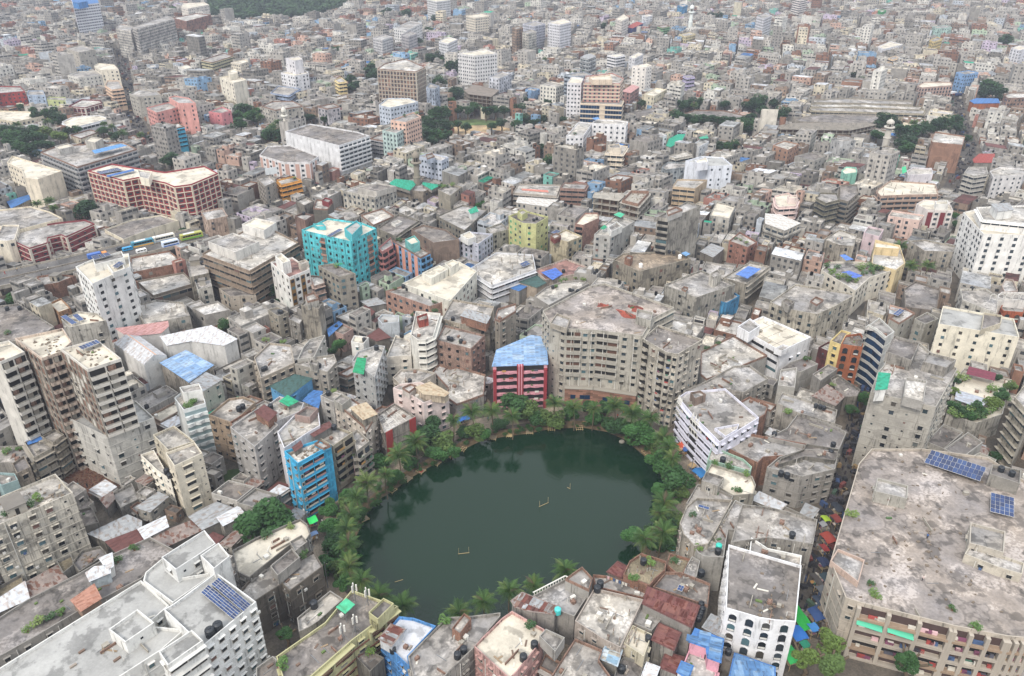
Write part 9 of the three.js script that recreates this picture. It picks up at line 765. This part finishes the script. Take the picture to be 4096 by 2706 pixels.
seed = 2024; { const cut = (a, b, lo, hi) => { const o = [a]; while (o[o.length - 1] < b) o.push(o[o.length - 1] + rr(lo, hi)); return o; }; const us = cut(-2000, 1600, 30, 62), vs = cut(-2300, 1000, 26, 48); for (let i = 0; i + 1 < us.length; i++) for (let j = 0; j + 1 < vs.length; j++) { const [x, z] = warp((us[i] + us[i + 1]) / 2, (vs[j] + vs[j + 1]) / 2); if (z > 0 || z < -1720 || Math.abs(x) > 150 - z * .75) continue; lot(us[i] + rr(.6, 1.8) + (i % 5 ? 0 : 2.6), vs[j] + rr(.6, 1.6) + (j % 7 ? 0 : 2.4), us[i + 1] - rr(.6, 1.8), vs[j + 1] - rr(.6, 1.6)); } }
LOTS.sort((a, b) => a.D - b.D);
const CNAME = { '#a8a5a2': 'grey', '#bcb9b6': 'pale grey', '#8f8c88': 'dark grey', '#cbc8c4': 'off-white', '#9a877a': 'brownish', '#94705f': 'brick', '#deddda': 'white', '#ddd5c3': 'cream', '#c8d1de': 'pale blue', '#d5b5a8': 'pinkish', '#b9cdb8': 'pale green', '#8fb4da': 'blue', '#cfc3dc': 'lilac', '#b7867c': 'reddish', '#86c9c0': 'aqua' }, RNAME = { c: 'stained flat roof', p: 'pale flat roof', d: 'dark flat roof', w: 'cream flat roof', g: 'grey tin roof', x: 'white tin roof', m: 'maroon tin roof', b: 'blue tin roof', e2: 'green tin roof' }, NUM = ['', 'one', 'two', 'three', 'four', 'five', 'six', 'seven'];
const own = LOTS.slice(0, 190), rest = LOTS.slice(190), nALL = ALL.length;
own.forEach((l, i) => { seed = 500 + i * 37; const A = area(l.p), near = l.D < 300, vn = l.D < 175, f = Math.min(l.cap, A < 30 || vn ? 1 + (rnd() < .5) : near ? 2 + Math.floor(rnd() * 1.6) : 2 + Math.floor(rnd() * 2.6)), r = vn ? pick(['c', 'd', 'c']) : A < 36 && rnd() < .5 ? pick(['g', 'm', 'k', 'x']) : wpick(RK), c = near ? wpick(WALLS.slice(0, 5)) : wpick(WALLS), h = f * 3 + (isTin(r) ? 0 : .7); const hold = ALL.length; B({ n: 'house', k: `${NUM[f]}-storey ${CNAME[c]} house`, l: where(l.x, l.z, `small ${CNAME[c]} ${NUM[f]}-storey house, ${r === 'k' ? 'rusty tin roof' : RNAME[r]},`), p: l.p.flat(), h, f, c, r, s: pick(['w', 'w', 'd', 'w', 'r']), sd: i + 1000, fill: 1, tw: () => where(l.x, l.z, 'black water tank on a small house'), nr: A < 70 ? 1 : 0, t: undefined, gr: 'small houses filling the gaps of the old town' }); ALL.length = hold; });
{ // far town past the three hundred largest: real walls, roofs, rooms and windows joined into one mass
  const wall = new MB(), roof = new MB(), win = new MB(); wall.c = []; roof.c = []; seed = 31; const col = new THREE.Color(), g = new THREE.Group(); g.name = 'distant_town'; tag(g, 'densely packed low grey town filling the view to the far haze', 'town', null, 'stuff'); scene.add(g);
  for (const { p, x, z, D, cap: cp } of rest) { const A = area(p), big = A > 150; let f = 2 + Math.floor(rnd() * 3 + (big ? rnd() * 1.8 : 0) + Math.max(-1, 1.6 * Math.sin(x * .011 + 1) * Math.sin(z * .009)) ); if (rnd() < .05 && A > 110) f += Math.floor(rr(2, 6)); if (D < 430) f = Math.min(f, 4); f = Math.min(f, cp); const h = f * 3.05 + rr(-.3, .6), wc = wpick(WALLS), rk = A > 220 && rnd() < .8 ? pick(['c', 'p', 'd']) : wpick(RK), off = rnd() * 40;
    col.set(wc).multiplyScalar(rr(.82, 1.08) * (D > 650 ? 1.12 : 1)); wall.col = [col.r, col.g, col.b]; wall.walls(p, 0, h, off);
    col.set(ROOF[rk][1]).multiplyScalar(rr(.75, 1.12)); roof.col = [col.r, col.g, col.b]; const tin = isTin(rk); roof.top(p, tin ? h : h - .7, off);
    if (!tin) { wall.walls(inset(p, .22), h - .7, h, off, true); const q = inset(p, .22); for (let i = 0; i < 4; i++) { const j = (i + 1) % 4; wall.quad([p[j][0], h, p[j][1]], [p[i][0], h, p[i][1]], [q[i][0], h, q[i][1]], [q[j][0], h, q[j][1]]); } }
    const ang = Math.atan2(p[1][1] - p[0][1], p[1][0] - p[0][0]), rot = (cx, cz, w, d) => [[-w, -d], [w, -d], [w, d], [-w, d]].map(([a, b]) => [cx + a * Math.cos(ang) - b * Math.sin(ang), cz + a * Math.sin(ang) + b * Math.cos(ang)]);
    if (!tin && A > 60) { const n = 1 + (rnd() < .5) + (A > 200); for (let k = 0; k < n; k++) { const q = pick(inset(p, 2.4)), t = rr(.1, .6), cx = q[0] + (x - q[0]) * t, cz = q[1] + (z - q[1]) * t, P = rot(cx, cz, rr(.8, 2.1), rr(1, 2.2)); if (!P.every((v) => inside(v[0], v[1], p))) continue; const H = h + rr(.8, 2.4); wall.walls(P, h - .7, H, off + 3); roof.top(P, H, off + 2); } if (D < 700) for (let k = 0; k < 2; k++) if (rnd() < .6) { const q = pick(inset(p, 1.5)), P = rot(q[0], q[1], .55, .55); col.set('#23262a'); roof.col = [col.r, col.g, col.b]; roof.walls(P, h - .7, h + .9, 0); roof.top(P, h + .9, 0); } }
    for (let i = 0; i < p.length; i++) { const a = p[i], b = p[(i + 1) % p.length], n = nrm(a, b); if (n[0] * -a[0] + n[1] * -a[1] <= 0) continue; const L = Math.hypot(b[0] - a[0], b[1] - a[1]), k = Math.floor(L / rr(2.5, 3.6)), t = [(b[0] - a[0]) / L, (b[1] - a[1]) / L], band = rnd() < .22, s0 = D > 600 ? 1 : 1; if (rnd() < .14) continue; for (let fl = 0; fl < f; fl++) { if (fl === 0 && D > 420) continue; for (let w = 0; w < k; w++) { if (rnd() < .12) continue; const u = (w + .5) * L / k, hw = (band ? L / k * .42 : rr(.55, .75)) * s0, y = fl * 3.05 + (band ? 1.3 : 1.05), hh = band ? 1.2 : 1.35, X = (q) => [a[0] + t[0] * q + n[0] * .03, a[1] + t[1] * q + n[1] * .03], q0 = X(u - hw), q1 = X(u + hw); win.quad([q1[0], y, q1[1]], [q0[0], y, q0[1]], [q0[0], y + hh, q0[1]], [q1[0], y + hh, q1[1]]); } } } }
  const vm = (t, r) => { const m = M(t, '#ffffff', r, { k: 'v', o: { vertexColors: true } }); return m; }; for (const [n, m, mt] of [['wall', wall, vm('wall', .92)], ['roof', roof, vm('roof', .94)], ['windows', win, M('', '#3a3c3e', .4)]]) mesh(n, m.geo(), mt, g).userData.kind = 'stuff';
  console.log('lots', LOTS.length, 'tris', (wall.p.length + roof.p.length + win.p.length) / 9); }
// ---------- street crowds: many small carts, bundles and people that read as one mass
{ seed = 88; const m = new MB(); m.c = []; const col = new THREE.Color(); const put = (x, z, w, h, d, y) => { const a = rnd() * 6, P = [[-w, -d], [w, -d], [w, d], [-w, d]].map(([i, j]) => [x + i * Math.cos(a) - j * Math.sin(a), z + i * Math.sin(a) + j * Math.cos(a)]); m.prism(P, y, y + h, 0); };
  ROADS.slice(0, 4).forEach(([pl, w], r) => { for (let i = 0; i + 1 < pl.length; i++) { const a = pl[i], b = pl[i + 1], L = Math.hypot(b[0] - a[0], b[1] - a[1]), n = nrm(a, b); for (let k = 0; k < L * (r ? .7 : 2.6); k++) { const t = rnd(), o = (rnd() - .5) * w * (r ? .85 : .95), x = a[0] + (b[0] - a[0]) * t + n[0] * o, z = a[1] + (b[1] - a[1]) * t + n[1] * o; const q = rnd(); col.set(q < .84 ? pick(['#1d1e22', '#2a2a2e', '#38343a', '#4a4038', '#242630']) : pick(['#6d3a36', '#a8a49c', '#35486c', '#5d5046', '#3d5244', '#857050', '#67625e', '#77736e'])); m.col = [col.r, col.g, col.b]; if (q < .5) put(x, z, .2, rr(1.4, 1.7), .16, .03); else if (q < .8) put(x, z, rr(.4, .9), rr(.6, 1.3), rr(.5, 1.2), .03); else put(x, z, .5, 1.5, 1.1, .03); } } });
  const o = mesh('street_crowd', m.geo(), M('', '#ffffff', .9, { k: 'v', o: { vertexColors: true } }), scene); tag(o, 'dense crowd of people, carts and bundles filling the streets', 'crowd', null, 'stuff'); }
{ seed = 91; const m = []; for (let i = 0; i < 160; i++) { const t = rnd(), u = rnd(), a = YARD[0], b = YARD[1], c = YARD[2], e = YARD[4], x = a[0] + (b[0] - a[0]) * t + (e[0] - a[0]) * u, z = a[1] + (b[1] - a[1]) * t + (e[1] - a[1]) * u; m.push(place(new THREE.BoxGeometry(rr(.2, 1), rr(.1, .5), rr(.2, .9)), x, .15, z, rnd() * 3)); } tag(mesh('brick_rubble', merge(m), M('ground', '#8d6253'), scene), 'reddish brick rubble strewn over the dug-up yard', 'rubble', null, 'stuff'); }

renderer.render(scene, camera);
